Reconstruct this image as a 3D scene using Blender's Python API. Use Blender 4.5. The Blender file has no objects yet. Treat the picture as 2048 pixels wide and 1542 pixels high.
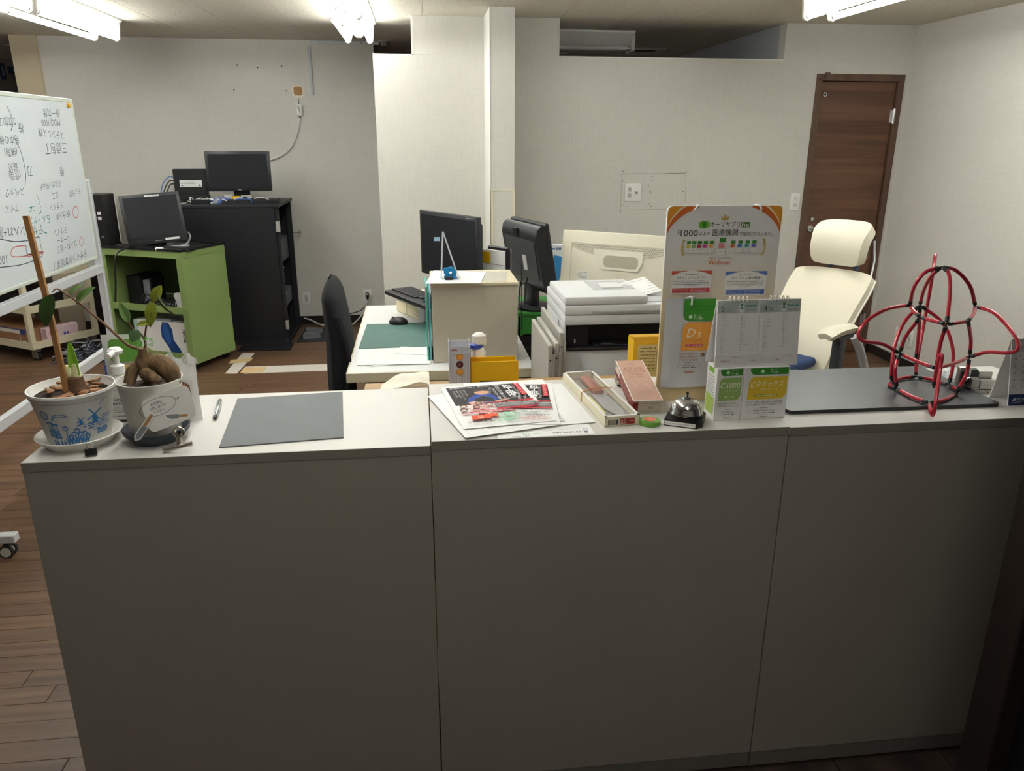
import bpy, bmesh, math, random
from mathutils import Vector, Matrix
PI = math.pi
R = math.radians
random.seed(7)
SC = bpy.context.scene
C = SC.collection

# ------------------------------------------------------------------ camera, world, exposure
H = 1.55
FPX = 1532.0
PITCH, ROLL, YAW = R(17.91), R(.154), R(-6.80)
f0 = Vector((-math.sin(YAW), math.cos(YAW), 0)); r0 = Vector((math.cos(YAW), math.sin(YAW), 0)); u0 = Vector((0, 0, 1))
FW = f0*math.cos(PITCH) - u0*math.sin(PITCH)
UP = u0*math.cos(PITCH) + f0*math.sin(PITCH)
RT = r0*math.cos(ROLL) + UP*math.sin(ROLL)
UP = UP*math.cos(ROLL) - r0*math.sin(ROLL)
CAM = Vector((0, 0, H))
cd = bpy.data.cameras.new('camera'); cam = bpy.data.objects.new('camera', cd); C.objects.link(cam)
cd.sensor_fit = 'HORIZONTAL'; cd.sensor_width = 36; cd.lens = 36*FPX/2048; cd.clip_start = .02
m4 = Matrix((RT, UP, -FW)).transposed().to_4x4(); m4.translation = CAM
cam.matrix_world = m4
SC.camera = cam
SC.view_settings.view_transform = 'Standard'; SC.view_settings.look = 'None'
SC.view_settings.gamma = 1; SC.view_settings.use_curve_mapping = False
SC.view_settings.exposure = 0.25
W = bpy.data.worlds.new('world'); SC.world = W; W.use_nodes = True
W.node_tree.nodes['Background'].inputs[0].default_value = (.55, .58, .65, 1)
W.node_tree.nodes['Background'].inputs[1].default_value = .02
TUBE_POWER = 34.0

# measured survey: a pixel of the photograph and a known plane give a place in the room
def ray(x, y): return FW + RT*((x-1024)/FPX) - UP*((y-771)/FPX)
def atz(x, y, z): d = ray(x, y); return CAM + d*((z-H)/d.z)
def aty(x, y, Y): d = ray(x, y); return CAM + d*(Y/d.y)
def atx(x, y, X): d = ray(x, y); return CAM + d*(X/d.x)

# ------------------------------------------------------------------ materials
def lin(c):
    if isinstance(c, str):
        c = c.lstrip('#'); c = [int(c[i:i+2], 16) for i in (0, 2, 4)]
    return tuple(((v/255)/12.92 if v/255 <= .04045 else ((v/255+.055)/1.055)**2.4) for v in c)
MATS = {}
def mat(name, col, rough=.5, metal=0., var=0., vs=8., bump=0., bs=60., stretch=(1, 1, 1), emit=0., alpha=1., trans=0., coat=0., spec=.5, ior=1.45):
    if name in MATS: return MATS[name]
    m = bpy.data.materials.new(name); m.use_nodes = True
    nt = m.node_tree; p = nt.nodes['Principled BSDF']
    rgb = lin(col)
    p.inputs['Base Color'].default_value = (*rgb, 1)
    p.inputs['Roughness'].default_value = rough; p.inputs['Metallic'].default_value = metal
    p.inputs['Specular IOR Level'].default_value = spec
    p.inputs['IOR'].default_value = ior
    if alpha < 1: p.inputs['Alpha'].default_value = alpha
    if trans: p.inputs['Transmission Weight'].default_value = trans
    if coat: p.inputs['Coat Weight'].default_value = coat
    if emit:
        p.inputs['Emission Color'].default_value = (*rgb, 1); p.inputs['Emission Strength'].default_value = emit
    if var or bump:
        tc = nt.nodes.new('ShaderNodeTexCoord'); mp = nt.nodes.new('ShaderNodeMapping')
        mp.inputs['Scale'].default_value = stretch
        nt.links.new(tc.outputs['Object'], mp.inputs['Vector'])
    if var:
        n = nt.nodes.new('ShaderNodeTexNoise'); n.inputs['Scale'].default_value = vs; n.inputs['Detail'].default_value = 4
        nt.links.new(mp.outputs[0], n.inputs['Vector'])
        r = nt.nodes.new('ShaderNodeValToRGB')
        r.color_ramp.elements[0].position = .3; r.color_ramp.elements[1].position = .7
        r.color_ramp.elements[0].color = (*[v*(1-var) for v in rgb], 1)
        r.color_ramp.elements[1].color = (*[min(1, v*(1+var)) for v in rgb], 1)
        nt.links.new(n.outputs['Fac'], r.inputs['Fac']); nt.links.new(r.outputs['Color'], p.inputs['Base Color'])
    if bump:
        n2 = nt.nodes.new('ShaderNodeTexNoise'); n2.inputs['Scale'].default_value = bs; n2.inputs['Detail'].default_value = 3
        nt.links.new(mp.outputs[0], n2.inputs['Vector'])
        b = nt.nodes.new('ShaderNodeBump'); b.inputs['Strength'].default_value = bump; b.inputs['Distance'].default_value = .004
        nt.links.new(n2.outputs['Fac'], b.inputs['Height']); nt.links.new(b.outputs['Normal'], p.inputs['Normal'])
    MATS[name] = m
    return m
def ink(col):                       # flat print colours
    n = 'ink_' + (col if isinstance(col, str) else '_'.join(map(str, col))).lstrip('#')
    return mat(n, col, .6, spec=.3)

def linen_wall(name, col, scale=1.0):
    m = mat(name, col, .85, spec=.2)
    nt = m.node_tree; p = nt.nodes['Principled BSDF']
    tc = nt.nodes.new('ShaderNodeTexCoord'); hs = []; cs = None
    for st in ((3, 3, 70), (60, 60, 3)):
        mp = nt.nodes.new('ShaderNodeMapping'); mp.inputs['Scale'].default_value = st
        n = nt.nodes.new('ShaderNodeTexNoise'); n.inputs['Scale'].default_value = 3.2; n.inputs['Detail'].default_value = 3
        nt.links.new(tc.outputs['Object'], mp.inputs['Vector']); nt.links.new(mp.outputs[0], n.inputs['Vector']); hs.append(n)
    ad = nt.nodes.new('ShaderNodeMath'); ad.operation = 'ADD'
    nt.links.new(hs[0].outputs['Fac'], ad.inputs[0]); nt.links.new(hs[1].outputs['Fac'], ad.inputs[1])
    b = nt.nodes.new('ShaderNodeBump'); b.inputs['Strength'].default_value = .25; b.inputs['Distance'].default_value = .002
    nt.links.new(ad.outputs[0], b.inputs['Height']); nt.links.new(b.outputs['Normal'], p.inputs['Normal'])
    rgb = lin(col)
    r = nt.nodes.new('ShaderNodeValToRGB'); r.color_ramp.elements[0].position = .75; r.color_ramp.elements[1].position = 1.25
    mr = nt.nodes.new('ShaderNodeMapRange'); mr.inputs['From Min'].default_value = .6; mr.inputs['From Max'].default_value = 1.4
    r.color_ramp.elements[0].position = 0; r.color_ramp.elements[1].position = 1
    r.color_ramp.elements[0].color = (*[v*.94 for v in rgb], 1); r.color_ramp.elements[1].color = (*[min(1, v*1.05) for v in rgb], 1)
    nt.links.new(ad.outputs[0], mr.inputs['Value']); nt.links.new(mr.outputs[0], r.inputs['Fac']); nt.links.new(r.outputs[0], p.inputs['Base Color'])
    return m

def grain(name, c1, c2, axis, rough=.45, freq=1.0):     # wood grain running along `axis`
    m = mat(name, c1, rough)
    nt = m.node_tree; p = nt.nodes['Principled BSDF']
    tc = nt.nodes.new('ShaderNodeTexCoord'); mp = nt.nodes.new('ShaderNodeMapping')
    s = [28*freq]*3; s['xyz'.index(axis)] = 1.4*freq; mp.inputs['Scale'].default_value = s
    oi = nt.nodes.new('ShaderNodeObjectInfo'); vm = nt.nodes.new('ShaderNodeVectorMath'); vm.operation = 'ADD'
    mu = nt.nodes.new('ShaderNodeMath'); mu.operation = 'MULTIPLY'; mu.inputs[1].default_value = 13.7
    nt.links.new(oi.outputs['Random'], mu.inputs[0])
    nt.links.new(tc.outputs['Object'], vm.inputs[0]); nt.links.new(mu.outputs[0], vm.inputs[1]); nt.links.new(vm.outputs[0], mp.inputs['Vector'])
    n = nt.nodes.new('ShaderNodeTexNoise'); n.inputs['Scale'].default_value = 1; n.inputs['Detail'].default_value = 5; n.inputs['Distortion'].default_value = .6
    nt.links.new(mp.outputs[0], n.inputs['Vector'])
    r = nt.nodes.new('ShaderNodeValToRGB'); r.color_ramp.elements[0].position = .32; r.color_ramp.elements[1].position = .68
    r.color_ramp.elements[0].color = (*lin(c1), 1); r.color_ramp.elements[1].color = (*lin(c2), 1)
    nt.links.new(n.outputs['Fac'], r.inputs['Fac'])
    hs = nt.nodes.new('ShaderNodeHueSaturation')
    ma = nt.nodes.new('ShaderNodeMapRange'); ma.inputs['To Min'].default_value = .95; ma.inputs['To Max'].default_value = 1.05
    nt.links.new(oi.outputs['Random'], ma.inputs['Value']); nt.links.new(ma.outputs[0], hs.inputs['Value'])
    nt.links.new(r.outputs[0], hs.inputs['Color']); nt.links.new(hs.outputs[0], p.inputs['Base Color'])
    b = nt.nodes.new('ShaderNodeBump'); b.inputs['Strength'].default_value = .12; b.inputs['Distance'].default_value = .002
    nt.links.new(n.outputs['Fac'], b.inputs['Height']); nt.links.new(b.outputs['Normal'], p.inputs['Normal'])
    return m

# ------------------------------------------------------------------ mesh builder
def rrect(x0, x1, y0, y1, r, n=4):
    pts = []
    for cx, cy, a in ((x1-r, y1-r, 0), (x0+r, y1-r, 90), (x0+r, y0+r, 180), (x1-r, y0+r, 270)):
        for k in range(n+1):
            t = R(a+90*k/n); pts.append((cx+r*math.cos(t), cy+r*math.sin(t)))
    return pts
def ell(cx, cy, rx, ry=None, n=24, a0=0, a1=360):
    ry = rx if ry is None else ry
    k = n if a1-a0 >= 360 else n+1
    return [(cx+rx*math.cos(R(a0+(a1-a0)*i/n)), cy+ry*math.sin(R(a0+(a1-a0)*i/n))) for i in range(k)]
class MB:
    def __init__(s, m=None, T=None):
        s.v = []; s.f = []; s.k = []; s.mats = []; s.cur = 0; s.T = T or Matrix(); s.lay = 0
        if m: s.m(m)
    def m(s, mt):
        if mt not in s.mats: s.mats.append(mt)
        s.cur = s.mats.index(mt); return s
    def add(s, vs, fs):
        o = len(s.v); s.v += [tuple(s.T @ Vector(p)) for p in vs]
        s.f += [tuple(i+o for i in f) for f in fs]; s.k += [s.cur]*len(fs); return s
    def box(s, x0, x1, y0, y1, z0, z1):
        return s.add([(x, y, z) for z in (z0, z1) for y in (y0, y1) for x in (x0, x1)],
                     [(0, 2, 3, 1), (4, 5, 7, 6), (0, 1, 5, 4), (2, 6, 7, 3), (0, 4, 6, 2), (1, 3, 7, 5)])
    def rbox(s, x0, x1, y0, y1, z0, z1, r=.005, seg=2):
        bm = bmesh.new(); bmesh.ops.create_cube(bm, size=1)
        for v in bm.verts: v.co = (x0+(v.co.x+.5)*(x1-x0), y0+(v.co.y+.5)*(y1-y0), z0+(v.co.z+.5)*(z1-z0))
        r = min(r, .49*min(x1-x0, y1-y0, z1-z0))
        bmesh.ops.bevel(bm, geom=list(bm.edges), offset=r, segments=seg, profile=.5, affect='EDGES')
        bm.verts.index_update()
        s.add([v.co[:] for v in bm.verts], [tuple(v.index for v in f.verts) for f in bm.faces]); bm.free(); return s
    def prism(s, poly, h0, h1, ax='z'):          # poly in the plane across `ax`
        n = len(poly)
        mp = {'z': lambda a, b, h: (a, b, h), 'y': lambda a, b, h: (a, h, b), 'x': lambda a, b, h: (h, a, b)}[ax]
        vs = [mp(a, b, h0) for a, b in poly] + [mp(a, b, h1) for a, b in poly]
        fs = [tuple(range(n))[::-1], tuple(range(n, 2*n))] + [(i, (i+1) % n, n+(i+1) % n, n+i) for i in range(n)]
        if ax == 'y': fs = [f[::-1] for f in fs]
        return s.add(vs, fs)
    def tube(s, path, r, n=8, closed=False, caps=True, flat=1.0):
        P = [Vector(p) for p in path]; N = len(P); vs = []; fs = []
        rr = r if isinstance(r, (list, tuple)) else [r]*N
        def tan(i):
            a = P[(i-1) % N] if closed or i > 0 else P[i]; b = P[(i+1) % N] if closed or i < N-1 else P[i]
            d = b-a; return d.normalized() if d.length > 1e-9 else Vector((0, 0, 1))
        t = tan(0); u = t.orthogonal().normalized()
        for i in range(N):
            t2 = tan(i); q = t.rotation_difference(t2); u = q @ u; u = (u - t2*u.dot(t2)).normalized(); t = t2; w = t.cross(u)
            for k in range(n):
                a = 2*PI*k/n; vs.append(tuple(P[i]+u*(rr[i]*math.cos(a))+w*(rr[i]*flat*math.sin(a))))
        for i in range(N if closed else N-1):
            j = (i+1) % N
            for k in range(n): fs.append((i*n+k, i*n+(k+1) % n, j*n+(k+1) % n, j*n+k))
        if caps and not closed: fs += [tuple(range(n))[::-1], tuple(range((N-1)*n, N*n))]
        return s.add(vs, fs)
    def cyl(s, a, b, r, r2=None, n=16): return s.tube([a, b], [r, r if r2 is None else r2], n)
    def lathe(s, prof, n=24, c=(0, 0, 0), sx=1, sy=1, ax='z'):
        vs = []; fs = []; m = len(prof)
        for i in range(n):
            a = 2*PI*i/n
            for r_, z in prof:
                p = (r_*math.cos(a)*sx, r_*math.sin(a)*sy, z)
                if ax == 'y': p = (p[0], -p[2], p[1])
                if ax == 'x': p = (p[2], p[0], p[1])
                vs.append((p[0]+c[0], p[1]+c[1], p[2]+c[2]))
        for i in range(n):
            for j in range(m-1):
                a, b = i*m+j, ((i+1) % n)*m+j
                if prof[j][0] < 1e-7: fs.append((a, b+1, a+1)) if prof[j+1][0] > 1e-7 else None
                elif prof[j+1][0] < 1e-7: fs.append((a, b, a+1))
                else: fs.append((a, b, b+1, a+1))
        return s.add(vs, fs)
    def ball(s, c, rx, ry=None, rz=None, n=12):
        ry = rx if ry is None else ry; rz = rx if rz is None else rz
        k = max(6, n//2+2); prof = [(math.sin(PI*i/k) if 0 < i < k else 0, -math.cos(PI*i/k)*rz) for i in range(k+1)]
        vs = []; return s.lathe([(p*rx, z) for p, z in prof], n, c, 1, ry/rx)
    def grid(s, fn, nu, nv, thick=0.0):         # surface patch fn(u,v) -> point, optionally with thickness
        G = [[Vector(fn(i/nu, j/nv)) for j in range(nv+1)] for i in range(nu+1)]
        vs = [tuple(p) for row in G for p in row]; q = nv+1
        fs = [(i*q+j, (i+1)*q+j, (i+1)*q+j+1, i*q+j+1) for i in range(nu) for j in range(nv)]
        if thick:
            o = len(vs)
            for i in range(nu+1):
                for j in range(nv+1):
                    du = G[min(i+1, nu)][j]-G[max(i-1, 0)][j]; dv = G[i][min(j+1, nv)]-G[i][max(j-1, 0)]
                    nn = du.cross(dv); nn = nn.normalized() if nn.length > 1e-12 else Vector((0, 0, 1))
                    vs.append(tuple(G[i][j]-nn*thick))
            fs += [tuple(x+o for x in f[::-1]) for f in fs]
            bd = [(i, 0) for i in range(nu)] + [(nu, j) for j in range(nv)] + [(i, nv) for i in range(nu, 0, -1)] + [(0, j) for j in range(nv, 0, -1)]
            ids = [i*q+j for i, j in bd]
            for a in range(len(ids)):
                b = (a+1) % len(ids); fs.append((ids[b], ids[a], ids[a]+o, ids[b]+o))
        return s.add(vs, fs)
    # ---- flat print in the plane (u, v) of T, each call one hair higher
    def flat(s, poly, col):
        s.m(ink(col)); s.lay += 1; w = s.lay*6e-5
        return s.add([(a, b, w) for a, b in poly], [tuple(range(len(poly)))])
    def rect(s, x0, x1, y0, y1, col): return s.flat([(x0, y0), (x1, y0), (x1, y1), (x0, y1)], col)
    def line(s, pts, wd, col):
        s.m(ink(col)); s.lay += 1; w = s.lay*6e-5
        for (a, b), (c, d) in zip(pts[:-1], pts[1:]):
            L = math.hypot(c-a, d-b) or 1e-9; nx, ny = -(d-b)/L*wd/2, (c-a)/L*wd/2
            s.add([(a+nx, b+ny, w), (a-nx, b-ny, w), (c-nx, d-ny, w), (c+nx, d+ny, w)], [(0, 1, 2, 3)])
        return s
    def text(s, t, u, v, size, col, al='c', width=None, rot=0, bold=0, shear=0):
        s.m(ink(col)); s.lay += 1; w = s.lay*6e-5
        vs, fs = glyphs(t, bold, shear)
        if not vs: return s
        xs = [p[0] for p in vs]; x0, x1 = min(xs), max(xs)
        k = size; kx = k if width is None else width/(x1-x0)
        ox = {'l': 0, 'c': -(x1-x0)/2, 'r': -(x1-x0)}[al]; c, sn = math.cos(R(rot)), math.sin(R(rot)); out = []
        for px, py in vs:
            a, b = (px-x0+ox)*kx, (py-.36)*k; out.append((u+a*c-b*sn, v+a*sn+b*c, w))
        return s.add(out, fs)
    def dashes(s, x0, x1, y, h, col, seed=0, gap=.35):   # a line of print too small to read
        rnd = random.Random(seed); x = x0
        s.m(ink(col)); s.lay += 1; w = s.lay*6e-5
        while x < x1:
            d = h*rnd.uniform(.5, 1.1)
            if rnd.random() > .12:
                q = rnd.uniform(.55, 1)*h/2; e = min(x+d, x1)
                s.add([(x, y-q, w), (e, y-q, w), (e, y+q, w), (x, y+q, w)], [(0, 1, 2, 3)])
            x += d+h*gap
        return s
    def build(s, name, parent=None, m=None, smooth=29, **props):
        me = bpy.data.meshes.new(name); me.from_pydata(s.v, [], s.f)
        for mt in (s.mats or [m]): me.materials.append(mt)
        if len(s.mats) > 1: me.polygons.foreach_set('material_index', s.k)
        me.update()
        if smooth:
            me.polygons.foreach_set('use_smooth', [True]*len(me.polygons)); me.set_sharp_from_angle(angle=R(smooth))
        o = bpy.data.objects.new(name, me); C.objects.link(o)
        if parent: o.parent = parent
        for k, v in props.items(): o[k] = v
        return o
GL = {}
def glyphs(t, bold=0, shear=0):
    key = (t, bold, shear)
    if key not in GL:
        c = bpy.data.curves.new('t', 'FONT'); c.body = t; c.size = 1; c.resolution_u = 2; c.offset = bold; c.shear = shear
        o = bpy.data.objects.new('t', c); me = o.to_mesh()
        GL[key] = ([(v.co.x, v.co.y) for v in me.vertices], [tuple(p.vertices) for p in me.polygons])
        o.to_mesh_clear(); bpy.data.objects.remove(o); bpy.data.curves.remove(c)
    return GL[key]
def frame(o, u, v):                 # plane with origin o, axes u and v
    u = Vector(u).normalized(); v = Vector(v).normalized(); n = u.cross(v).normalized()
    m = Matrix((u, v, n)).transposed().to_4x4(); m.translation = Vector(o); return m
def thing(name, label, cat, loc=(0, 0, 0), rz=0, group=None):
    o = bpy.data.objects.new(name, None); o.empty_display_size = .05; C.objects.link(o)
    o.location = loc; o.rotation_euler = (0, 0, R(rz)); o['label'] = label; o['category'] = cat
    if group: o['group'] = group
    return o
def tag(o, label, cat, group=None):
    o['label'] = label; o['category'] = cat
    if group: o['group'] = group
    return o
def struct(o): o['kind'] = 'structure'; return o
def copy_tree(o, parent=None):
    c = o.copy(); C.objects.link(c); c.parent = parent
    for ch in [x for x in C.objects if x.parent == o]: copy_tree(ch, c)
    return c
def inst(src, name, parent, loc=(0, 0, 0), rot=(0, 0, 0), sc=None):      # a part that shares another part's mesh
    o = bpy.data.objects.new(name, src.data); C.objects.link(o); o.parent = parent; o.location = loc; o.rotation_euler = rot
    if sc: o.scale = sc
    return o
def arc(c, r, a0, a1, n, ax='z'):
    out = []
    for i in range(n+1):
        a = R(a0+(a1-a0)*i/n); p, q = r*math.cos(a), r*math.sin(a)
        out.append((c[0]+p, c[1]+q, c[2]) if ax == 'z' else (c[0]+p, c[1], c[2]+q) if ax == 'y' else (c[0], c[1]+p, c[2]+q))
    return out
def spline(pts, n=6):               # smooth path through points
    P = [Vector(p) for p in pts]; P = [P[0]*2-P[1]] + P + [P[-1]*2-P[-2]]; out = []
    for i in range(1, len(P)-2):
        for k in range(n):
            t = k/n; a, b, c, d = P[i-1:i+3]
            out.append(.5*((2*b)+(c-a)*t+(2*a-5*b+4*c-d)*t*t+(3*b-a-3*c+d)*t**3))
    return out+[P[-2]]
# ------------------------------------------------------------------ the room
ZC, YB, YL, XR = 2.278, 5.304, 6.71, 3.384
M_wall = linen_wall('wallpaper_linen', (209, 207, 199))
M_wall2 = linen_wall('wallpaper_linen_cool', (214, 212, 205))
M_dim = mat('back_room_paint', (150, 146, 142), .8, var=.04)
M_trimw = mat('white_trim', (228, 227, 222), .5)
M_base = mat('black_baseboard', (30, 25, 22), .5)
M_ceil = mat('ceiling_board', (205, 200, 188), .9, spec=.1)
nt = M_ceil.node_tree; p_ = nt.nodes['Principled BSDF']          # pinholes of a mineral board
tc_ = nt.nodes.new('ShaderNodeTexCoord'); vo = nt.nodes.new('ShaderNodeTexNoise'); vo.inputs['Scale'].default_value = 75; vo.inputs['Detail'].default_value = 2
nt.links.new(tc_.outputs['Object'], vo.inputs['Vector'])
rp = nt.nodes.new('ShaderNodeValToRGB'); rp.color_ramp.elements[0].position = .30; rp.color_ramp.elements[1].position = .40
rp.color_ramp.elements[0].color = (*lin((176, 168, 150)), 1); rp.color_ramp.elements[1].color = (*lin((220, 214, 200)), 1)
nt.links.new(vo.outputs['Fac'], rp.inputs['Fac']); nt.links.new(rp.outputs[0], p_.inputs['Base Color'])
bp = nt.nodes.new('ShaderNodeBump'); bp.inputs['Strength'].default_value = .5; bp.inputs['Distance'].default_value = .004
nt.links.new(vo.outputs['Fac'], bp.inputs['Height']); nt.links.new(bp.outputs[0], p_.inputs['Normal'])
M_seam = mat('ceiling_seam', (214, 208, 190), .8)

# floor: slab, near planks each a part, the rest joined
WOODS = [grain('floor_wood_%d' % i, a, b, 'x', .42) for i, (a, b) in enumerate((((78, 57, 41), (108, 81, 59)), ((76, 55, 40), (105, 79, 58)), ((80, 59, 43), (110, 83, 61)), ((78, 57, 41), (107, 80, 59))))]
M_slab = mat('floor_joint', (50, 36, 27), .8)
floor = struct(MB(M_slab).box(-4.6, 3.6, -1.7, 9.2, -.08, -.006).build('floor', smooth=0))
pw, pl = .0755, .92
src = MB(WOODS[0]).rbox(0, pl-.0025, 0, pw-.0011, -.0055, 0, .0006, 1).build('plank', floor)
srcs = []
for w_ in WOODS:
    me = src.data.copy(); me.materials.clear(); me.materials.append(w_); srcs.append(me)
bpy.data.objects.remove(src)
rnd = random.Random(3); far = MB()
for j in range(int(1.2/pw)-1, int(9.1/pw)):
    y = j*pw; off = rnd.uniform(0, pl)
    for i in range(-6, 5):
        x = i*pl+off
        if x > XR or x+pl < -4.6: continue
        w_ = rnd.randrange(4)
        if y < 3.55 and x+pl > -2.75 and x < -.85 and (x+pl < -.4 or y > 1.9):
            o = bpy.data.objects.new('plank', srcs[w_]); C.objects.link(o); o.parent = floor; o.location = (x, y, 0)
        elif y > 1.5 or x+pl < .1:
            far.m(WOODS[w_]).box(max(x, -4.6), min(x+pl-.003, XR), y, y+pw-.0009, -.0055, 0)
far.build('distant_planks', floor, smooth=0, kind='stuff')
M_stone = mat('slate_look_tile', (58, 46, 38), .6, var=.6, vs=12, bump=.7, bs=14)
ts = MB(M_stone).rbox(0, .297, 0, .297, -.0055, 0, .002, 1).build('stone_tile', floor)
ts.location = (.13, 1.2, 0)
for i in range(5):
    for j in range(-1, 1):
        if (i, j) != (0, 0): inst(ts, 'stone_tile', floor, (.13+i*.3, 1.2+j*.3, 0))
MB(M_stone).box(-.9, XR, -1.6, .898, -.0055, 0).build('entrance_stone', floor, smooth=0)

ceiling = struct(MB(M_seam).box(-4.6, 3.6, -1.7, 9.2, ZC+.008, ZC+.1).build('ceiling', smooth=0))
cp, cl = .4335, .867
csrc = MB(M_ceil).box(0, cp-.0022, 0, cl-.0022, ZC, ZC+.0075).build('ceiling_panel', ceiling, smooth=0)
csrc.location = (-1.675, 4.4, 0)
for i in range(-7, 12):
    for j in range(-2, 3):
        if (i, j) != (0, 0) and -1.675+i*cp < XR-.02: inst(csrc, 'ceiling_panel', ceiling, (-1.675+i*cp, 4.4+j*cl+(.43 if i % 2 else 0), 0))
MB(M_ceil).box(-4.6, 3.6, -1.7, 2.66, ZC, ZC+.0075).box(-4.6, 3.6, 7.435, 9.2, ZC, ZC+.0075).build('ceiling_boarding', ceiling, smooth=0)

struct(MB(M_wall2).box(-3.005, -.318, YL, YL+.1, 0, ZC).build('wall_back', smooth=0))
struct(MB(mat('unpainted_board', (200, 186, 160), .8, var=.05, vs=5, bump=.2, bs=30)).box(-3.02, -2.83, YL-.03, YL+.06, 0, ZC).build('trim_1', smooth=0))
pt = MB(M_wall)
pt.box(-.258, 2.712, YB, YB+.1, 0, 2.051).box(-.003, .935, YB, YB+.1, 2.05, ZC).box(2.46, XR, YB, YB+.1, 2.05, ZC)
pt.box(2.71, 3.342, YB, YB+.1, 1.966, 2.051).box(3.34, XR, YB, YB+.1, 0, 2.051)
part = struct(pt.build('wall_partition', smooth=0))
MB(M_trimw).box(-.258, -.003, YB-.002, YB+.102, 2.049, 2.056).box(-.014, -.0015, YB-.002, YB+.102, 2.05, ZC).build('ledge_trim', part, smooth=0)
MB(M_trimw).box(.935, 2.46, YB-.002, YB+.102, 2.049, 2.055).build('opening_trim', part, smooth=0)
struct(MB(M_wall).box(XR, XR+.1, .95, YB+.1, 0, ZC).build('wall_right', smooth=0))
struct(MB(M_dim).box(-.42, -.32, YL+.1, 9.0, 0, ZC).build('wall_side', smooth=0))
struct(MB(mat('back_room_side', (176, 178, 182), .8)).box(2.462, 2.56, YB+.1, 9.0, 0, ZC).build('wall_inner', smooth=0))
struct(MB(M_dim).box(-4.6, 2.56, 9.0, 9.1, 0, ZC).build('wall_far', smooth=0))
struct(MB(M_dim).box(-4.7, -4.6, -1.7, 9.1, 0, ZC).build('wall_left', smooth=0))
struct(MB(mat('entrance_wall_paint', (190, 184, 174), .8, var=.03)).box(-4.7, 3.5, -1.75, -1.65, 0, ZC).build('wall_entrance', smooth=0))
# entrance jamb at the right, close to the camera
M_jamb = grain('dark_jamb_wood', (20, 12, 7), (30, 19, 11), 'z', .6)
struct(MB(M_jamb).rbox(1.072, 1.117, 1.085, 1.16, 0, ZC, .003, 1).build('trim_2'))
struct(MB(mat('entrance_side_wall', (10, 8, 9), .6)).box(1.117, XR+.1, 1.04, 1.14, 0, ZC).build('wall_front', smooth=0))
# baseboards
struct(MB(M_base).box(-2.83, -.36, YL-.012, YL, 0, .068).build('baseboard_back', smooth=0))
struct(MB(M_base).box(XR-.012, XR, 1.14, YB, 0, .066).build('baseboard_right', smooth=0))
struct(MB(M_base).box(-.258, 2.706, YB-.012, YB, 0, .066).box(3.345, XR-.012, YB-.012, YB, 0, .066).build('baseboard_partition', smooth=0))

# free-standing pier of wall in front of the partition
colm = struct(MB(M_wall).box(.449, .598, 4.915, YB, 0, ZC).build('wall_pier', smooth=0))
M_guard = mat('cream_corner_guard', (222, 214, 186), .5)
MB(M_guard).box(.446, .463, 4.911, 4.915, 0, 1.24).build('corner_guard', colm, smooth=0)
MB(M_guard).box(.589, .601, 4.911, 4.915, 0, 1.24).build('corner_guard', colm, smooth=0)
MB(M_guard).box(.463, .589, 4.9125, 4.915, 1.235, 1.24).build('paper_edge', colm, smooth=0)
MB(M_trimw).box(.446, .449, 4.911, YB-.001, 0, ZC-.001).build('white_edge', colm, smooth=0)
p_ = aty(1021, 31, 4.912); MB(mat('steel', (190, 190, 188), .35, 1)).cyl((p_.x-.004, 4.914, p_.z), (p_.x+.012, 4.900, p_.z), .0022, n=8).build('picture_hook', colm)

# door
M_door = grain('walnut_door', (80, 55, 42), (112, 80, 60), 'x', .42, .55)
M_case = grain('walnut_casing', (82, 61, 48), (102, 77, 62), 'z', .5)
M_chrome = mat('satin_chrome', (205, 205, 205), .28, 1)
door = struct(MB(M_door).rbox(2.752, 3.30, YB+.012, YB+.048, .006, 1.922, .002, 1).build('door_1'))
MB(M_case).box(2.708, 2.748, YB-.012, YB+.09, 0, 1.968).build('door_casing', door, smooth=0)
MB(M_case).box(3.304, 3.343, YB-.012, YB+.09, 0, 1.968).build('door_casing', door, smooth=0)
MB(M_case).box(2.748, 3.304, YB-.012, YB+.09, 1.926, 1.968).build('door_casing', door, smooth=0)
MB(mat('door_rebate', (28, 20, 16), .7)).box(2.748, 3.304, YB+.05, YB+.085, 0, 1.926).build('door_stop', door, smooth=0)
hz = aty(1618, 457, YB).z; hx = aty(1619, 457, YB).x+.008
lev = MB(M_chrome).lathe([(0, .012), (.022, .012), (.024, 0)], 20, (hx, YB+.012, hz), ax='y').cyl((hx, YB+.01, hz), (hx, YB-.04, hz), .008).tube([(hx-.005, YB-.04, hz), (hx+.135, YB-.04, hz-.002)], .0075, 10).build('door_handle', door)
MB(M_chrome).lathe([(0, .012), (.012, .011), (.019, 0)], 20, (hx+.006, YB+.012, hz+.066), ax='y').build('lock_rosette', door)
q = aty(1651, 189, YB); MB(M_chrome).lathe([(0, .008), (.014, .008), (.016, 0)], 18, (q.x, YB+.012, q.z), ax='y').build('round_stop', door)
MB(mat('dark_rubber', (35, 30, 28), .6)).cyl((q.x, YB+.004, q.z), (q.x, YB+.002, q.z), .008).build('stop_pad', door)
for z in (1.70, .25):
    MB(M_chrome).cyl((3.302, YB-.006, z-.05), (3.302, YB-.006, z+.05), .009, n=12).box(3.28, 3.3, YB+.004, YB+.0125, z-.04, z+.04).build('hinge', door)
q = aty(1652, 152, YB); MB(M_case).box(q.x-.015, q.x+.012, YB-.035, YB-.01, 1.944, 1.975).box(q.x-.05, q.x+.01, YB-.025, YB+.0, 1.93, 1.944).build('door_catch', door, smooth=0)

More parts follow.
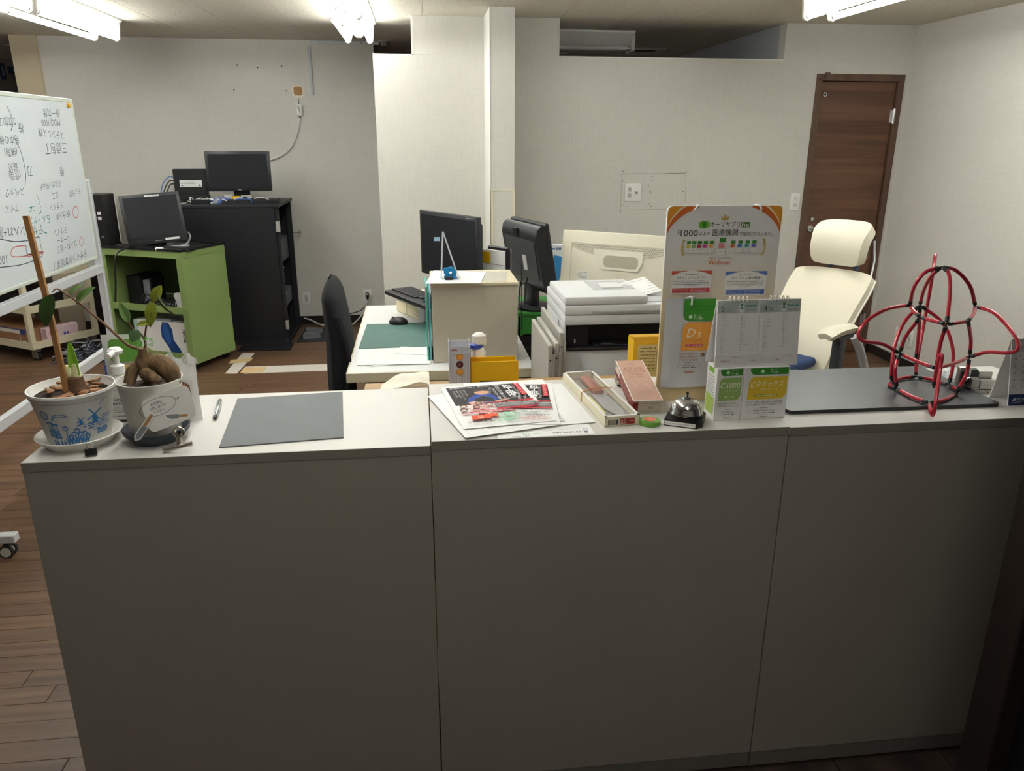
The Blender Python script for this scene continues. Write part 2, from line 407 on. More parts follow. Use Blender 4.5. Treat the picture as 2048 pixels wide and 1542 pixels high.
# ------------------------------------------------------------------ ceiling lights, two tubes on an inverted ridge
M_fix = mat('white_enamel', (235, 236, 233), .35)
M_tube = mat('lit_tube', (254, 255, 250), .5, emit=TUBE_POWER)
M_off = mat('unlit_tube', (205, 208, 205), .4)
M_sock = mat('lamp_socket', (225, 222, 212), .5)
M_dimt = mat('weak_lit_tube', (254, 255, 250), .5, emit=TUBE_POWER*.62)
def light(x, y0, y1, label, lit=True, rz=0, grp=None, weak=False):
    cy = (y0+y1)/2; h = (y1-y0)/2
    t = thing('ceiling_light', label, 'ceiling light', (x, cy, ZC), rz, grp)
    MB(M_fix).prism([(-.115, 0), (-.115, -.012), (-.014, -.098), (.014, -.098), (.115, -.012), (.115, 0)], -h, h, 'y').build('housing', t, smooth=0)
    for s in (-1, 1):
        MB((M_dimt if weak else M_tube) if lit else M_off).cyl((s*.071, -h+.03, -.112), (s*.071, h-.03, -.112), .0158, n=14).build('fluorescent_tube', t)
        for e in (-1, 1):
            lobe = [(s*.03, -.05)]+[(s*.071+.021*math.cos(R(a)), -.112+.021*math.sin(R(a))) for a in range(180, 361, 20)]+[(s*.10, -.028)]
            if s < 0: lobe = [(s*.10, -.028)]+[(s*.071+.021*math.cos(R(a)), -.112+.021*math.sin(R(a))) for a in range(180, 361, 20)]+[(s*.03, -.05)]
            MB(M_sock).prism(lobe, e*(h-.008)-.014, e*(h-.008)+.008, 'y').build('lamp_holder', t)
            MB(M_chrome).cyl((s*.071, e*(h-.03), -.112), (s*.071, e*(h-.05), -.112), .0162, n=14).build('end_cap', t)
    return t
g = 'lit twin tube ceiling lights'
light(-1.995, 4.56, 5.74, 'lit twin tube ceiling light at the upper left corner, above the whiteboard', grp=g)
light(-1.995, 3.36, 4.54, 'lit twin tube ceiling light nearer than the one over the whiteboard', grp=g)
t = light(-.358, 4.53, 5.64, 'lit twin tube ceiling light left of the wall pier, end towards the white conduit', grp=g, weak=True)
t = light(-.358, 3.34, 4.51, 'lit twin tube ceiling light cut by the top edge with blue sticker', grp=g)
MB(mat('blue_sticker', (40, 40, 120), .5)).cyl((.05, .5, -.071), (.052, .5, -.074), .010, n=14).build('round_sticker', t)
light(2.145, 3.08, 4.26, 'lit twin tube ceiling light at the upper right above the brown door', grp=g)
light(2.145, 1.86, 3.06, 'lit twin tube ceiling light over the right counter unit, beyond the top edge', grp=g)
light(-.358, 2.14, 3.32, 'lit twin tube ceiling light over the space between desk and counter, beyond the top edge', grp=g)
light(-.358, .94, 2.12, 'lit twin tube ceiling light over the middle counter unit, beyond the top edge', grp=g, weak=True)
light(-3.6, 3.6, 4.78, 'added fill light, a lit twin tube fixture at the far left, outside the picture', grp=g)  # unseen fixture added as fill to even out the room light
light(.3, -.5, .6, 'added front fill light, a weak twin tube fixture over the entrance, behind the viewer', grp=g, weak=True)  # unseen fixture added as front fill for the counter and its items
q = atz(1262, 66, ZC)
light(q.x-.59, q.y-.0-.60, q.y-.0+.58, 'unlit ceiling light in the dark room behind the opening', False, 90)
# vent and smoke detector in the back room
q = atz(1288, 99, ZC)
v = thing('ceiling_vent', 'grey square ceiling vent in the dark room behind the opening', 'vent', (q.x, q.y, ZC))
MB(M_sock).box(-.15, .15, -.15, -.10, -.015, 0).box(-.15, .15, .1, .15, -.015, 0).box(-.15, -.1, -.1, .1, -.015, 0).box(.1, .15, -.1, .1, -.015, 0).build('vent_frame', v, smooth=0)
for k in range(5): MB(mat('vent_dark', (70, 68, 66), .6)).box(-.1, .1, -.09+k*.04, -.07+k*.04, -.012, -.002).build('slat', v, smooth=0)
q = atz(770, 82, ZC)
v = thing('smoke_detector', 'small round smoke detector on the ceiling left of the opening', 'smoke detector', (q.x, q.y, ZC))
MB(M_sock).lathe([(0, -.004), (.05, -.004), (.055, 0)], 24).build('base_plate', v)
MB(mat('detector_grey', (120, 110, 104), .5)).lathe([(0, -.04), (.028, -.038), (.036, -.02), (.036, -.004)], 24).build('sensor_head', v)
# ------------------------------------------------------------------ reception counter, three units
M_lam = mat('counter_laminate', (204, 201, 196), .5, var=.02, vs=3)
M_front = mat('counter_front_laminate', (150, 143, 134), .55, var=.03, vs=2.5)
M_edge = mat('counter_edge_band', (132, 127, 118), .55)
M_kick = mat('counter_kick_plate', (112, 108, 102), .6)
M_gap = mat('raw_chipboard', (110, 84, 52), .8, var=.2, vs=60)
YF, YK = 1.503, 1.90
def counter(x0, x1, zt, dy, label, splay=0):
    t = thing('counter_unit', label, 'counter', ((x0+x1)/2, YF+dy, 0), 0, 'reception counter units')
    w = (x1-x0)/2; d = YK-YF
    MB(M_front).box(-w+.004, w-.004, .016, d-.004, .004, zt-.021).build('body', t, smooth=0)
    MB(M_front).rbox(-w+splay, w, 0, .0155, .047, zt-.0205, .0008, 1).build('front_panel', t)
    MB(M_kick).rbox(-w+splay, w, .0015, .0155, .002, .046, .0008, 1).build('kick_plate', t)
    MB(M_edge).box(-w, w, -.0012, 0, zt-.020, zt-.0003).build('edge_band', t, smooth=0)
    MB(M_lam).rbox(-w, w, 0, d, zt-.020, zt, .0006, 1).build('worktop', t)
    MB(mat('joint_shadow_gap', (16, 13, 11), .9)).box(w-.0005, w+.0016, .012, d-.01, .004, zt-.012).build('joint_shade_strip', t, smooth=0)  # black strip added to block light and paint the open joint's shade
    if x1 < .1: MB(M_gap).box(w, w+.0018, .007, .0115, .27, .60).build('raw_edge', t, smooth=0)
    return t
Z1, Z2, Z3 = .934, .943, .9415
counter(-.802, .0070, Z1, 0, 'left counter unit with the two potted plants and the grey mat on it')
counter(.0096, .7985, Z2, .0, 'middle counter unit holding the flyers, knife box and desk bell')
counter(.8005, 1.59, Z3, -.001, 'right counter unit under the black slate slab')

# ------------------------------------------------------------------ blue printed pot with bulb
M_pot = mat('white_plastic_pot', (222, 220, 214), .4)
M_soil = mat('potting_soil', (48, 34, 25), .95, var=.5, vs=90, bump=.8, bs=120)
M_bark = mat('bark_chip', (146, 106, 74), .8, var=.35, vs=60)
px0, py0 = -.730, 1.610
s1 = tag(MB(mat('white_saucer', (226, 223, 215), .4)).lathe([(0, 0), (.062, 0), (.081, .021), (.0835, .023), (.0815, .0245), (.060, .005), (0, .005)], 48, (0, 0, 0)).build('saucer'), 'shallow white plastic saucer under the blue printed flower pot', 'saucer')
s1.location = (px0, py0, Z1)
pot = thing('flower_pot', 'white plastic flower pot printed with blue windmills, holding a bulb', 'flower pot', (px0, py0, Z1+.005))
PR = [(0, .0), (.056, .0), (.058, .003), (.0775, .103), (.0795, .104), (.0835, .114), (.0825, .119), (.0800, .119), (.0770, .112), (.070, .104)]
MB(M_pot).lathe(PR, 56).build('pot_body', pot)
def potline(mb, pts, w, base=-64):
    o = []; w *= 1.35
    for a, z in pts: o.append((R(base+a), z))
    for (a, z), (b, y) in zip(o[:-1], o[1:]):
        r1 = .0582+(z/.103)*.0192; dx, dz = (b-a)*r1, y-z; L = math.hypot(dx, dz) or 1e-9
        na, nz = -dz/L*w/2/r1, dx/L*w/2
        q = []
        for aa, zz in ((a+na, z+nz), (a-na, z-nz), (b-na, y-nz), (b+na, y+nz)):
            rr = .0582+((zz-.003)/.1)*.0194+.0004; q.append((rr*math.cos(aa), rr*math.sin(aa), zz))
        mb.add(q, [(3, 2, 1, 0)])
bl = MB(ink('#3c80c2')); W1 = .0011
def cir(a, z, r, n=14): return [(a+math.degrees(r/.068)*math.cos(R(k*360/n)), z+r*math.sin(R(k*360/n))) for k in range(n+1)]
for r in (.0095, .0075, .003): potline(bl, cir(-52, .078, r), .0008)
for dz in (0, .0045): potline(bl, [(-40, .066+dz), (-36, .074+dz), (-30, .077+dz), (-22, .076+dz), (-14, .072+dz)], W1)
potline(bl, [(34, .088), (37, .094), (43, .098), (50, .098)], W1); potline(bl, [(44, .083), (46, .0815), (48, .083)], .0008); potline(bl, [(52, .087), (54, .0855), (56, .087)], .0008)
for a, z, k in ((25, .071, 1.0), (3, .064, .5)):
    for t in (35, 125, 215, 305): potline(bl, [(a, z), (a+math.degrees(.018*k*math.cos(R(t))/.068), z+.018*k*math.sin(R(t)))], .0018*k+.0003)
    for dx in (-4, -2, 0, 2, 4): potline(bl, [(a+dx*k, z-.02*k), (a+dx*.5*k, z)], .0016)
rn = random.Random(5)
for z0, a0, a1 in ((.052, -4, 44), (.047, 6, 52), (.042, 14, 55), (.057, 30, 56), (.062, 38, 58), (.036, 22, 50), (.0335, 30, 52)):
    a = a0
    while a < a1:
        d = rn.uniform(3, 8); potline(bl, [(a, z0+rn.uniform(-.0012, .0012)), (a+d/2, z0+.002), (a+d, z0)], rn.uniform(.0008, .0022)); a += d+rn.uniform(.5, 3)
for a in (-22, -16, -10, -5, 1, 6, 11):                     # tulips
    h = rn.uniform(.022, .045); potline(bl, [(a, .010), (a+rn.uniform(-2, 2), h)], .0011)
    for s in (-3, 3): potline(bl, [(a, .012), (a+s, .022+rn.uniform(0, .008))], .0016)
    potline(bl, cir(a, h+.005, .005, 8), .0010); potline(bl, [(a-3, h+.010), (a-1.5, h+.006), (a, h+.011), (a+1.5, h+.006), (a+3, h+.010)], .0009)
for a, z in ((-47, .040), (-38, .036)):                     # two small figures
    potline(bl, cir(a, z+.016, .0045, 10), .001); potline(bl, [(a-3, z+.011), (a-6, z-.010), (a+6, z-.010), (a+3, z+.011)], .001)
    for k in range(5): potline(bl, [(a-4+k*2, z+.008), (a-5+k*2.4, z-.009)], .0012)
    potline(bl, [(a-6, z+.021), (a, z+.024), (a+6, z+.021)], .0022)
for a in (-50, -44, -36, -30): potline(bl, [(a, .008), (a+1, .022), (a+3, .010)], .0013)
for a in (33, 41, 49): potline(bl, [(a-4, .028), (a-1, .034), (a+3, .030), (a-2, .025), (a-4, .028)], .0016)
bl.build('blue_print', pot, smooth=0)
MB(M_soil).lathe([(0, .107), (.02, .109), (.05, .104), (.072, .102)], 32).build('soil', pot)
ch = MB(M_bark); rn = random.Random(2)
for k in range(34):
    a, r = rn.uniform(0, 2*PI), rn.uniform(.018, .068); L, w = rn.uniform(.006, .014), rn.uniform(.004, .008)
    ch.T = Matrix.Translation((r*math.cos(a), r*math.sin(a), .108+rn.uniform(0, .006))) @ Matrix.Rotation(rn.uniform(0, 6), 4, 'Z') @ Matrix.Rotation(rn.uniform(-.5, .5), 4, 'X')
    ch.rbox(-L, L, -w, w, -.002, .003, .002, 1)
ch.T = Matrix(); ch.build('bark_chips', pot, kind='stuff')
M_bulb = mat('bulb_skin', (82, 58, 40), .9, var=.45, vs=70, bump=.8, bs=90)
MB(M_bulb).lathe([(0, .092), (.024, .097), (.026, .112), (.019, .124), (.017, .140), (.013, .142), (0, .142)], 20, (.012, -.008, 0)).build('bulb', pot)
MB(mat('pale_sheath', (206, 208, 158), .5, var=.1)).lathe([(.008, .138), (.0105, .146), (.0085, .160), (.004, .166), (0, .166)], 14, (.004, -.010, 0), 1, .8).lathe([(.009, .135), (.009, .150), (.006, .168), (0, .170)], 14, (.018, -.008, 0)).build('sheath', pot)
M_leafy = mat('young_leaf', (128, 178, 50), .45, var=.12, vs=20)
MB(M_leafy).grid(lambda u, v: (.018+(u-.5)*.019*math.sin(PI*min(1, .35+v*.65))**.6-.002*v, -.010-.010*abs(u-.5)*(1-v), .145+.073*v), 6, 10, .0012).build('leaf', pot)

# stake
b0 = aty(133, 778, 1.585); b1 = aty(52, 432, 1.585); bm_ = aty(92, 590, 1.585)
stk = thing('wooden_stake', 'tall thin wooden stake standing in the blue printed flower pot', 'stake', (b0.x, b0.y, 1.035))
MB(mat('cedar_stick', (156, 112, 66), .7, var=.15, vs=30, stretch=(1, 1, .1))).grid(lambda u, v: None or tuple(Vector((b0+(bm_-b0)*min(1, v*2) + (b1-bm_)*max(0, v*2-1))) - Vector((b0.x, b0.y, 1.035)) + Vector(((-.005, .005, .005, -.005, -.005)[min(4, int(round(u*4)))], (-.004, -.004, .004, .004, -.004)[min(4, int(round(u*4)))], -.02*(1-v)))), 4, 12).build('stick', stk, smooth=30)
MB(MATS['cedar_stick']).box(b1.x-b0.x-.005, b1.x-b0.x+.005, -.004, .004, b1.z-1.035-.002, b1.z-1.035).build('stick_end', stk)

# binder clip on the saucer
q = aty(180, 884, 1.527)
bc = thing('binder_clip', 'tiny black binder clip on the rim of the white saucer', 'clip', (q.x, q.y-.003, Z1+.004), 14)
MB(mat('black_clip', (24, 24, 26), .35)).prism([(-.006, 0), (.006, 0), (.002, .012), (-.002, .012)], -.011, .011, 'x').build('clip_body', bc)
for s in (-1, 1): MB(M_chrome).tube([(-.005, s*.002, .011), (-.006, s*.003, .02), (0, s*.003, .024), (.006, s*.003, .02), (.005, s*.002, .011)], .0006, 6).build('wire_handle', bc)

# ------------------------------------------------------------------ ficus in a white pot
fx, fy = -.572, 1.606
bowl = tag(MB(mat('slate_blue_bowl', (58, 62, 70), .6)).lathe([(0, 0), (.045, 0), (.066, .022), (.068, .030), (.0655, .030), (.045, .006), (0, .006)], 44).build('saucer'), 'dark slate coloured saucer under the ficus pot', 'saucer')
bowl.location = (fx, fy, Z1)
fp = thing('ficus_pot', 'white pot with a thick rooted ficus seedling, a card leaning on it', 'flower pot', (fx, fy, Z1+.006))
MB(mat('white_ceramic', (220, 217, 209), .35)).lathe([(0, 0), (.046, 0), (.048, .004), (.063, .122), (.0648, .126), (.0648, .131), (.0625, .131), (.061, .124), (.058, .112)], 48).build('pot_body', fp)
MB(M_soil).lathe([(0, .114), (.03, .116), (.059, .113)], 28).build('soil', fp)
M_root = mat('ficus_root', (110, 86, 60), .85, var=.55, vs=55, bump=1.0, bs=110, stretch=(1, 1, .35))
def L2(p): return (p[0]-fx, p[1]-fy, p[2]-Z1-.006)
def pxy(x, y, Y=1.602): return L2(aty(x, y, Y))
rt = MB(M_root)
rt.tube(spline([pxy(287, 696), pxy(289, 712), pxy(287, 728), pxy(286, 745)], 4), [.010, .011, .012, .013, .014, .015, .017, .018, .019, .019, .018, .017, .015], 14)
rt.tube(spline([pxy(292, 722), pxy(318, 726), pxy(340, 744), pxy(350, 767)], 4), [.011, .014, .016, .018, .0195, .0205, .021, .0205, .020, .018, .0165, .015, .013], 14)
rt.tube(spline([pxy(282, 728), pxy(266, 742, 1.59), pxy(258, 768, 1.58)], 4), [.012, .0125, .013, .013, .0135, .0125, .012, .0115, .011], 12)
rt.tube(spline([pxy(290, 746, 1.59), pxy(308, 756, 1.575), pxy(320, 764, 1.57)], 4), [.014, .0135, .012, .011, .010, .009, .008, .007, .006], 12)
rt.tube(spline([pxy(289, 740, 1.61), pxy(300, 764, 1.635)], 4), .012, 10)
rt.build('root', fp)
M_stem = mat('ficus_twig', (112, 78, 58), .7)
def twig(pts, r0_, r1_):
    sp = spline(pts, 5); n = len(sp); return MB(M_stem).tube(sp, [r0_+(r1_-r0_)*i/(n-1) for i in range(n)], 7).build('twig', fp)
tips = [pxy(283, 700), pxy(262, 693), pxy(248, 684), pxy(205, 645), pxy(160, 608), pxy(125, 583), pxy(112, 578), pxy(103, 585)]
twig(tips, .0036, .0010)
twig([pxy(289, 700), pxy(291, 686), pxy(285, 672), pxy(278, 664)], .0032, .0014)
twig([pxy(291, 690), pxy(290, 672), pxy(294, 645), pxy(300, 620), pxy(305, 601)], .0025, .0010)
twig([pxy(160, 608), pxy(153, 607), pxy(153, 602)], .0010, .0009)
twig([pxy(278, 668), pxy(264, 655), pxy(258, 645)], .0012, .0009)
def leaf(a, b, w, mt, fold=.35, curl=.15, tw=0, yb=0):
    a, b = Vector(a), Vector(b); d = b-a; L = d.length; t = d.normalized()
    n = (Vector((0, -1, .35)) - t*Vector((0, -1, .35)).dot(t)).normalized(); n = Matrix.Rotation(R(tw), 3, t) @ n; s = t.cross(n)
    def fn(u, v):
        k = (math.sin(PI*min(1, v**.85))**.75)*(1-.15*v)+(.04 if v > .9 else .0)*(1-v); x = (u-.5)*2*w*k
        return tuple(a+t*(L*v)+s*x+n*(abs(x)*fold-curl*L*(v-.5)**2*2+curl*L*.5))
    o = MB(mt).grid(fn, 6, 10, .0007).build('leaf', fp)
    MB(M_stem if mt is not M_ld else M_ld).tube([fn(.5, .02), fn(.5, .5), fn(.5, .95)], .0006, 5).build('midrib', o)
    return o
M_ld = mat('ficus_leaf_dark', (44, 68, 28), .35, var=.15, vs=25, coat=.2)
M_lm = mat('ficus_leaf_mid', (96, 128, 70), .35, var=.2, vs=30, coat=.2)
M_ly = mat('ficus_leaf_yellow', (140, 150, 48), .4, var=.2, vs=25)
leaf(pxy(102, 588, 1.58), pxy(92, 654, 1.56), .0185, M_ld, .15, .1, 15)
leaf(pxy(104, 590, 1.59), pxy(108, 660, 1.60), .008, M_lm, .4, .2, 70)
leaf(pxy(153, 606), pxy(191, 574), .0105, M_lm, .4, .15, -25)
leaf(pxy(136, 597, 1.61), pxy(168, 570, 1.62), .008, M_lm, .4, .2, -40)
leaf(pxy(305, 602), pxy(323, 570), .0115, M_ly, .3, .1, 10)
leaf(pxy(305, 601), pxy(300, 655), .012, M_ly, .35, .1, -10)
leaf(pxy(315, 590, 1.59), pxy(356, 632, 1.58), .006, M_lm, .5, .2, 60)
leaf(pxy(258, 645), pxy(238, 603), .0095, M_lm, .45, .1, 20)
leaf(pxy(277, 660, 1.58), pxy(262, 684, 1.57), .013, mat('ficus_leaf_grey', (70, 98, 62), .35, var=.15, vs=25, coat=.2), .2, .1, 0)
leaf(pxy(300, 645), pxy(273, 650), .006, M_ly, .35, .15, 10)
mo = MB(mat('fern_sprout', (120, 180, 90), .5)); rn = random.Random(4)
for k in range(26):
    p0 = Vector(pxy(rn.uniform(272, 306), rn.uniform(676, 706), 1.602+rn.uniform(-.01, .012))); d_ = Vector((rn.uniform(-1, 1), rn.uniform(-1, .4), rn.uniform(-.2, 1)))*.007
    mo.tube([p0, p0+d_*.5+Vector((0, 0, .002)), p0+d_], [.0007, .0016, .0004], 5, flat=.35)
mo.build('moss_sprouts', fp, kind='stuff')

# sign card leaning on the ficus pot
o_ = aty(297, 869, 1.522); ur = aty(390, 834, 1.530)-o_; ul = aty(276, 806, 1.537)-o_
u_ = ur.normalized(); v_ = ul.normalized(); n_ = u_.cross(v_).normalized()
T_ = Matrix((u_, v_, n_)).transposed().to_4x4(); T_.translation = o_
cw = ur.length*1.02; chh = ul.length*1.03
cardo = thing('sign_card', 'white card with a speech bubble and two drawn kitchen knives, before the ficus', 'card', o_, 0)
T0 = T_.copy(); T0.translation = (0, 0, 0)
sh = -.004
def cm(x, y): return (x + (sh+.004)*(y/chh)+.004, y)
outl = [cm(*p) for p in rrect(0, cw, 0, chh, .014, 6)]
MB(mat('white_card', (232, 229, 224), .5), T0).prism(outl, -.0008, 0).build('card_sheet', cardo)
pr = MB(None, T0)
bub = [(.046+(.038*math.cos(R(a)))-.016, .046+.017*math.sin(R(a))) for a in range(0, 361, 12)]
pr.line([cm(*p) for p in bub], .0008, '#333333'); pr.line([cm(.067, .050), cm(.076, .049), cm(.066, .044)], .0008, '#333333')
for i, s_ in enumerate(('お気軽に', 'お問い合わせ', 'ください')): pr.text(s_, *cm(.030, .054-i*.0085), .0075, '#2a2a2a', width=(.024, .034, .022)[i])
def knife2(cx, cy, rot, k=1.0):
    c, s = math.cos(R(rot)), math.sin(R(rot))
    def tr(pts): return [cm(cx+(a*c-b*s)*k, cy+(a*s+b*c)*k) for a, b in pts]
    pr.flat(tr(rrect(-.030, .030, -.0085, .0085, .008)), '#f2efea')
    pr.flat(tr([(-.028, .004), (-.024, -.002), (-.014, -.0055), (.006, -.0055), (.006, .006), (-.016, .006)]), '#8b8d90')
    pr.flat(tr([(.007, -.001), (.027, -.001), (.028, .005), (.007, .005)]), '#b98a5c')
knife2(.060, .014, -18, .8)
pr.build('print', cardo, smooth=0)
kc = MB(mat('white_card', (232, 229, 224), .5)); q = aty(270, 881, 1.515); q2 = aty(304, 829, 1.528)
kx = thing('knife_cutout', 'small knife shaped paper cut-out stuck at the left of the sign card', 'cut-out', q)
Tk = frame((0, 0, 0), q2-q, Vector((-.8, -.2, .5))); kl = (q2-q).length
MB(mat('white_card', (232, 229, 224), .5), Tk).prism([(-.002, 0), (.006, -.008), (kl*.5, -.008), (kl+.002, -.004), (kl+.002, .004), (kl*.5, .006), (.008, .006)], -.0006, 0).build('backing', kx)
pk = MB(None, Tk); pk.flat([(.001, -.001), (.008, -.006), (kl*.55, -.006), (kl*.55, .004), (.010, .004)], '#8b8d90'); pk.build('blade_print', kx, smooth=0); pk = MB(None, Tk); pk.flat([(kl*.56, -.003), (kl, -.003), (kl, .003), (kl*.56, .003)], '#b98a5c'); pk.build('handle_print', kx, smooth=0)
# bulldog clip
q = aty(325, 891, 1.524); q2 = aty(383, 871, 1.53); q.z = max(q.z, Z1+.006)
bd = thing('bulldog_clip', 'silver bulldog clip lying in front of the dark saucer', 'clip', (q.x, q.y, Z1))
a_ = Vector((0, 0, .006)); b_ = Vector((q2.x-q.x, q2.y-q.y, .016))
MB(mat('brushed_nickel', (190, 184, 172), .3, 1)).tube([a_, b_], .0048, 12).build('jaw_bar', bd)
c_ = (a_*.45+b_*.55); q3 = aty(357, 858, 1.535); e_ = Vector((q3.x-q.x, q3.y-q.y, .040))
MB(MATS['brushed_nickel']).tube([c_, c_.lerp(e_, .5), e_], [.010, .006, .011], 12, flat=.18).tube(arc((e_.x, e_.y, e_.z), .010, 0, 360, 18, 'y')[:-1], .003, 8, True).build('lever', bd)
MB(mat('clip_hole', (40, 36, 32), .6)).cyl((e_.x, e_.y-.0025, e_.z), (e_.x, e_.y-.0035, e_.z), .005).build('lever_hole', bd)

# hand sanitiser bottle
q = aty(258, 865, 1.70)
hb = thing('sanitizer_bottle', 'clear pump bottle of hand sanitizer standing between the two pots', 'bottle', (q.x-.002, 1.70, Z1))
M_clear = mat('frosted_plastic', (225, 228, 228), .25, alpha=.55)
MB(M_clear).lathe([(0, 0), (.026, 0), (.029, .004), (.029, .10), (.024, .115), (.013, .122), (.013, .128)], 28, (0, 0, 0), 1, .75).build('bottle_body', hb)
MB(mat('pump_white', (236, 236, 234), .35)).lathe([(.0145, .122), (.0145, .140), (.006, .144), (.006, .168)], 20).tube([(0, .004, .172), (0, -.012, .172), (-.004, -.030, .168)], .006, 10).lathe([(0, .166), (.014, .167), (.016, .174), (.010, .180), (0, .181)], 20).build('pump', hb)
pr = MB(None, frame((0, -.0222, .012), (1, 0, 0), (0, 0, 1)))
pr.rect(-.020, .020, 0, .075, '#e9e9e6'); pr.text('SARAYA', 0, .066, .0075, '#333333', width=.026, bold=.02) if False else pr.text('HAND', -.001, .056, .009, '#3a3a3a', bold=.015); pr.text('SANITIZER', 0, .047, .0085, '#3a3a3a', width=.036, bold=.02)
for i in range(4): pr.dashes(-.012, .014, .039-i*.004, .0018, '#777777', i)
pr.dashes(-.016, .016, .018, .003, '#555555', 9); pr.rect(-.013, .013, .004, .010, '#444444'); pr.build('label', hb, smooth=0)

# supplement pouches and blue folder behind the pots
def pouch(name, label, c, w, h, d, rz, mt, lean=0):
    t = thing(name, label, 'pouch', c, rz)
    def fn(u, v): 
        b = math.sin(PI*u)**.6*(1-v**2.2)*d
        return ((u-.5)*w*(1-.03*math.sin(PI*v)), -b-v*lean*-1, v*h)
    def fb(u, v): 
        b = math.sin(PI*u)**.6*(1-v**2.2)*d
        return ((.5-u)*w*(1-.03*math.sin(PI*v)), b+.001+v*lean, v*h)
    MB(mt).grid(fn, 12, 12).grid(fb, 12, 12).build('bag', t)
    return t, fn
M_pw = mat('white_foil_pouch', (226, 226, 224), .35)
q = aty(258, 800, 1.80)
t, fn = pouch('supplement_pouch', 'white pouch with a green top and yellow patch behind the ficus pot', (q.x+.010, 1.80, Z1), .10, .185, .014, 0, M_pw)
pr = MB(None, frame((0, -.0175, 0), (1, 0, 0), (0, 0, 1)))
pr.flat(rrect(-.030, .045, .125, .178, .010), '#6aa046'); pr.flat(rrect(-.026, .040, .05, .118, .012), '#ecd27a'); pr.text('マルチビタミン', .006, .108, .012, '#c07a30', width=.055); pr.text('マルチ', .004, .09, .016, '#d9a050')
pr.build('print', t, smooth=0)
q = aty(372, 838, 1.715)
t, fn = pouch('snack_pouch', 'crumpled white pouch with a red seal and brown food picture behind the ficus', (q.x-.008, 1.722, Z1), .088, .145, .014, -6, M_pw)
pr = MB(None, frame((0, -.0195, 0), (1, 0, 0), (0, 0, 1)))
pr.flat(ell(-.008, .122, .0085), '#b8563e'); pr.dashes(-.014, -.002, .124, .002, '#f0e8e0', 3); pr.dashes(-.013, -.003, .120, .002, '#f0e8e0', 4)
pr.flat([(.004, .035), (.038, .018), (.032, .09), (.006, .105)], '#7a5236'); pr.flat([(.016, .036), (.034, .026), (.030, .055), (.020, .065)], '#d8b040'); pr.flat([(.006, .078), (.024, .070), (.022, .095)], '#c98a52')
pr.build('print', t, smooth=0)
cr = MB(M_pw); 
for k in range(5): cr.grid(lambda u, v: (-.02+k*.014+u*.014, .004*math.sin(k*3+u*4)-.004, .135+v*(.018+.008*math.sin(k*2.3+u*2))), 3, 3, .0006)
cr.build('torn_top', t)
q = aty(222, 790, 1.86); q2 = aty(243, 790, 1.86)
t = thing('blue_folder', 'blue plastic folder standing behind the pots at the left', 'folder', ((q.x+q2.x)/2, 1.862, Z1))
MB(mat('blue_plastic', (52, 92, 190), .3)).rbox(-.018, .022, 0, .012, 0, .095, .002, 1).build('cover', t)
MB(mat('light_blue_plastic', (120, 160, 235), .3)).rbox(-.016, .020, .001, .011, .095, .120, .002, 1).build('insert', t)

# pen and grey mat
a_, b_ = atz(429, 836, Z1+.007), atz(441, 798, Z1+.007); dv = (b_-a_)
pen = thing('ballpoint_pen', 'silver ballpoint pen lying left of the grey mat', 'pen', (a_.x, a_.y, Z1+.0062))
sp = lambda t: tuple(dv*t)
MB(mat('polished_steel', (200, 202, 208), .15, 1)).tube([sp(.12), sp(.16), sp(.5), sp(.8), sp(.93)], [.0045, .0058, .0062, .0058, .005], 14).build('barrel', pen)
MB(mat('black_plastic', (22, 22, 24), .4)).tube([sp(0), sp(.05), sp(.12)], [.0028, .0048, .0046], 12).build('push_button', pen)
MB(mat('polished_steel', (200, 202, 208), .15, 1)).tube([sp(.93), sp(1.0)], [.0045, .0012], 10).build('tip', pen)
MB(MATS['polished_steel']).tube([Vector(sp(.15))+Vector((0, 0, .006)), Vector(sp(.5))+Vector((0, 0, .0075))], .0018, 6).build('pocket_clip', pen)
P_ = [atz(*p, Z1+.003) for p in ((438, 894), (687, 874), (685, 783), (475, 797))]
o = tag(MB(mat('grey_rubber_mat', (104, 107, 109), .7, var=.06, vs=12, bump=.1, bs=40)).prism([(p.x-P_[0].x, p.y-P_[0].y) for p in P_], 0, .003).build('desk_mat', smooth=0), 'flat dark grey rubber mat lying on the left counter unit', 'mat'); o.location = (P_[0].x, P_[0].y, Z1)
# ------------------------------------------------------------------ papers on the middle unit
M_paper = mat('white_paper', (238, 238, 236), .6)
def sheet(name, label, P, ang, w, h, z, mt=M_paper, cat='paper', grp=None, curl=0.0, draw=None, anchor='bl'):
    a = R(ang); u = Vector((math.cos(a), math.sin(a), 0)); v = Vector((-math.sin(a), math.cos(a), 0)); P = Vector((P[0], P[1], z))
    if anchor == 'br': P = P-u*w
    if anchor == 'tr': P = P-u*w-v*h
    if anchor == 'tl': P = P-v*h
    t = thing(name, label, cat, P, ang, grp)
    MB(mt).grid(lambda s_, r_: (s_*w, r_*h, .0006+curl*(max(0, s_-.5)*2)**2), 8, 2, .0005).build('sheet', t)
    if draw:
        pr = MB(); draw(pr, w, h)
        if curl: pr.v = [(x, y, z_+curl*(max(0, x/w-.5)*2)**2) for x, y, z_ in pr.v]
        pr.v = [(x, y, z_+.0007) for x, y, z_ in pr.v]; pr.build('print', t, smooth=0)
    return t
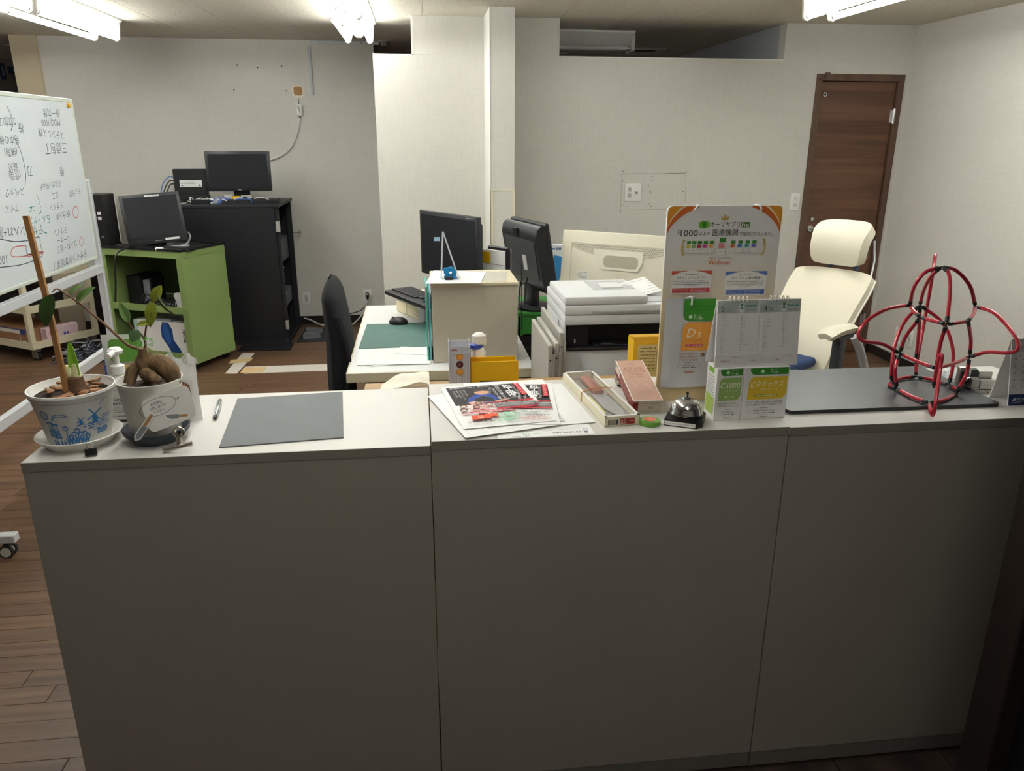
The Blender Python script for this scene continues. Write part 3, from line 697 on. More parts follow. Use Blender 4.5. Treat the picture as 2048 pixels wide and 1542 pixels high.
def flyer(pr, w, h):
    pr.rect(.012, w-.012, .150, h-.010, '#2b282a')
    pr.text('毎年恒例の包丁とぎます。 職人の技をこの機会に', .085, h-.018, .0085, '#f2f2f2', width=.13)
    pr.flat([(.045, .165), (.050, .195), (.075, .222), (.100, .224), (.118, .205), (.122, .178), (.100, .158), (.06, .156)], '#2c4a9c')
    pr.flat([(.060, .160), (.066, .190), (.090, .205), (.108, .190), (.110, .165)], '#2e302f')
    pr.flat(ell(.092, .236, .018, .020), '#c99a80'); pr.flat([(.070, .240), (.078, .262), (.100, .266), (.113, .252), (.113, .240), (.095, .246)], '#3d3434')
    pr.flat([(.050, .152), (.044, .166), (.060, .172), (.080, .162), (.078, .152)], '#d8a898'); pr.flat([(.105, .152), (.110, .164), (.130, .172), (.150, .176), (.150, .171), (.128, .160)], '#d8a898')
    pr.flat([(.125, .168), (.178, .186), (.176, .179)], '#8d8a88')
    for i, s_ in enumerate(('切れ味復活', '職人の手研ぎ', 'お預かり致します', '刃物の相談')):
        for k, c_ in enumerate(s_[:7]): pr.text(c_, .026+i*.0085, .255-k*.0105, .007, '#cfcfcf')
    for k, c_ in enumerate('包丁砥ぎ'): pr.text(c_, .162, .262-k*.0235, .026, '#ffffff', bold=.02)
    for k, c_ in enumerate('伝統の技で蘇らせる'): pr.text(c_, .137, .266-k*.0115, .011, '#f2f2f2')
    for k, c_ in enumerate('切れない包丁を復活'): pr.text(c_, .124, .245-k*.0095, .009, '#f2f2f2')
    pr.rect(.183, .195, .185, .280, '#c8323c')
    for k, c_ in enumerate('砥ぎリニューアル'): pr.text(c_, .189, .273-k*.0112, .0095, '#ffe9e6')
    for k, c_ in enumerate('その日のうちにお返し'): pr.text(c_, .176, .262-k*.0095, .0075, '#e8e8e8')
    pr.dashes(.100, w-.012, .146, .007, '#b5303c', 1, .05); pr.rect(.100, w-.012, .118, .137, '#6a6768')
    for k in range(3): pr.dashes(.103, w-.016, .133-k*.005, .0022, '#d0cfcf', k)
    pr.rect(.100, w-.012, .110, .1165, '#c03a46'); pr.rect(.014, .112, .1, .106, '#c03a46'); pr.text('研ぎ・刃の修理・柄の交換', .062, .103, .006, '#ffffff', width=.09)
    for cx, cy in ((.026, .136), (.022, .117), (.088, .136)): pr.flat(ell(cx, cy, .009, .006), '#4a3230'); pr.flat(ell(cx, cy-.001, .006, .0035), '#e8c4b0')
    for k in range(6): pr.dashes(.034, .082, .140-k*.0056, .0028, '#d98d88', k+20)
    pr.flat([(.028, .068), (.072, .070), (.073, .088), (.030, .086)], '#dc5236'); pr.text('研', .050, .077, .014, '#ffe0c8'); pr.flat([(.048, .090), (.072, .092), (.07, .095), (.05, .093)], '#45302c')
    pr.text('刃物研ぎ専門店', .045, .058, .010, '#3a2c2c', width=.060)
    for k in range(5): pr.dashes(.084, .122, .088-k*.008, .005, '#8cc7a0', k+40)
    for k in range(3): pr.dashes(.130, .190, .090-k*.007, .003, '#7a7a7a', k+50)
    pr.text('080-5539-3213', .160, .058, .011, '#c0505a', width=.062)
    pr.v = [(x, y if y >= .1495 else .1495-(.1495-y)*1.4, z_) for x, y, z_ in pr.v]
def formsheet(pr, w, h):
    pr.line([(.014, .014), (w-.010, .014), (w-.010, .1), (.014, .1), (.014, .014)], .0006, '#9aa8b8')
    pr.dashes(.05, .12, .040, .004, '#888890', 3); pr.dashes(.06, .10, .032, .003, '#888890', 4)
def phone(pr, w, h):
    pr.text('080-5539-3213', w-.052, .017, .012, '#40404a', width=.075, bold=.01); pr.dashes(.055, .10, .018, .006, '#8cc0a0', 7); pr.dashes(.02, .07, .006, .004, '#6a7a9a', 8)
    pr.text('213', w-.014, .032, .009, '#40404a'); pr.line([(.1, .03), (w-.02, .04)], .0008, '#9a9aa8'); pr.line([(.1, .036), (w-.04, .044)], .0006, '#b0b0b8'); pr.rect(w-.020, w-.012, .008, .020, '#7a7a88')
def letter(pr, w, h):
    for k in range(9): pr.dashes(.03, .07+.02*(k % 3), h-.05-k*.014, .003, '#aab0b8', k)
    pr.flat(ell(.03, h-.02, .004), '#e8843c')
G = 'papers on the middle counter unit'
zz = Z2
q = atz(997, 878, zz); q2 = atz(1190, 868, zz); an = math.degrees(math.atan2(q2.y-q.y, q2.x-q.x))
sheet('flyer', 'lowest flyer with the phone number strip at the counter edge, under the stack', q2, an, .21, .297, zz, draw=phone, anchor='br', grp=G)
q = atz(927, 767, zz+.001)
sheet('paper_sheet', 'white sheet peeking out at the back of the flyer stack', (q.x, q.y), 3, .21, .297, zz+.0012, anchor='tl', grp=G)
q = atz(1191, 845, zz+.002); q1 = atz(1116, 765, zz+.002); an = math.degrees(math.atan2(q1.y-q.y, q1.x-q.x))-90
sheet('letter_sheet', 'white letter with grey lines fanned out right of the flyers', q, an-1, .16, .29, zz+.0024, draw=letter, anchor='br', grp=G)
q = atz(1130, 843, zz+.003)
sheet('paper_sheet', 'grey edged sheet between the letter and the flyers', (q.x, q.y), 4, .14, .22, zz+.0036, mat('grey_paper', (205, 206, 206), .6), anchor='br', grp=G)
q = atz(931, 877, zz+.004); q2 = atz(1117, 852, zz+.004); an = math.degrees(math.atan2(q2.y-q.y, q2.x-q.x))
sheet('form_sheet', 'white form sheet sticking out to the left below the flyers', q, an+1, .21, .297, zz+.0048, draw=formsheet, grp=G)
q = atz(1121, 849, zz+.006); q1 = atz(1103, 767, zz+.006); an = math.degrees(math.atan2(q1.y-q.y, q1.x-q.x))-90
sheet('flyer', 'second black and white knife sharpening flyer fanned out to the right', q, an, .21, .297, zz+.0060, draw=flyer, anchor='br', grp=G)
q = atz(927, 858, zz+.008); q2 = atz(1113, 841, zz+.008); an = math.degrees(math.atan2(q2.y-q.y, q2.x-q.x))
sheet('flyer', 'topmost knife sharpening flyer with a man in blue at work', q, an, .211, .297, zz+.0074, draw=flyer, grp=G)

# ------------------------------------------------------------------ boxed kitchen knife
q = atz(1209, 855, zz); q2 = atz(1277.6, 850, zz); q3 = atz(1133, 762, zz)
an = math.degrees(math.atan2(q2.y-q.y, q2.x-q.x))*.5+0.3
kb = thing('knife_box', 'cream cardboard box with a kitchen knife under a clear window', 'box', (q.x+.001, q.y+.002, zz), an+2.5)
kw, kl, kh = .081, .345, .023
M_cream = mat('cream_card', (232, 224, 196), .6); M_kin = mat('knife_box_inside', (150, 140, 128), .7)
MB(M_cream).box(0, kw, 0, kl, 0, .0015).box(0, .0015, 0, kl, 0, kh).box(kw-.0015, kw, 0, kl, 0, kh).box(0, kw, 0, .0015, 0, kh).box(0, kw, kl-.0015, kl, 0, kh).build('carton', kb, smooth=0)
MB(mat('white_card', (232, 229, 224), .5)).box(.0, .006, 0, kl, kh, kh+.001).box(kw-.006, kw, 0, kl, kh, kh+.001).box(0, kw, 0, .007, kh, kh+.001).box(0, kw, kl-.007, kl, kh, kh+.001).build('window_rim', kb, smooth=0)
MB(M_kin).box(.002, kw-.002, .002, kl-.002, .0015, .006).build('liner', kb, smooth=0)
MB(mat('knife_steel', (184, 184, 186), .4, .35)).prism([(.030, .19), (.028, .09), (.040, .045), (.056, .024), (.066, .040), (.070, .08), (.068, .19)], .010, .012).build('blade', kb, smooth=0)
MB(mat('knife_edge_steel', (225, 225, 225), .15, 1)).prism([(.064, .185), (.0655, .08), (.061, .040), (.056, .025), (.067, .040), (.0712, .08), (.0695, .185)], .0121, .0126).build('cutting_edge', kb, smooth=0)
ha = MB(mat('striped_handle_wood', (150, 92, 72), .5, var=.35, vs=4, stretch=(60, 2, 8)))
ha.rbox(.036, .062, .19, .318, .007, .021, .005, 2).build('handle', kb)
MB(mat('pale_yellow_slip', (222, 214, 140), .6)).box(.010, .026, .07, .19, .0065, .0075).build('paper_slip', kb, smooth=0)
MB(mat('clear_film', (255, 255, 255), .08, alpha=.05)).box(.006, kw-.006, .007, kl-.007, kh+.0003, kh+.0005).build('clear_window', kb, smooth=0)
pr = MB(None, frame((0, -.0003, 0), (1, 0, 0), (0, 0, 1)))
for k in range(16): pr.rect(.007+k*.0011, .007+k*.0011+(.0004 if k % 3 else .0008), .004, .016, '#222222')
pr.rect(.026, .030, .004, .016, '#4a4a4a'); pr.rect(.034, .069, .004, .018, '#9c3a30'); pr.text('包丁', .042, .013, .007, '#f0d8c0'); pr.dashes(.036, .05, .007, .0035, '#f0d8c0', 3); pr.dashes(.056, .066, .012, .004, '#f0d8c0', 4)
pr.build('end_label', kb, smooth=0)
rb = MB(mat('rubber_band', (196, 128, 66), .6)); yb = .187
rb.tube([(-.0006, yb-.012, -.0002), (-.0006, yb-.012, kh+.0015), (.02, yb, kh+.003), (.05, yb+.010, kh+.003), (kw+.0006, yb+.006, kh+.0015), (kw+.0006, yb+.006, .0)], .0013, 6).build('band', None)
rbo = bpy.context.scene.objects[-1] if False else [o for o in C.objects if o.name == 'band'][0]
rbo.name = 'rubber_band'; tag(rbo, 'tan rubber band stretched around the knife box', 'rubber band'); rbo.location = kb.location; rbo.rotation_euler = kb.rotation_euler

# ------------------------------------------------------------------ whetstone box, propped at the back
q = atz(1277, 829, zz); q2 = atz(1322, 828, zz)
wb_ = thing('whetstone_box', 'pink lidded whetstone carton with gold lettering, propped up at the back', 'box', (.4735, 1.622, zz), -2)
M_pink = mat('pink_lid', (190, 154, 138), .4); M_red = mat('dark_red_card', (132, 42, 44), .6)
Tw = Matrix.Rotation(R(10.5), 4, 'X')
MB(M_red, Tw).rbox(.001, .068, .001, .206, 0, .033, .001, 1).build('carton', wb_)
lid = MB(M_pink, Tw).rbox(0, .069, 0, .207, .0295, .0345, .0012, 1).build('lid', wb_)
MB(mat('white_card', (232, 229, 224), .5), Tw).box(-.0004, .0694, -.0004, .0014, .0335, .035).box(-.0004, .0014, 0, .207, .0335, .035).box(.068, .0694, 0, .207, .0335, .035).build('lid_edge', wb_, smooth=0)
pr = MB(None, Tw @ frame((0, 0, .0347), (1, 0, 0), (0, 1, 0)))
pr.line(ell(.0345, .185, .010, .005)+[(.0445, .185)], .0008, '#9c6a54'); pr.text('KING', .0345, .182, .006, '#8a4a40') if False else None
pr.text('KING', .0345, .163, .017, '#9a6a58', width=.045); pr.text('DELUXE', .0345, .147, .015, '#9a6a58', width=.054); pr.text('STONE', .0345, .131, .010, '#9a6a58', width=.034); pr.text('No.1000', .0345, .118, .010, '#9a6a58', width=.034)
pr.line(ell(.014, .072, .008, .013, 12, -80, 80), .0014, '#d8b8a8'); pr.line([(.048, .082), (.046, .070), (.052, .064), (.057, .058)], .0016, '#d8b8a8')
pr.text('キングデラックス', .0345, .040, .007, '#8a5a50', width=.034); pr.dashes(.014, .056, .030, .003, '#a07464', 2); pr.build('lid_print', wb_, smooth=0)
pr = MB(None, Tw @ frame((0, -.0006, 0), (1, 0, 0), (0, 0, 1)))
pr.rect(.012, .0685, .001, .034, '#b8aa98'); pr.text('KING DELUXE', .041, .028, .0055, '#4a4038', width=.038); pr.line([(.016, .0225), (.066, .0225)], .0004, '#6a6058'); pr.text('砥石', .042, .016, .006, '#4a4038'); pr.text('キング・ファインストーン', .041, .007, .006, '#3a302c', width=.042, rot=180); pr.build('front_label', wb_, smooth=0)
pr = MB(None, Tw @ frame((-.0003, .207, 0), (0, -1, 0), (0, 0, 1)))
pr.rect(.01, .06, .014, .030, '#e4d8cc'); 
for k in range(5): pr.dashes(.07, .19, .028-k*.005, .003, '#d8a8a0', k)
pr.build('side_label', wb_, smooth=0)
q = atz(1233, 772, zz)
fo = thing('foil_wad', 'crumpled silver foil wad under the back of the whetstone carton', 'foil', (q.x+.012, q.y+.0, zz))
rn = random.Random(12); bmf = bmesh.new(); bmesh.ops.create_icosphere(bmf, subdivisions=3, radius=1)
fm = MB(mat('crinkled_foil', (206, 202, 198), .25, .9)); vs = []
for v in bmf.verts:
    k = 1+rn.uniform(-.28, .28); vs.append((v.co.x*.017*k, v.co.y*.020*k, max(0.0, .017+v.co.z*.017*k)))
bmf.verts.index_update(); fm.add(vs, [tuple(v.index for v in f.verts) for f in bmf.faces]); bmf.free(); fm.build('foil', fo, smooth=0)
MB(M_red).rbox(.004, .016, -.016, -.004, .002, .018, .003, 1).build('red_wrapper', fo)

# ------------------------------------------------------------------ green tin
q = atz(1300, 849, zz)
tn = thing('green_tin', 'small round green see-through tin with a red label, by the bell', 'tin', (q.x, q.y+.004, zz))
M_gg = mat('green_glassy', (120, 182, 66), .12, alpha=.7)
MB(M_gg).lathe([(0, 0), (.0225, 0), (.0245, .002), (.0245, .007), (.023, .008)], 36).build('dish', tn)
MB(mat('green_lid', (150, 205, 90), .1, alpha=.45)).lathe([(.0245, .0075), (.025, .010), (.022, .0112), (0, .0112)], 36).build('lid', tn)
pr = MB(None, Matrix.Translation((0, 0, .0115))); pr.flat(ell(0, 0, .0135), '#cf6a58'); pr.text('印', 0, 0, .009, '#f0b090'); pr.line(ell(0, 0, .0115)+[(.0115, 0)], .0008, '#f0a088'); pr.build('label', tn, smooth=0)

# ------------------------------------------------------------------ desk bell
be = thing('desk_bell', 'chrome push bell on a black octagonal base with a white notice strip', 'bell', (.5795, 1.560, zz), -27)
bs, cc = .041, .010
octp = [(-bs+cc, -bs), (bs-cc, -bs), (bs, -bs+cc), (bs, bs-cc), (bs-cc, bs), (-bs+cc, bs), (-bs, bs-cc), (-bs, -bs+cc)]
octp = [(-bs, -bs), (bs-.012, -bs), (bs, -bs+.016), (bs, bs-cc), (bs-cc, bs), (-bs+cc, bs), (-bs, bs-cc)]
M_bk = mat('bell_base_black', (20, 20, 21), .35)
MB(M_bk).prism(octp, 0, .016).build('base', be, smooth=0)
MB(M_bk).lathe([(.039, .016), (.0385, .019), (.034, .0205), (.030, .0195), (0, .0195)], 40).build('base_ring', be)
M_mir = mat('bell_chrome', (225, 226, 228), .06, 1)
MB(M_mir).lathe([(.0365, .0215), (.0372, .0235), (.0355, .0275), (.034, .036), (.0285, .047), (.019, .0545), (.008, .0575), (0, .058)], 48).build('dome', be)
MB(M_mir).lathe([(.008, .0575), (.0085, .060), (.004, .0615), (.0022, .0625), (.0022, .064)], 20).build('collar', be)
MB(mat('bell_knob', (70, 66, 64), .3, .8)).lathe([(0, .064), (.003, .0645), (.0036, .067), (.0025, .0705), (0, .071)], 16).build('push_knob', be)
pr = MB(None, frame((0, -bs-.0003, 0), (1, 0, 0), (0, 0, 1))); pr.rect(-bs+.001, bs-.014, .0025, .0115, '#eceae6'); pr.text('いらっしゃいませ。ご用の方はベルを押してください。', -.0065, .007, .0035, '#222222', width=.064, bold=.015); pr.build('notice_strip', be, smooth=0)

# ------------------------------------------------------------------ display board
bx0, bx1, by, bzt = .5535, .8245, 1.702, 1.406
db = thing('display_board', 'tall standing display board with orange corners and product poster', 'display board', ((bx0+bx1)/2, by, zz))
bw = (bx1-bx0)/2; bh = bzt-zz
M_bd = mat('board_print', (214, 196, 156), .55)
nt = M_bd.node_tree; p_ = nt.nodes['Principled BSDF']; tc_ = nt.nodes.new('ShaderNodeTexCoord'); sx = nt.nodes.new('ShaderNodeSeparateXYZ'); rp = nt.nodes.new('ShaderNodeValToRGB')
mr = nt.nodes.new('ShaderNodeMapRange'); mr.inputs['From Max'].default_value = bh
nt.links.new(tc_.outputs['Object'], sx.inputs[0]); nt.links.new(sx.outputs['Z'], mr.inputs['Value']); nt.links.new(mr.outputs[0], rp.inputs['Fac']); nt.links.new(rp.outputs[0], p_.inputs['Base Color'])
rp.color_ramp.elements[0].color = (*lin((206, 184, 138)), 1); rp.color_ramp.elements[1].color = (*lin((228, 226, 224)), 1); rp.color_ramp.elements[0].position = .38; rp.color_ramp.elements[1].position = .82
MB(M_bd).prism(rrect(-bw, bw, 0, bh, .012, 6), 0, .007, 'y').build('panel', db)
MB(mat('white_trim', (228, 227, 222), .5)).box(-bw, bw, .007, .09, 0, .004).build('foot', db, smooth=0)
pr = MB(None, frame((0, -.0003, 0), (1, 0, 0), (0, 0, 1)))
def dome(a0, a1, rx, ry, cy, n=16): return ell(0, cy, rx, ry, n, a0, a1)
for s in (-1, 1):                                   # orange corners with a paler swoosh
    def arcp(rx, ry): return [(s*rx*math.cos(R(a)), bh-.079+ry*math.sin(R(a))) for a in range(8, 68, 5)]
    o1 = arcp(.1365, .084); o2 = arcp(.1405, .104); o3 = arcp(.1415, .111)
    cl_ = lambda P: [(max(-bw+.001, min(bw-.001, a)), min(bh-.001, b)) for a, b in P]
    corner = rrect(-bw+.001, bw-.001, .02, bh-.001, .012, 6)
    pr.flat(cl_(o1)+cl_(o2)[::-1], '#cf6a2c')
    pr.flat(cl_(o2)+cl_(o3)[::-1], '#ecdcc0')
    tip = cl_(o3)
    pr.flat(tip+[(s*(bw-.013), bh-.001), (s*(bw-.005), bh-.004), (s*(bw-.001), bh-.013)], '#e0962e')
top_ = bh
pr.flat([(-.008, top_-.032), (-.0085, top_-.022), (-.004, top_-.028), (0, top_-.017), (.004, top_-.028), (.0085, top_-.022), (.008, top_-.032)], '#c8a850')
pr.flat(ell(-.052, top_-.042, .0085), '#6cae3a'); pr.flat(ell(-.043, top_-.042, .0085), '#7cba44'); pr.flat(ell(-.0475, top_-.042, .0045, .0075), '#3f7f24')
pr.text('オーソサプリ', .001, top_-.042, .0145, '#3c3a38', width=.070); pr.flat(rrect(.038, .060, top_-.049, top_-.037, .003), '#4f7f2c'); pr.text('Pro', .049, top_-.043, .011, '#f4f4f0', shear=.2, bold=.02, width=.018)
pr.text('全', -.107, top_-.054, .0055, '#3c3a38'); pr.text('国', -.107, top_-.0605, .0055, '#3c3a38')
pr.text('1000', -.082, top_-.060, .0195, '#3c3a38', width=.040); pr.text('以上の', -.0465, top_-.0615, .009, '#3c3a38', width=.026); pr.text('医療機関', .003, top_-.060, .0165, '#3c3a38', width=.060); pr.text('で使用されています。', .0765, top_-.0635, .0095, '#3c3a38', width=.078)
cols = ('#d6c84c', '#8fae6a', '#c0404a', '#c8508e', '#e0a040', '#d88a8e', '#d86a38', '#4a7ac0', '#58a8a8', '#7a68b0')
xs = (-.082, -.070, -.057, -.043, -.029, -.004, .022, .039, .056, .072)
for i, (c_, x) in enumerate(zip(cols, xs)):
    k = 1.45 if i == 5 else 1; w_, h_ = .0062*k, .0135*k; cyy = top_-.091
    pr.rect(x-w_, x+w_, cyy-h_, cyy+h_, '#e8e6e2'); pr.rect(x-w_*.6, x+w_, cyy+h_*.45, cyy+h_*.96, '#3c8a34'); pr.flat(rrect(x-w_*.8, x+w_*.8, cyy-h_*.25, cyy+h_*.38, .001, 2), c_); pr.dashes(x-w_*.4, x+w_*.5, cyy-h_*.6, .0014, '#8a8a80', i); pr.rect(x+w_, x+w_*1.16, cyy-h_, cyy+h_, '#b4b2b0')
for s, cx in ((-1, -.093), (1, .094)):
    for k in range(9):
        a = R(-50+k*12.5); x_, y_ = cx+s*(.010*math.cos(a)-.006), top_-.093+.022*math.sin(a)
        pr.flat(ell(x_, y_, .0032, .0014, 6), '#b8a048'); pr.flat(ell(x_+s*.002, y_+.001, .0013, .0026, 6), '#c8b460')
pr.text('栄養でウェルネスな人生を', -.006, top_-.117, .005, '#7a6a60', width=.052)
pr.text('W', -.0255, top_-.126, .016, '#d87a30', bold=.012); pr.text('ellness', .001, top_-.127, .0125, '#cc4a36', width=.035, bold=.008); pr.text('+', .021, top_-.122, .010, '#cc4a36')
pr.build('poster_print', db, smooth=0)
M_hook = mat('white_hook', (238, 238, 236), .35)
for s in (-1, 1):
    x_ = s*.071+.004
    MB(M_hook).tube(spline([(x_-s*.008*-1, -.002, bh-.012), (x_+s*.006, -.006, bh-.006), (x_, -.004, bh+.001), (x_-s*.003, .010, bh+.0005)], 4), .0022, 8).build('hook', db)
def minicard(name, label, p0, p1, head, ttl, corner):
    a, b = aty(*p0, by-.006), aty(*p1, by-.006); w, h = b.x-a.x, a.z-b.z
    t = thing(name, label, 'card', (a.x, by-.0012, b.z), 0, 'product cards on the display board')
    MB(mat('white_card', (232, 229, 224), .5)).box(0, w, -.0006, 0, 0, h).build('card_sheet', t, smooth=0)
    pr = MB(None, frame((0, -.0007, 0), (1, 0, 0), (0, 0, 1)))
    for s in (0, 1):
        X = lambda v: v if s == 0 else w-v
        pr.flat([(X(0), h), (X(w*.42), h), (X(w*.2), h-.0035), (X(.002), h-.010), (X(0), h-.010)], corner)
    pr.flat(ell(w*.36, h-.0085, .0018), '#5a8a3a'); pr.dashes(w*.42, w*.66, h-.0085, .0022, '#5a6a50', 2)
    pr.text(ttl, w*.5, h-.0155, .0072, '#3a3a44', width=w*.70)
    for k in range(3): pr.dashes(.004, w-.005, h-.0235-k*.0038, .0019, '#6a6a72', k)
    pr.dashes(w*.35, w*.65, h-.0345, .0014, '#9a9a9a', 7)
    pr.rect(.003, w-.003, .003, .0145, head)
    for k in range(3):
        for x in (.005, w*.5): pr.rect(x, x+.0016, .0115-k*.0035, .0127-k*.0035, '#ffffff'); pr.dashes(x+.003, x+w*.38, .012-k*.0035, .0012, '#f0e0e0', k+int(x*1000))
    pr.build('print', t, smooth=0)
minicard('product_card', 'small card with red corners and red box, left on the display board', (1345, 543), (1422, 588), '#c0484a', 'D3フィッシュオイル', '#cc5a4a')
minicard('product_card', 'small card with blue corners and blue box, right on the display board', (1453, 544), (1531, 591), '#4a6cae', 'オーソヘム鉄+葉酸', '#5a78c0')

# hanging pouch
a, b = aty(1336, 598, by-.012), aty(1415, 774, by-.012)
hw, hh = (b.x-a.x)/2+.003, a.z-b.z
hp = thing('hanging_pouch', 'silver pouch with green top and orange label hung on the display board', 'pouch', ((a.x+b.x)/2+.002, by-.002, b.z))
M_foil = mat('silver_foil_pouch', (212, 214, 216), .3, .35)
def pf(u, v): return ((u-.5)*2*hw*(1.04-.04*v), -.002-.010*math.sin(PI*u)**.5*math.sin(PI*min(1, .1+v*.85))**.7, v*hh)
MB(M_foil).grid(pf, 14, 14).box(-hw, hw, -.0012, 0, .001, hh-.001).build('bag', hp)
pr = MB(None, frame((0, -.0126, 0), (1, 0, 0), (0, 0, 1))); T = hh
g1 = [(-.019, T-.001), (-.019, T-.040), (-.015, T-.049), (-.006, T-.053), (hw-.003, T-.053), (hw-.003, T-.001)]
pr.flat(g1, '#3f8f2e'); pr.rect(-.019, hw-.003, T-.021, T-.019, '#2f7a24'); pr.rect(-.019, hw-.003, T-.027, T-.026, '#2f7a24'); pr.flat(ell(-.002, T-.043, .0045), '#cfe6c8'); pr.text('オーソ', .014, T-.040, .0085, '#e8f2e4', width=.018); pr.text('サプリ顆粒', .017, T-.047, .0075, '#e8f2e4', width=.023)
pr.flat([(-.020, T-.125), (-.020, T-.073), (-.015, T-.060), (-.006, T-.056), (hw-.003, T-.056), (hw-.003, T-.112), (hw-.008, T-.121), (hw-.016, T-.125)], '#e8a246')
pr.text('ファミリー', .008, T-.066, .006, '#d8743a', width=.022); pr.text('D', .002, T-.081, .030, '#fbeedc', shear=.2); pr.text('3', .021, T-.087, .021, '#fbeedc', shear=.15)
pr.text('フィッシュオイル', .010, T-.100, .010, '#b84a34', width=.044); pr.flat(rrect(-.011, .033, T-.1145, T-.1085, .003), '#c83a54'); pr.text('ビタミンD1000IU/粒', .011, T-.1115, .0048, '#ffffff', width=.038); pr.text('90 Capsules', .010, T-.120, .0045, '#fbeedc', width=.022)
for k, s_ in enumerate(('ミセル化(乳化)で', '吸収性を高めた', 'ビタミンD+魚油')): pr.text(s_, .0, T-.132-k*.0075, .007, '#9a4a48', width=.044)
pr.flat(ell(.034, T-.135, .005), '#6a3a30'); pr.flat(ell(.034, T-.135, .0028), '#d0a060')
pr.line(ell(-.004, T-.160, .022, .009, 8, 140, 220), .0005, '#6a6a6a'); pr.line(ell(.008, T-.160, .022, .009, 8, -40, 40), .0005, '#6a6a6a'); pr.dashes(-.008, .012, T-.154, .002, '#6a6a6a', 3); pr.text('全国1500以上の', .002, T-.160, .005, '#5a5a5a', width=.026); pr.dashes(-.014, .020, T-.1655, .003, '#5a5a5a', 5); pr.text('Wellness+', .004, T-.176, .0085, '#b8542e', width=.027, bold=.02)
pr.build('label_print', hp, smooth=0)
MB(M_hook).tube(spline([(-.004, -.004, T+.004), (-.003, -.016, T+.003), (-.003, -.016, T-.014)], 4), .0022, 8).tube(spline([(-.014, -.006, T+.001), (-.003, -.014, T+.005), (.008, -.006, T+.001)], 4), .0015, 6).build('hanging_hook', hp)
MB(M_hook).cyl((.004, -.012, -.026), (.004, -.012, -.010), .002, n=8).build('spare_peg', db).location = (hp.location.x-db.location.x+.0, 0, hp.location.z-zz)

# ------------------------------------------------------------------ the two supplement cartons
M_bx = mat('carton_white', (230, 228, 226), .5)
def carton(label, x0, x1, y0, d, h, rz, ttl, c1, c2, sub, big):
    w = x1-x0
    t = thing('supplement_carton', label, 'carton', (x0, y0, zz), rz, 'supplement cartons')
    MB(M_bx).rbox(0, w, 0, d, 0, h, .0008, 1).build('carton_body', t)
    pr = MB(None, frame((0, -.0003, 0), (1, 0, 0), (0, 0, 1))); m = .004
    pr.flat([(w*.13, h-.002), (w*.13, h-.009), (w*.18, h-.016), (w*.26, h-.018), (w-.003, h-.018), (w-.003, h-.002)], '#3f8a30'); pr.flat(ell(w*.40, h-.010, .0042), '#cfe6c8'); pr.text('オーソ', w*.64, h-.007, .0062, '#e8f2e4', width=.014); pr.text('サプリ顆粒', w*.66, h-.0135, .0056, '#e8f2e4', width=.018)
    pr.flat([(w*.10, .047), (w*.12, .090), (w*.18, .0985), (w*.26, h-.0225), (w-.004, h-.0225), (w-.004, .058), (w-.009, .050), (w-.016, .047)], c1)
    pr.text(ttl, w*.52, .083, big, '#fbf6e6', width=w*.72, shear=.15); pr.text(sub, w*.58, .070, .006, '#f0ecd8', width=w*.4)
    pr.flat(rrect(w*.24, w*.80, .0535, .059, .0025), c2); pr.dashes(w*.3, w*.74, .056, .0024, '#f6f0d8', 5)
    pr.text('国産野菜配合でやさしい' if w < .08 else 'ビタミンB群・亜鉛濃度で体調管理', w*.5, .0405, .005, '#5a5a54', width=w*.8); pr.text('天然由来ビタミンC' if w < .08 else 'すぐに使えるさらさら粉末タイプ', w*.5, .0345, .005, '#5a5a54', width=w*.8)
    pr.line(ell(w*.5, .0185, w*.36, .008, 8, 150, 210), .0004, '#8a8a84'); pr.line(ell(w*.5, .0185, w*.36, .008, 8, -30, 30), .0004, '#8a8a84'); pr.dashes(w*.40, w*.6, .0265, .002, '#6a6a64', 2); pr.text('全国1000以上の', w*.5, .0205, .0052, '#55554f', width=w*.48); pr.dashes(w*.24, w*.76, .0145, .0028, '#6a6a64', 8)
    pr.text('Wellness+', w*.5, .006, .0055, '#8a4a34', width=.018, bold=.02); pr.build('front_print', t, smooth=0)
    return t, d, h
t, d, h = carton('narrow white and green carton standing left under the double calendar', .6435, .7065, 1.557, .055, .123, 2, 'C1000', '#9ab86a', '#8aaa50', 'ミックス', .019)
pr = MB(None, frame((-.0003, d, 0), (0, -1, 0), (0, 0, 1)))
pr.rect(.012, .040, h-.016, h-.004, '#7fae48')
for k in range(9): pr.dashes(.010, .045, h-.024-k*.006, .002, '#6a6a6a', k)
pr.flat([(.006, .012), (.048, .012), (.048, .052), (.006, .058)], '#a8c060'); 
for k in range(4): pr.dashes(.012, .042, .046-k*.008, .003, '#8aa44a', k+4)
pr.build('side_print', t, smooth=0)
carton('wide white and yellow carton standing right under the double calendar', .7075, .8135, 1.5585, .055, .123, .5, 'ビタミックス', '#e2c03a', '#b8aa3a', 'タイプ', .017)

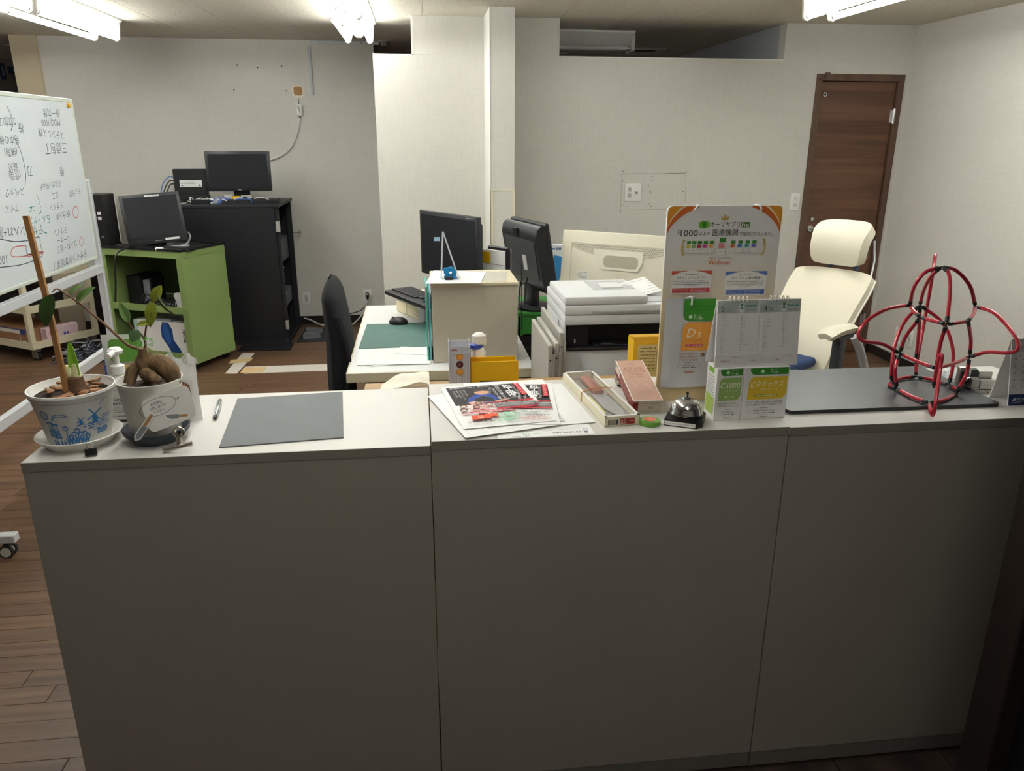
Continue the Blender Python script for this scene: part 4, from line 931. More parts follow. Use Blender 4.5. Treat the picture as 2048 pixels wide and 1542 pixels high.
# ------------------------------------------------------------------ double desk calendar on the cartons
cz = zz+.1235
a, b = aty(1424, 745, 1.575), aty(1586, 740, 1.575)
dc = thing('double_calendar', 'white double desk calendar showing months 5 and 4 on the cartons', 'calendar', (a.x, 1.564, cz), 1)
wv = b.x-a.x+.004
M_cal = mat('calendar_card', (226, 224, 222), .55)
MB(M_cal).box(.004, wv-.004, 0, .0012, 0, .026).build('front_strip', dc, smooth=0)
pr = MB(None, frame((0, -.0003, 0), (1, 0, 0), (0, 0, 1)))
for x in (.030, .094, .152): pr.text(('Wellness+', 'We', 'We')[(.030, .094, .152).index(x)], x-.006, .014, .006, '#9a4a34', width=(.022, .009, .009)[(.030, .094, .152).index(x)]); pr.dashes(x+.010, x+.026, .0225, .0014, '#9a9a9a', int(x*100))
pr.build('strip_print', dc, smooth=0)
hA = .148
MB(M_cal).add([(0, 0, .0), (wv, 0, .0), (wv, .016, hA), (0, .016, hA), (0, .002, 0), (wv, .002, 0), (wv, .018, hA), (0, .018, hA)], [(0, 1, 2, 3), (7, 6, 5, 4), (0, 3, 7, 4), (1, 5, 6, 2), (3, 2, 6, 7), (0, 4, 5, 1)]).add([(0, .054, 0), (wv, .054, 0), (wv, .019, hA), (0, .019, hA), (0, .052, 0), (wv, .052, 0), (wv, .0175, hA), (0, .0175, hA)], [(1, 0, 3, 2), (4, 5, 6, 7), (0, 4, 7, 3), (1, 2, 6, 5)]).build('stand', dc, smooth=0)
Tt = lambda x: frame((x, -.0015+.026*.108, .026), (1, 0, 0), (0, .016, hA))
for n_, x, mon, st in ((0, .001, '5', 3), (1, wv/2+.0015, '4', 0)):
    w = wv/2-.003; h = .122
    pg = MB(M_cal, Tt(x)).box(0, w, 0, h, -.0025, .0012).build('page_block', dc, smooth=0)
    pr = MB(None, Tt(x) @ Matrix.Translation((0, 0, .0014)))
    pr.rect(0, w, h-.028, h, '#a9b2ac'); pr.flat([(0, h), (0, h-.012), (.02, h-.004), (.035, h)], '#bcc4be'); pr.flat([(w*.45, h-.028), (w*.5, h-.012), (w*.62, h-.004), (w, h-.016), (w, h-.028)], '#b6beb8')
    pr.text(mon, .012, h-.0185, .017, '#33383a'); pr.dashes(.019, .031, h-.018, .0022, '#555b5c', n_); pr.dashes(.019, .031, h-.0225, .0022, '#555b5c', n_+3)
    pr.rect(w*.53, w*.63, h-.0265, h-.006, '#d8dcd8'); pr.rect(w*.545, w*.615, h-.013, h-.007, '#4a7a58'); pr.rect(w*.545, w*.615, h-.020, h-.0145, '#6a8a90')
    pr.flat(rrect(w*.66, w*.94, h-.0145, h-.0105, .0018, 3), '#4a8478'); pr.dashes(w*.7, w*.9, h-.0125, .0015, '#e8f0ec', 1)
    for k in range(3): pr.dashes(w*.68, w*.93, h-.018-k*.0028, .0012, '#8a6a66', k)
    for k in range(1, 32 if mon == '5' else 31):
        c_, r_ = (0, k-1) if k <= 16 else (1, k-17)
        y = h-.0325-r_*.0054; x_ = .010+c_*w*.47
        pr.text(str(k), x_+.002, y, .0042, '#44484a', al='r'); pr.dashes(x_+.005, x_+(.016 if (k in (3, 4, 5, 6, 29)) else .0085), y, .0011, '#777b7c', k)
    pr.build('month_print', pg, smooth=0)
    for k in range(5):
        xr = w*.30+k*w*.105 if n_ == 0 else w*.26+k*w*.105
        c_ = (x+xr, .0165, hA+.001)
        MB(mat('ivory_ring', (232, 226, 208), .35)).tube([(c_[0]+math.cos(R(a_))*.0004, c_[1]+.0052*math.cos(R(a_)), c_[2]+.0058*math.sin(R(a_))) for a_ in range(0, 360, 30)], .0014, 6, True).build('binding_ring', dc)
# ------------------------------------------------------------------ right counter unit
z3 = Z3
M_slate = mat('black_slate', (46, 50, 54), .35, var=.12, vs=18, bump=.15, bs=30)
a, b = atz(1577, 829, z3), atz(2002, 814, z3); c = atz(1853, 738, z3+.009)
o = tag(MB(M_slate).prism(rrect(0, b.x-a.x, 0, .315, .012, 5), 0, .009).build('slate_slab', smooth=30), 'black slate slab lying on the right counter unit', 'slab'); o.location = (a.x, a.y, z3); o.rotation_euler = (0, 0, R(-.6))
zs = z3+.009
M_rt = mat('red_anodised_tube', (178, 38, 56), .3, .25, coat=.3); M_cn = mat('black_connector', (26, 28, 27), .5)
wf = thing('tube_model', 'openwork model of bent red tubes and black joints on the slate slab', 'model', (1.245, 1.69, zs))
WO = Vector((1.245, 1.69, zs))
def nz(x, y, z): return atz(x, y, z)-WO
def ny(x, y, Y): return aty(x, y, Y)-WO
zb = zs+.0055
N_ = dict(F=nz(1783, 764, zb), A=nz(1794, 777, zb), E=nz(1859, 806, zb), D=nz(1911, 787, zb), C=nz(1897, 770, zb), B=nz(1832, 753, zb),
          G=nz(1799.5, 707, 1.042), I=nz(1873, 737, 1.040), H=nz(1939, 714, 1.042),
          J=nz(1820, 610, 1.158), K=nz(1841, 634, 1.146), L=nz(1893, 648, 1.146), M=nz(1936, 642, 1.146), N=nz(1951, 613, 1.158), O=nz(1840, 610, 1.145),
          P=ny(1883, 534, 1.685))
def seg(pts, n=5):
    P = spline(pts, n) if len(pts) > 2 else [Vector(p) for p in pts]
    L = [0]
    for i in range(1, len(P)): L.append(L[-1]+(P[i]-P[i-1]).length)
    tot = L[-1]; c = min(.016, tot*.22)
    def at_(d):
        for i in range(1, len(P)):
            if L[i] >= d: k = (d-L[i-1])/max(1e-9, L[i]-L[i-1]); return P[i-1].lerp(P[i], k)
        return P[-1]
    core = [at_(c)]+[p for p, l in zip(P, L) if c < l < tot-c]+[at_(tot-c)]
    MB(M_rt).tube(core, .0044, 10).build('tube', wf)
    for e0, e1, e2 in ((0, c*.45, c*1.15), (tot, tot-c*.45, tot-c*1.15)):
        MB(M_cn).tube([at_(e0), at_(e1)], .0022, 6).tube([at_(e1), at_(e2)], .0048, 8).build('connector', wf)
n = N_
def mid(a, b, out=0.0, dz=0.0):
    m = (n[a]+n[b])/2; r = Vector((m.x, m.y, 0)); r = r.normalized()*out if r.length > 1e-6 else r; return m+r+Vector((0, 0, dz))
for a, b in (('F', 'A'), ('A', 'E'), ('E', 'D'), ('D', 'C'), ('C', 'B'), ('B', 'F')): seg([n[a], mid(a, b, .010), n[b]])
seg([n['G'], mid('G', 'I', .006), n['I']]); seg([n['I'], mid('I', 'H', .004), n['H']])
for a, b in (('J', 'K'), ('K', 'L'), ('L', 'M'), ('M', 'N')): seg([n[a], mid(a, b, .004), n[b]])
seg([n['A'], ny(1790, 740, n['A'].y+WO.y), n['G']]); seg([n['G'], ny(1812, 672, 1.70), n['K']])
seg([n['D'], ny(1932, 750, 1.66), n['H']]); seg([n['H'], ny(1942, 680, 1.66), n['M']])
seg([n['I'], ny(1880, 690, 1.60), n['L']]); seg([n['I'], ny(1869, 770, 1.59)])
seg([n['F'], ny(1784, 730, 1.75), ny(1790, 690, 1.77), ny(1808, 645, 1.79), n['O']])
seg([n['C'], ny(1906, 730, 1.72), ny(1904, 690, 1.74), ny(1885, 645, 1.77), n['O']])
seg([n['B'], ny(1832, 720, 1.80)]); seg([ny(1832, 720, 1.80), ny(1838, 660, 1.80), n['O']])
seg([n['P'], ny(1850, 545, 1.69), ny(1828, 575, 1.70), n['J']]); seg([n['P'], ny(1912, 541, 1.69), ny(1940, 572, 1.69), n['N']])
seg([n['P'], ny(1897, 546, 1.665), ny(1900, 585, 1.63), n['L']]); seg([n['P'], ny(1862, 553, 1.72), ny(1848, 580, 1.76), n['O']])
seg([n['J'], ny(1775, 618, 1.72), ny(1736, 640, 1.71), ny(1717, 666, 1.705), ny(1726, 682, 1.70), ny(1765, 688, 1.71), n['G']])
seg([n['N'], ny(1985, 624, 1.655), ny(2013, 650, 1.61), ny(2034, 680, 1.565), ny(2034, 700, 1.555), ny(2012, 706, 1.57), ny(1975, 704, 1.62), n['H']])
seg([n['E'], ny(1861, 822, 1.528), ny(1866, 829, 1.524), ny(1872, 800, 1.530), ny(1880, 740, 1.56), ny(1884, 714, 1.565), ny(1880, 712, 1.572), ny(1873, 740, 1.58), ny(1867, 776, 1.585)])
seg([ny(1866, 546, 1.72), ny(1868, 528, 1.76), ny(1871, 510, 1.80), ny(1866, 545, 1.85), ny(1852, 625, 1.85), ny(1840, 690, 1.83), ny(1832, 735, 1.80)])

# clear packet, latch fitting, desk calendar
q = atz(1890, 752, z3)
t = thing('plastic_packet', 'crinkled clear plastic packet lying behind the red tube model', 'packet', (1.395, 1.822, z3), 12)
rn = random.Random(8); hm = [[rn.uniform(.0005, .009) for _ in range(9)] for _ in range(13)]
MB(mat('clear_crinkle', (214, 226, 226), .12, alpha=.7)).grid(lambda u, v: ((u-.5)*.17, (v-.5)*.085, hm[int(round(u*12))][int(round(v*8))]), 12, 8).build('film', t, smooth=0)
MB(mat('packet_green', (96, 168, 140), .4)).box(-.075, -.04, .012, .036, .0004, .0012).build('green_insert', t, smooth=0)
MB(mat('packet_blue', (150, 170, 190), .4)).box(-.02, .05, -.03, .02, .0004, .0014).build('parts_card', t, smooth=0)
M_alu = mat('cast_aluminium', (158, 156, 150), .4, .85); M_alk = mat('fitting_black', (30, 31, 33), .5)
t = thing('latch_fitting', 'silver metal latch fitting with a black insert beside the right calendar', 'metal fitting', (1.352, 1.688, z3), -8)
MB(M_alu).rbox(-.014, .016, .012, .030, 0, .062, .004, 2).build('back_plate', t)
MB(M_alk).rbox(.014, .034, .014, .034, .030, .056, .001, 1).rbox(-.010, .010, .009, .014, .020, .052, .003, 1).build('black_insert', t)
MB(M_alu).rbox(.010, .030, -.006, .012, .010, .036, .001, 1).rbox(.031, .072, -.006, .012, .010, .034, .001, 1).rbox(.006, .075, -.012, .02, 0, .009, .001, 1).build('slide_block', t)
MB(M_alu).box(.012, .03, -.0075, -.006, .000, .016).build('cover_plate', t, smooth=0); MB(M_alu).rbox(.036, .07, .014, .026, .030, .050, .001, 1).build('top_block', t)
MB(M_chrome).tube([(-.002, .004, .034), (.004, -.004, .040), (.024, -.004, .040)], .0022, 8).ball((-.003, .003, .034), .005).build('lever', t)
for x_ in (.044, .050, .058): MB(M_alk).cyl((x_, -.0058, .022), (x_, -.0066, .022), .0013, n=8).build('screw', t)
for x_ in (.013, .025, .05): MB(M_alk).cyl((x_, -.0117, .005), (x_, -.0127, .005), .0018, n=8).build('screw', t)
t = thing('desk_calendar', 'white desk calendar with a navy foot at the right end', 'calendar', (1.388, 1.583, z3), 0)
wq, hq = .165, .158
MB(mat('calendar_white', (226, 225, 224), .5)).prism([(0, 0), (.003, 0), (.0315, hq), (.0295, hq)], 0, wq, 'x').prism([(.062, 0), (.065, 0), (.0335, hq), (.0315, hq)], 0, wq, 'x').build('easel', t, smooth=0)
Tq = frame((0, -.0008, 0), (1, 0, 0), (0, .0295, hq)); hs = math.hypot(.0295, hq)
pr = MB(None, Tq); pr.rect(0, wq, 0, .027, '#2a3560'); pr.flat([(.008, .010), (.012, .016), (.018, .018), (.017, .011)], '#dfe3ee'); pr.dashes(.007, .019, .0065, .0025, '#dfe3ee', 3); pr.text('株式', .026, .016, .006, '#dfe3ee'); pr.text('会社', .026, .009, .006, '#dfe3ee'); pr.text('アイコー', .05, .012, .011, '#dfe3ee', al='c', width=.034, shear=.2)
for r_ in range(6):
    pr.line([(.006, .036+r_*.0165), (wq-.006, .036+r_*.0165)], .0004, '#b8b6b2')
    for c_ in range(7):
        d_ = 29+c_-31+7*(4-r_) if False else (5-r_)*7+c_-9
        if -3 <= d_ <= 31 and r_ < 5: pr.text(str(d_ if d_ > 0 else 31+d_), .010+c_*.022, .046+r_*.0165-.0+.0, .0075, '#b03a3a' if c_ == 0 else '#5a5a5a')
for c_ in range(8): pr.line([(.006+c_*.022, .036), (.006+c_*.022, .036+5*.0165)], .0003, '#c8c6c2')
for k in range(4): pr.dashes(.006, .032, hs-.018-k*.004, .0018, '#8a6a6a', k); pr.dashes(.045, .07, hs-.018-k*.004, .0018, '#8a8a8a', k+5)
pr.build('month_print', t, smooth=0)
for k in range(7): MB(M_chrome).tube([(.016+k*.022, .0315+.004*math.cos(R(a_)), hq-.002+.006*math.sin(R(a_))) for a_ in range(0, 360, 40)], .0009, 5, True).build('binding_ring', t)
# ------------------------------------------------------------------ behind the counter: side table and desk cluster
M_dtop = mat('desk_top_grey', (214, 215, 214), .5); M_cream2 = mat('cream_steel', (206, 196, 168), .5); M_putty = mat('putty_steel', (186, 178, 160), .5)
M_blk = mat('black_abs', (24, 24, 26), .45); M_scr = mat('dark_screen', (20, 21, 27), .5, spec=.3); M_bez = mat('bezel_black', (30, 30, 33), .4)
t = thing('side_table', 'low wooden table pushed behind the middle counter unit', 'table', (.35, 2.02, 0))
MB(grain('pine_board', (140, 108, 66), (164, 130, 84), 'x', .5)).rbox(-.52, .78, -.11, .104, .855, .88, .002, 1).build('table_top', t)
for x in (-.48, .74):
    for y in (-.09, .10): MB(M_putty).rbox(x-.015, x+.015, y-.012, y+.012, 0, .855, .002, 1).build('leg', t)
# white cloth on it
q = aty(800, 768, 2.05)
t = thing('white_cloth', 'folded white cloth on the low table left of the cookie box', 'cloth', (-.055, 2.045, .88))
MB(mat('white_cotton', (232, 226, 210), .9)).grid(lambda u, v: ((u-.5)*.135, (v-.5)*.11, .004+.042*math.sin(PI*min(1, .06+u*.62))**1.5*(1-.35*abs(v-.5))+.004*math.sin(u*9+v*5)), 16, 10, .004).build('folds', t)

# cookie box
a, b = aty(898, 696, 2.03), aty(940, 696, 2.03)
t = thing('cookie_box', 'open striped paper carton with three cookies printed on it', 'carton', (a.x, 2.03, .88)); w, h, d = b.x-a.x, a.z-.88, .060
M_stp = mat('grey_striped_card', (204, 204, 210), .6)
MB(M_stp).box(0, w, 0, .0008, 0, h).box(0, .0008, 0, d, 0, h).box(w-.0008, w, 0, d, 0, h).box(0, w, d-.0008, d, 0, h+.006).box(0, w, 0, d, 0, .0008).build('carton_body', t, smooth=0)
MB(mat('card_inside', (150, 148, 146), .7)).box(.001, w-.001, .001, d-.001, .001, h*.55).build('dark_inside', t, smooth=0)
MB(mat('card_lid_inside', (176, 178, 184), .6)).prism([(.0, h), (.0, h+.002), (-.002, h-.018)], 0, w, 'x').box(-.0006, .0002, 0, d, h, h+.013).box(w-.0002, w+.0006, 0, d*.9, h, h+.012).build('flap', t, smooth=0)
pr = MB(None, frame((0, -.0003, 0), (1, 0, 0), (0, 0, 1)))
for k in range(13): pr.rect(.002+k*.0042, .0033+k*.0042, .012, h-.002, '#a6a6b4')
pr.flat(ell(.014, h-.0075, .009, .0032), '#a03a3a'); pr.dashes(.008, .02, h-.0075, .002, '#f0d0d0', 2)
for k, c_ in enumerate(('#c88432', '#5a2a26', '#cc8a34')): pr.flat(ell(w*.5, h-.026-k*.0215, .0098), c_); pr.flat(ell(w*.5, h-.026-k*.0215, .0062 if k != 1 else .0018), '#d89a48' if k != 1 else '#e8d8d0')
pr.rect(.0, w, 0, .014, '#3a3a42'); pr.flat(ell(w*.5, .008, .014, .0075), '#c8c8ca'); pr.dashes(w*.35, w*.65, .009, .003, '#5a5a5a', 3); pr.build('print', t, smooth=0)
MB(mat('orange_print', (208, 120, 60), .6)).box(w+.0004, w+.0008, .004, d*.8, h*.45, h*.92).build('side_picture', t, smooth=0)
# yellow stand
a, b = aty(941, 724, 2.04), aty(1037, 720, 2.04)
t = thing('yellow_stand', 'bright yellow plastic document stand beside the cookie box', 'stand', (a.x, 2.04, .88)); w, h = b.x-a.x, a.z-.88
M_yel = mat('yellow_plastic', (226, 178, 20), .4)
MB(M_yel).rbox(0, w, 0, .003, 0, h, .003, 1).build('front_plate', t)
MB(M_yel).rbox(-.002, w-.005, .028, .031, 0, h+.006, .003, 1).box(0, w-.004, 0, .031, 0, .003).build('back_plate', t)
MB(M_blk).prism([(.014, 0), (.092, 0), (.080, .022), (.026, .022)], -.004, -.0005, 'y').build('phone_base', t, smooth=0)
pr = MB(None, frame((0, -.0042, 0), (1, 0, 0), (0, 0, 1))); pr.text('Panasonic', .054, .016, .0045, '#e0e0e0', width=.014, bold=.03); pr.dashes(.051, .058, .0105, .002, '#c0c0c0', 2); pr.build('maker_print', t, smooth=0)
# white cap bottle with blue collar
q = aty(957, 705, 2.10)
t = thing('spray_bottle', 'white capped bottle with a blue collar behind the yellow stand', 'bottle', (q.x, 2.105, .88))
MB(mat('translucent_white', (228, 226, 220), .35)).lathe([(0, 0), (.020, 0), (.021, .003), (.021, .09), (.015, .104)], 24).build('bottle_body', t)
MB(mat('royal_blue_collar', (44, 72, 168), .4)).lathe([(.015, .100), (.0185, .101), (.0185, .112), (.012, .116), (0, .116)], 18, (-.006, 0, 0)).build('collar', t)
MB(mat('cap_white', (236, 234, 228), .4)).lathe([(.017, .114), (.019, .120), (.018, .138), (.010, .145), (0, .146)], 18, (.002, 0, 0), 1.1, .9).rbox(.010, .022, -.008, .008, .108, .140, .003, 1).build('cap', t)
# yellow carton behind the display board
a = aty(1268, 682, 2.03)
t = thing('yellow_carton', 'yellow carton with black printed panel behind the display board', 'carton', (a.x, 2.03, .88)); h = a.z-.88
MB(M_yel).box(0, .12, 0, .06, 0, h).build('carton_body', t, smooth=0)
MB(mat('yellow_inner', (200, 150, 20), .5)).prism([(.001, h), (.06, h), (.060, h+.004), (.006, h+.010)], .001, .119, 'x').build('top_flap', t, smooth=0)
pr = MB(None, frame((0, -.0003, 0), (1, 0, 0), (0, 0, 1))); pr.rect(.012, .072, .02, h-.012, '#d8c890'); pr.line([(.016, .04), (.016, h-.03), (.068, h-.03), (.068, .04), (.016, .04)], .0008, '#4a4438')
for k in range(7): pr.dashes(.02, .064, h-.022-k*.010, .0035, '#5a4e38', k)
pr.build('print', t, smooth=0)

# desk seen from its end
t = thing('office_desk', 'grey topped office desk behind the counter, seen from its narrow end', 'desk', (.066, 2.83, 0))
MB(M_dtop).rbox(-.356, .36, 0, 1.235, .697, .70, .001, 1).build('desk_surface', t)
MB(M_cream2).prism([(-.356, .662), (.36, .662), (.36, .697), (-.356, .697)], -.004, 1.239, 'y').box(-.362, -.356, -.004, 1.239, .664, .6985).box(-.36, .36, -.006, 0, .664, .6985).build('edge_rail', t, smooth=0)
MB(M_putty).box(-.30, .34, .012, .04, .06, .66).build('end_panel', t, smooth=0); MB(M_putty).box(-.30, .34, 1.19, 1.22, .06, .66).build('end_panel', t, smooth=0)
for x in (-.29, .31): MB(M_putty).rbox(x, x+.035, .012, .04, 0, .66, .003, 1).build('leg', t)
for x in (-.29, .31): MB(M_putty).rbox(x, x+.035, 1.19, 1.22, 0, .66, .003, 1).build('leg', t)
MB(M_putty).rbox(-.27, .30, .05, .45, .605, .66, .004, 1).build('pencil_drawer', t)
# cutting mat, papers, mouse
P_ = [atz(*p, .702) for p in ((717, 697), (856, 692), (854, 646), (734, 648))]
o = tag(MB(mat('green_cutting_mat', (76, 108, 102), .6, var=.08, vs=25)).prism([(p.x-P_[0].x, p.y-P_[0].y) for p in P_], 0, .002).build('cutting_mat', smooth=0), 'dark green cutting mat on the office desk', 'mat'); o.location = (P_[0].x, P_[0].y, .70)
def deskpaper(name, label, pts, z, mt=M_paper):
    P = [atz(*p, z) for p in pts]; o = tag(MB(mt).prism([(p.x-P[0].x, p.y-P[0].y) for p in P], 0, .0015).build(name, smooth=0), label, 'paper', 'papers on the desk'); o.location = (P[0].x, P[0].y, z-.0015); return o
deskpaper('paper_sheet', 'big white sheet at the near end of the office desk', ((714, 730), (861, 727), (865, 694), (717, 699)), .7045)
deskpaper('paper_sheet', 'narrow white sheet beside the cream file box', ((738, 733), (866, 723), (868, 694), (800, 697)), .7022)
deskpaper('folded_sheet', 'small folded white sheet on top of the big sheet', ((790, 707), (856, 710), (866, 696), (802, 693)), .7065)
q = atz(797, 648, .7035)
t = thing('computer_mouse', 'black computer mouse on the far edge of the cutting mat', 'mouse', (q.x, q.y+.01, .7022), 80)
MB(M_blk).ball((0, 0, .008), .030, .046, .026, 18).build('shell', t); t.children[0].data.transform(Matrix.Identity(4))
for v in t.children[0].data.vertices: v.co.z = max(0, v.co.z)
MB(mat('mouse_wheel', (70, 70, 72), .4)).cyl((-.003, .026, .0285), (.003, .026, .0285), .006, n=12).build('wheel', t)
MB(M_blk).tube(spline([(.002, -.040, .006), (.01, -.075, .003), (.03, -.14, .003), (.012, -.19, .003)], 5), .0018, 6).build('cable', t)

# small cream desktop computer with keyboard on it
a = atz(793, 622, .70); b = atz(836, 640, .70)
ang = math.degrees(math.atan2(b.y-a.y, b.x-a.x))
t = thing('desktop_computer', 'small cream desktop computer carrying the black keyboard', 'computer', (a.x, a.y, .70), ang); L = (b-a).length
MB(mat('cream_abs', (226, 214, 178), .5)).rbox(0, L, 0, .16, 0, .098, .004, 1).build('front_case', t)
MB(mat('grey_steel_case', (186, 186, 184), .45)).rbox(L, L+.07, 0, .16, 0, .096, .002, 1).build('case_cover', t)
MB(mat('drive_slot', (120, 114, 100), .5)).box(.004, L-.004, -.0012, .001, .062, .080).build('drive_slot', t, smooth=0)
MB(M_blk).box(L*.5-.0004, L*.5+.0004, -.001, .001, .002, .084).build('case_seam', t, smooth=0)
pr = MB(None, frame((0, -.0006, 0), (1, 0, 0), (0, 0, 1))); pr.dashes(L-.05, L-.01, .024, .004, '#8a806a', 3); pr.flat(ell(L-.012, .018, .004), '#8a806a'); pr.build('marks', t, smooth=0)
K = [aty(769, 580, 3.78), aty(853, 612, 3.42), aty(866, 588, 3.62), aty(808, 567, 3.95)]
t = thing('keyboard', 'black full size keyboard resting on the cream desktop computer', 'keyboard', K[0])
ux = K[1]-K[0]; vx = (K[3]-K[0]); T_ = frame((0, 0, 0), ux, vx-ux*(vx.dot(ux)/ux.length_squared)); kw, kd = .40, .15
MB(M_blk, T_).rbox(0, kw, 0, kd, -.022, 0, .004, 1).build('case', t)
key = MB(mat('key_black', (38, 38, 41), .5), T_)
k0 = None
for r_ in range(6):
    x = .010; widths = [[.017]*13+[.030], [.024]+[.017]*12+[.023], [.028]+[.017]*11+[.036], [.036]+[.017]*10+[.044], [.024, .020, .020, .1, .020, .020, .024], [.015]*16][r_ if r_ < 5 else 5]
    yy = kd-.030-r_*.0195 if r_ < 5 else kd-.014
    for wd in widths:
        MB(MATS['key_black'], T_).rbox(x, x+wd-.002, yy-.008, yy+.008, 0, .007, .002, 1).build('key', t); x += wd+.0015
    for c_ in range(4) if r_ < 5 else ():
        MB(MATS['key_black'], T_).rbox(.318+c_*.0185, .3345+c_*.0185, yy-.008, yy+.008, 0, .007, .002, 1).build('key', t)

# cream file box with papers and stand
t = thing('file_box', 'large cream steel file box standing on the near end of the desk', 'file box', (.037, 2.93, .7005))
fw, fd, fh = .334, .285, .319
MB(M_putty).rbox(0, fw, 0, fd, 0, fh-.006, .002, 1).build('cabinet', t)
MB(M_cream2).rbox(-.003, fw+.003, -.006, fd+.003, fh-.014, fh, .003, 1).build('lid', t)
zt = .7005+fh
def sleeve(name, label, pts, z, mt, cat='paper'):
    P = [atz(*p, z) for p in pts]; o = tag(MB(mt).prism([(p.x-P[0].x, p.y-P[0].y) for p in P], 0, .0012).build(name, smooth=0), label, cat); o.location = (P[0].x, P[0].y, z-.0012); return o
sleeve('plastic_sleeve', 'clear plastic sleeve lying on the cream file box', ((900, 562), (1012, 563), (1014, 543), (905, 541)), zt+.0014, mat('clear_sleeve', (235, 235, 232), .15, alpha=.35), 'sleeve')
o = sleeve('printed_sheet', 'printed sheet in a clear cover at the front of the cream file box', ((851, 567), (961, 566), (972, 543), (867, 541)), zt+.0030, M_paper)
pr = MB(None, Matrix.Translation((0, 0, .0013)))
for k in range(9): pr.dashes(.02+k*.002, .19+k*.002, .010+k*.020, .004, '#9aa0a8', k)
pr.build('print', o, smooth=0)
# clear easel
A_ = aty(885, 461, 3.06); B_ = aty(882, 546, 3.00); C_ = aty(918, 552, 2.98); bz = zt+.0031
t = thing('acrylic_easel', 'clear acrylic easel seen edge-on on the cream file box', 'easel', (B_.x, 3.0, bz))
top = Vector((A_.x-B_.x, .02, A_.z-bz)); M_acr = mat('acrylic', (232, 236, 238), .08, alpha=.55)
for e in (Vector((0, 0, .002)), Vector((C_.x-B_.x, -.01, .002))):
    dirv = (top-e)
    MB(M_acr).tube([e, top], .0042, 4, flat=1).add([tuple(e), tuple(e+Vector((.0, .075, 0))), tuple(top+Vector((0, .075, 0))), tuple(top)], [(0, 1, 2, 3)]).build('acrylic_leg', t)
MB(M_acr).tube([(0, 0, .003), (C_.x-B_.x, -.01, .003)], .003, 6).build('cross_bar', t)
MB(mat('pale_blue_tab', (168, 206, 236), .4)).box(-.024, -.001, -.002, -.001, (A_.z-bz)*.82, (A_.z-bz)*.90).build('index_tab', t, smooth=0)
a, b = aty(888, 545, 2.985), aty(914, 530, 2.985)
t = thing('tape_dispenser', 'blue plastic tape dispenser in the acrylic easel', 'tape dispenser', (a.x, 2.992, bz))
M_bt = mat('blue_translucent', (20, 116, 168), .25)
MB(M_bt).lathe([(.006, -.010), (.022, -.010), (.022, .010), (.006, .010)], 24, (.026, .0, .026), ax='y').build('tape_roll', t)
MB(M_bt).rbox(.0, .05, -.012, .012, .001, .014, .003, 1).rbox(-.001, .016, -.011, .011, .02, .045, .003, 1).build('body', t)
MB(M_blk).rbox(.002, .036, -.020, -.0125, 0, .013, .002, 1).build('cutter', t)
# coloured folders left of the file box
for i, (nm, lb, col, x) in enumerate((('green_folder', 'teal plastic folder standing against the cream file box', (84, 168, 150), .013), ('blue_folder', 'light blue folder squeezed between teal folder and file box', (120, 196, 214), .024))):
    o = tag(MB(mat(nm+'_plastic', col, .35)).rbox(0, .008, 0, .23, 0, .30-.02*i, .002, 1).build(nm), lb, 'folder'); o.location = (x, 2.955+.01*i, .7005)

# black monitor facing left
ML = Vector((.0, 3.746)); MR = Vector((.247, 3.338)); dl = (MR-ML); am = math.degrees(math.atan2(dl.y, dl.x))
def monitor(t, w, z0, z1, depth, scr=True, chin=.022, tilt=0, rim=.016, y0=0.0, roll=0):
    T_ = Matrix.Translation((0, y0, (z0+z1)/2)) @ Matrix.Rotation(R(tilt), 4, 'X') @ Matrix.Rotation(R(roll), 4, 'Y') @ Matrix.Translation((0, 0, -(z0+z1)/2))
    MB(M_bez, T_).rbox(-w/2, w/2, 0, .022, z0, z1, .004, 2).build('bezel', t)
    MB(M_bez, T_).rbox(-w/2+.03, w/2-.03, .02, depth, z0+.03, z1-.03, .012, 2).build('back_shell', t)
    s_ = MB(M_scr, T_).box(-w/2+rim, w/2-rim, -.0008, .001, z0+chin, z1-rim).build('screen', t, smooth=0)
    return T_
c_ = (ML+MR)/2
t = thing('computer_monitor', 'black flat monitor on the office desk facing left', 'monitor', (c_.x, c_.y, .70), am)
T_ = monitor(t, .475, .225, .525, .055, chin=.026, rim=.018)
MB(M_bez).rbox(-.05, .05, .05, .075, .03, .35, .006, 1).build('stand_neck', t); MB(M_bez).rbox(-.11, .11, -.03, .14, 0, .018, .006, 2).build('stand_foot', t)
pr = MB(None, frame((0, -.001, 0), (1, 0, 0), (0, 0, 1))); pr.dashes(.15, .21, .516, .004, '#9a9a9a', 2); pr.build('brand_mark', t, smooth=0)
# book rack with slim device
q = atz(985, 545, .70)
t = thing('wire_bookend', 'black wire holder with a slim device and booklets behind the file box', 'holder', (.330, 3.42, .70), -50)
MB(M_blk).tube([(-.09, 0, 0), (-.09, 0, .31), (.07, 0, .31), (.07, 0, 0)], .002, 6).tube([(-.09, .10, 0), (-.09, .10, .31), (.07, .10, .31), (.07, .10, 0)], .002, 6).build('wire_frame', t)
MB(M_blk).rbox(-.08, .05, .03, .048, .004, .385, .004, 1).build('slim_device', t); MB(mat('grey_edge', (150, 150, 148), .4)).rbox(-.085, .05, .049, .055, .004, .375, .001, 1).build('device_edge', t)
MB(M_paper).box(-.09, .04, .01, .026, .004, .37).build('booklet', t, smooth=0); MB(M_yel).box(-.091, -.04, .0085, .0098, .31, .36).build('yellow_note', t, smooth=0)

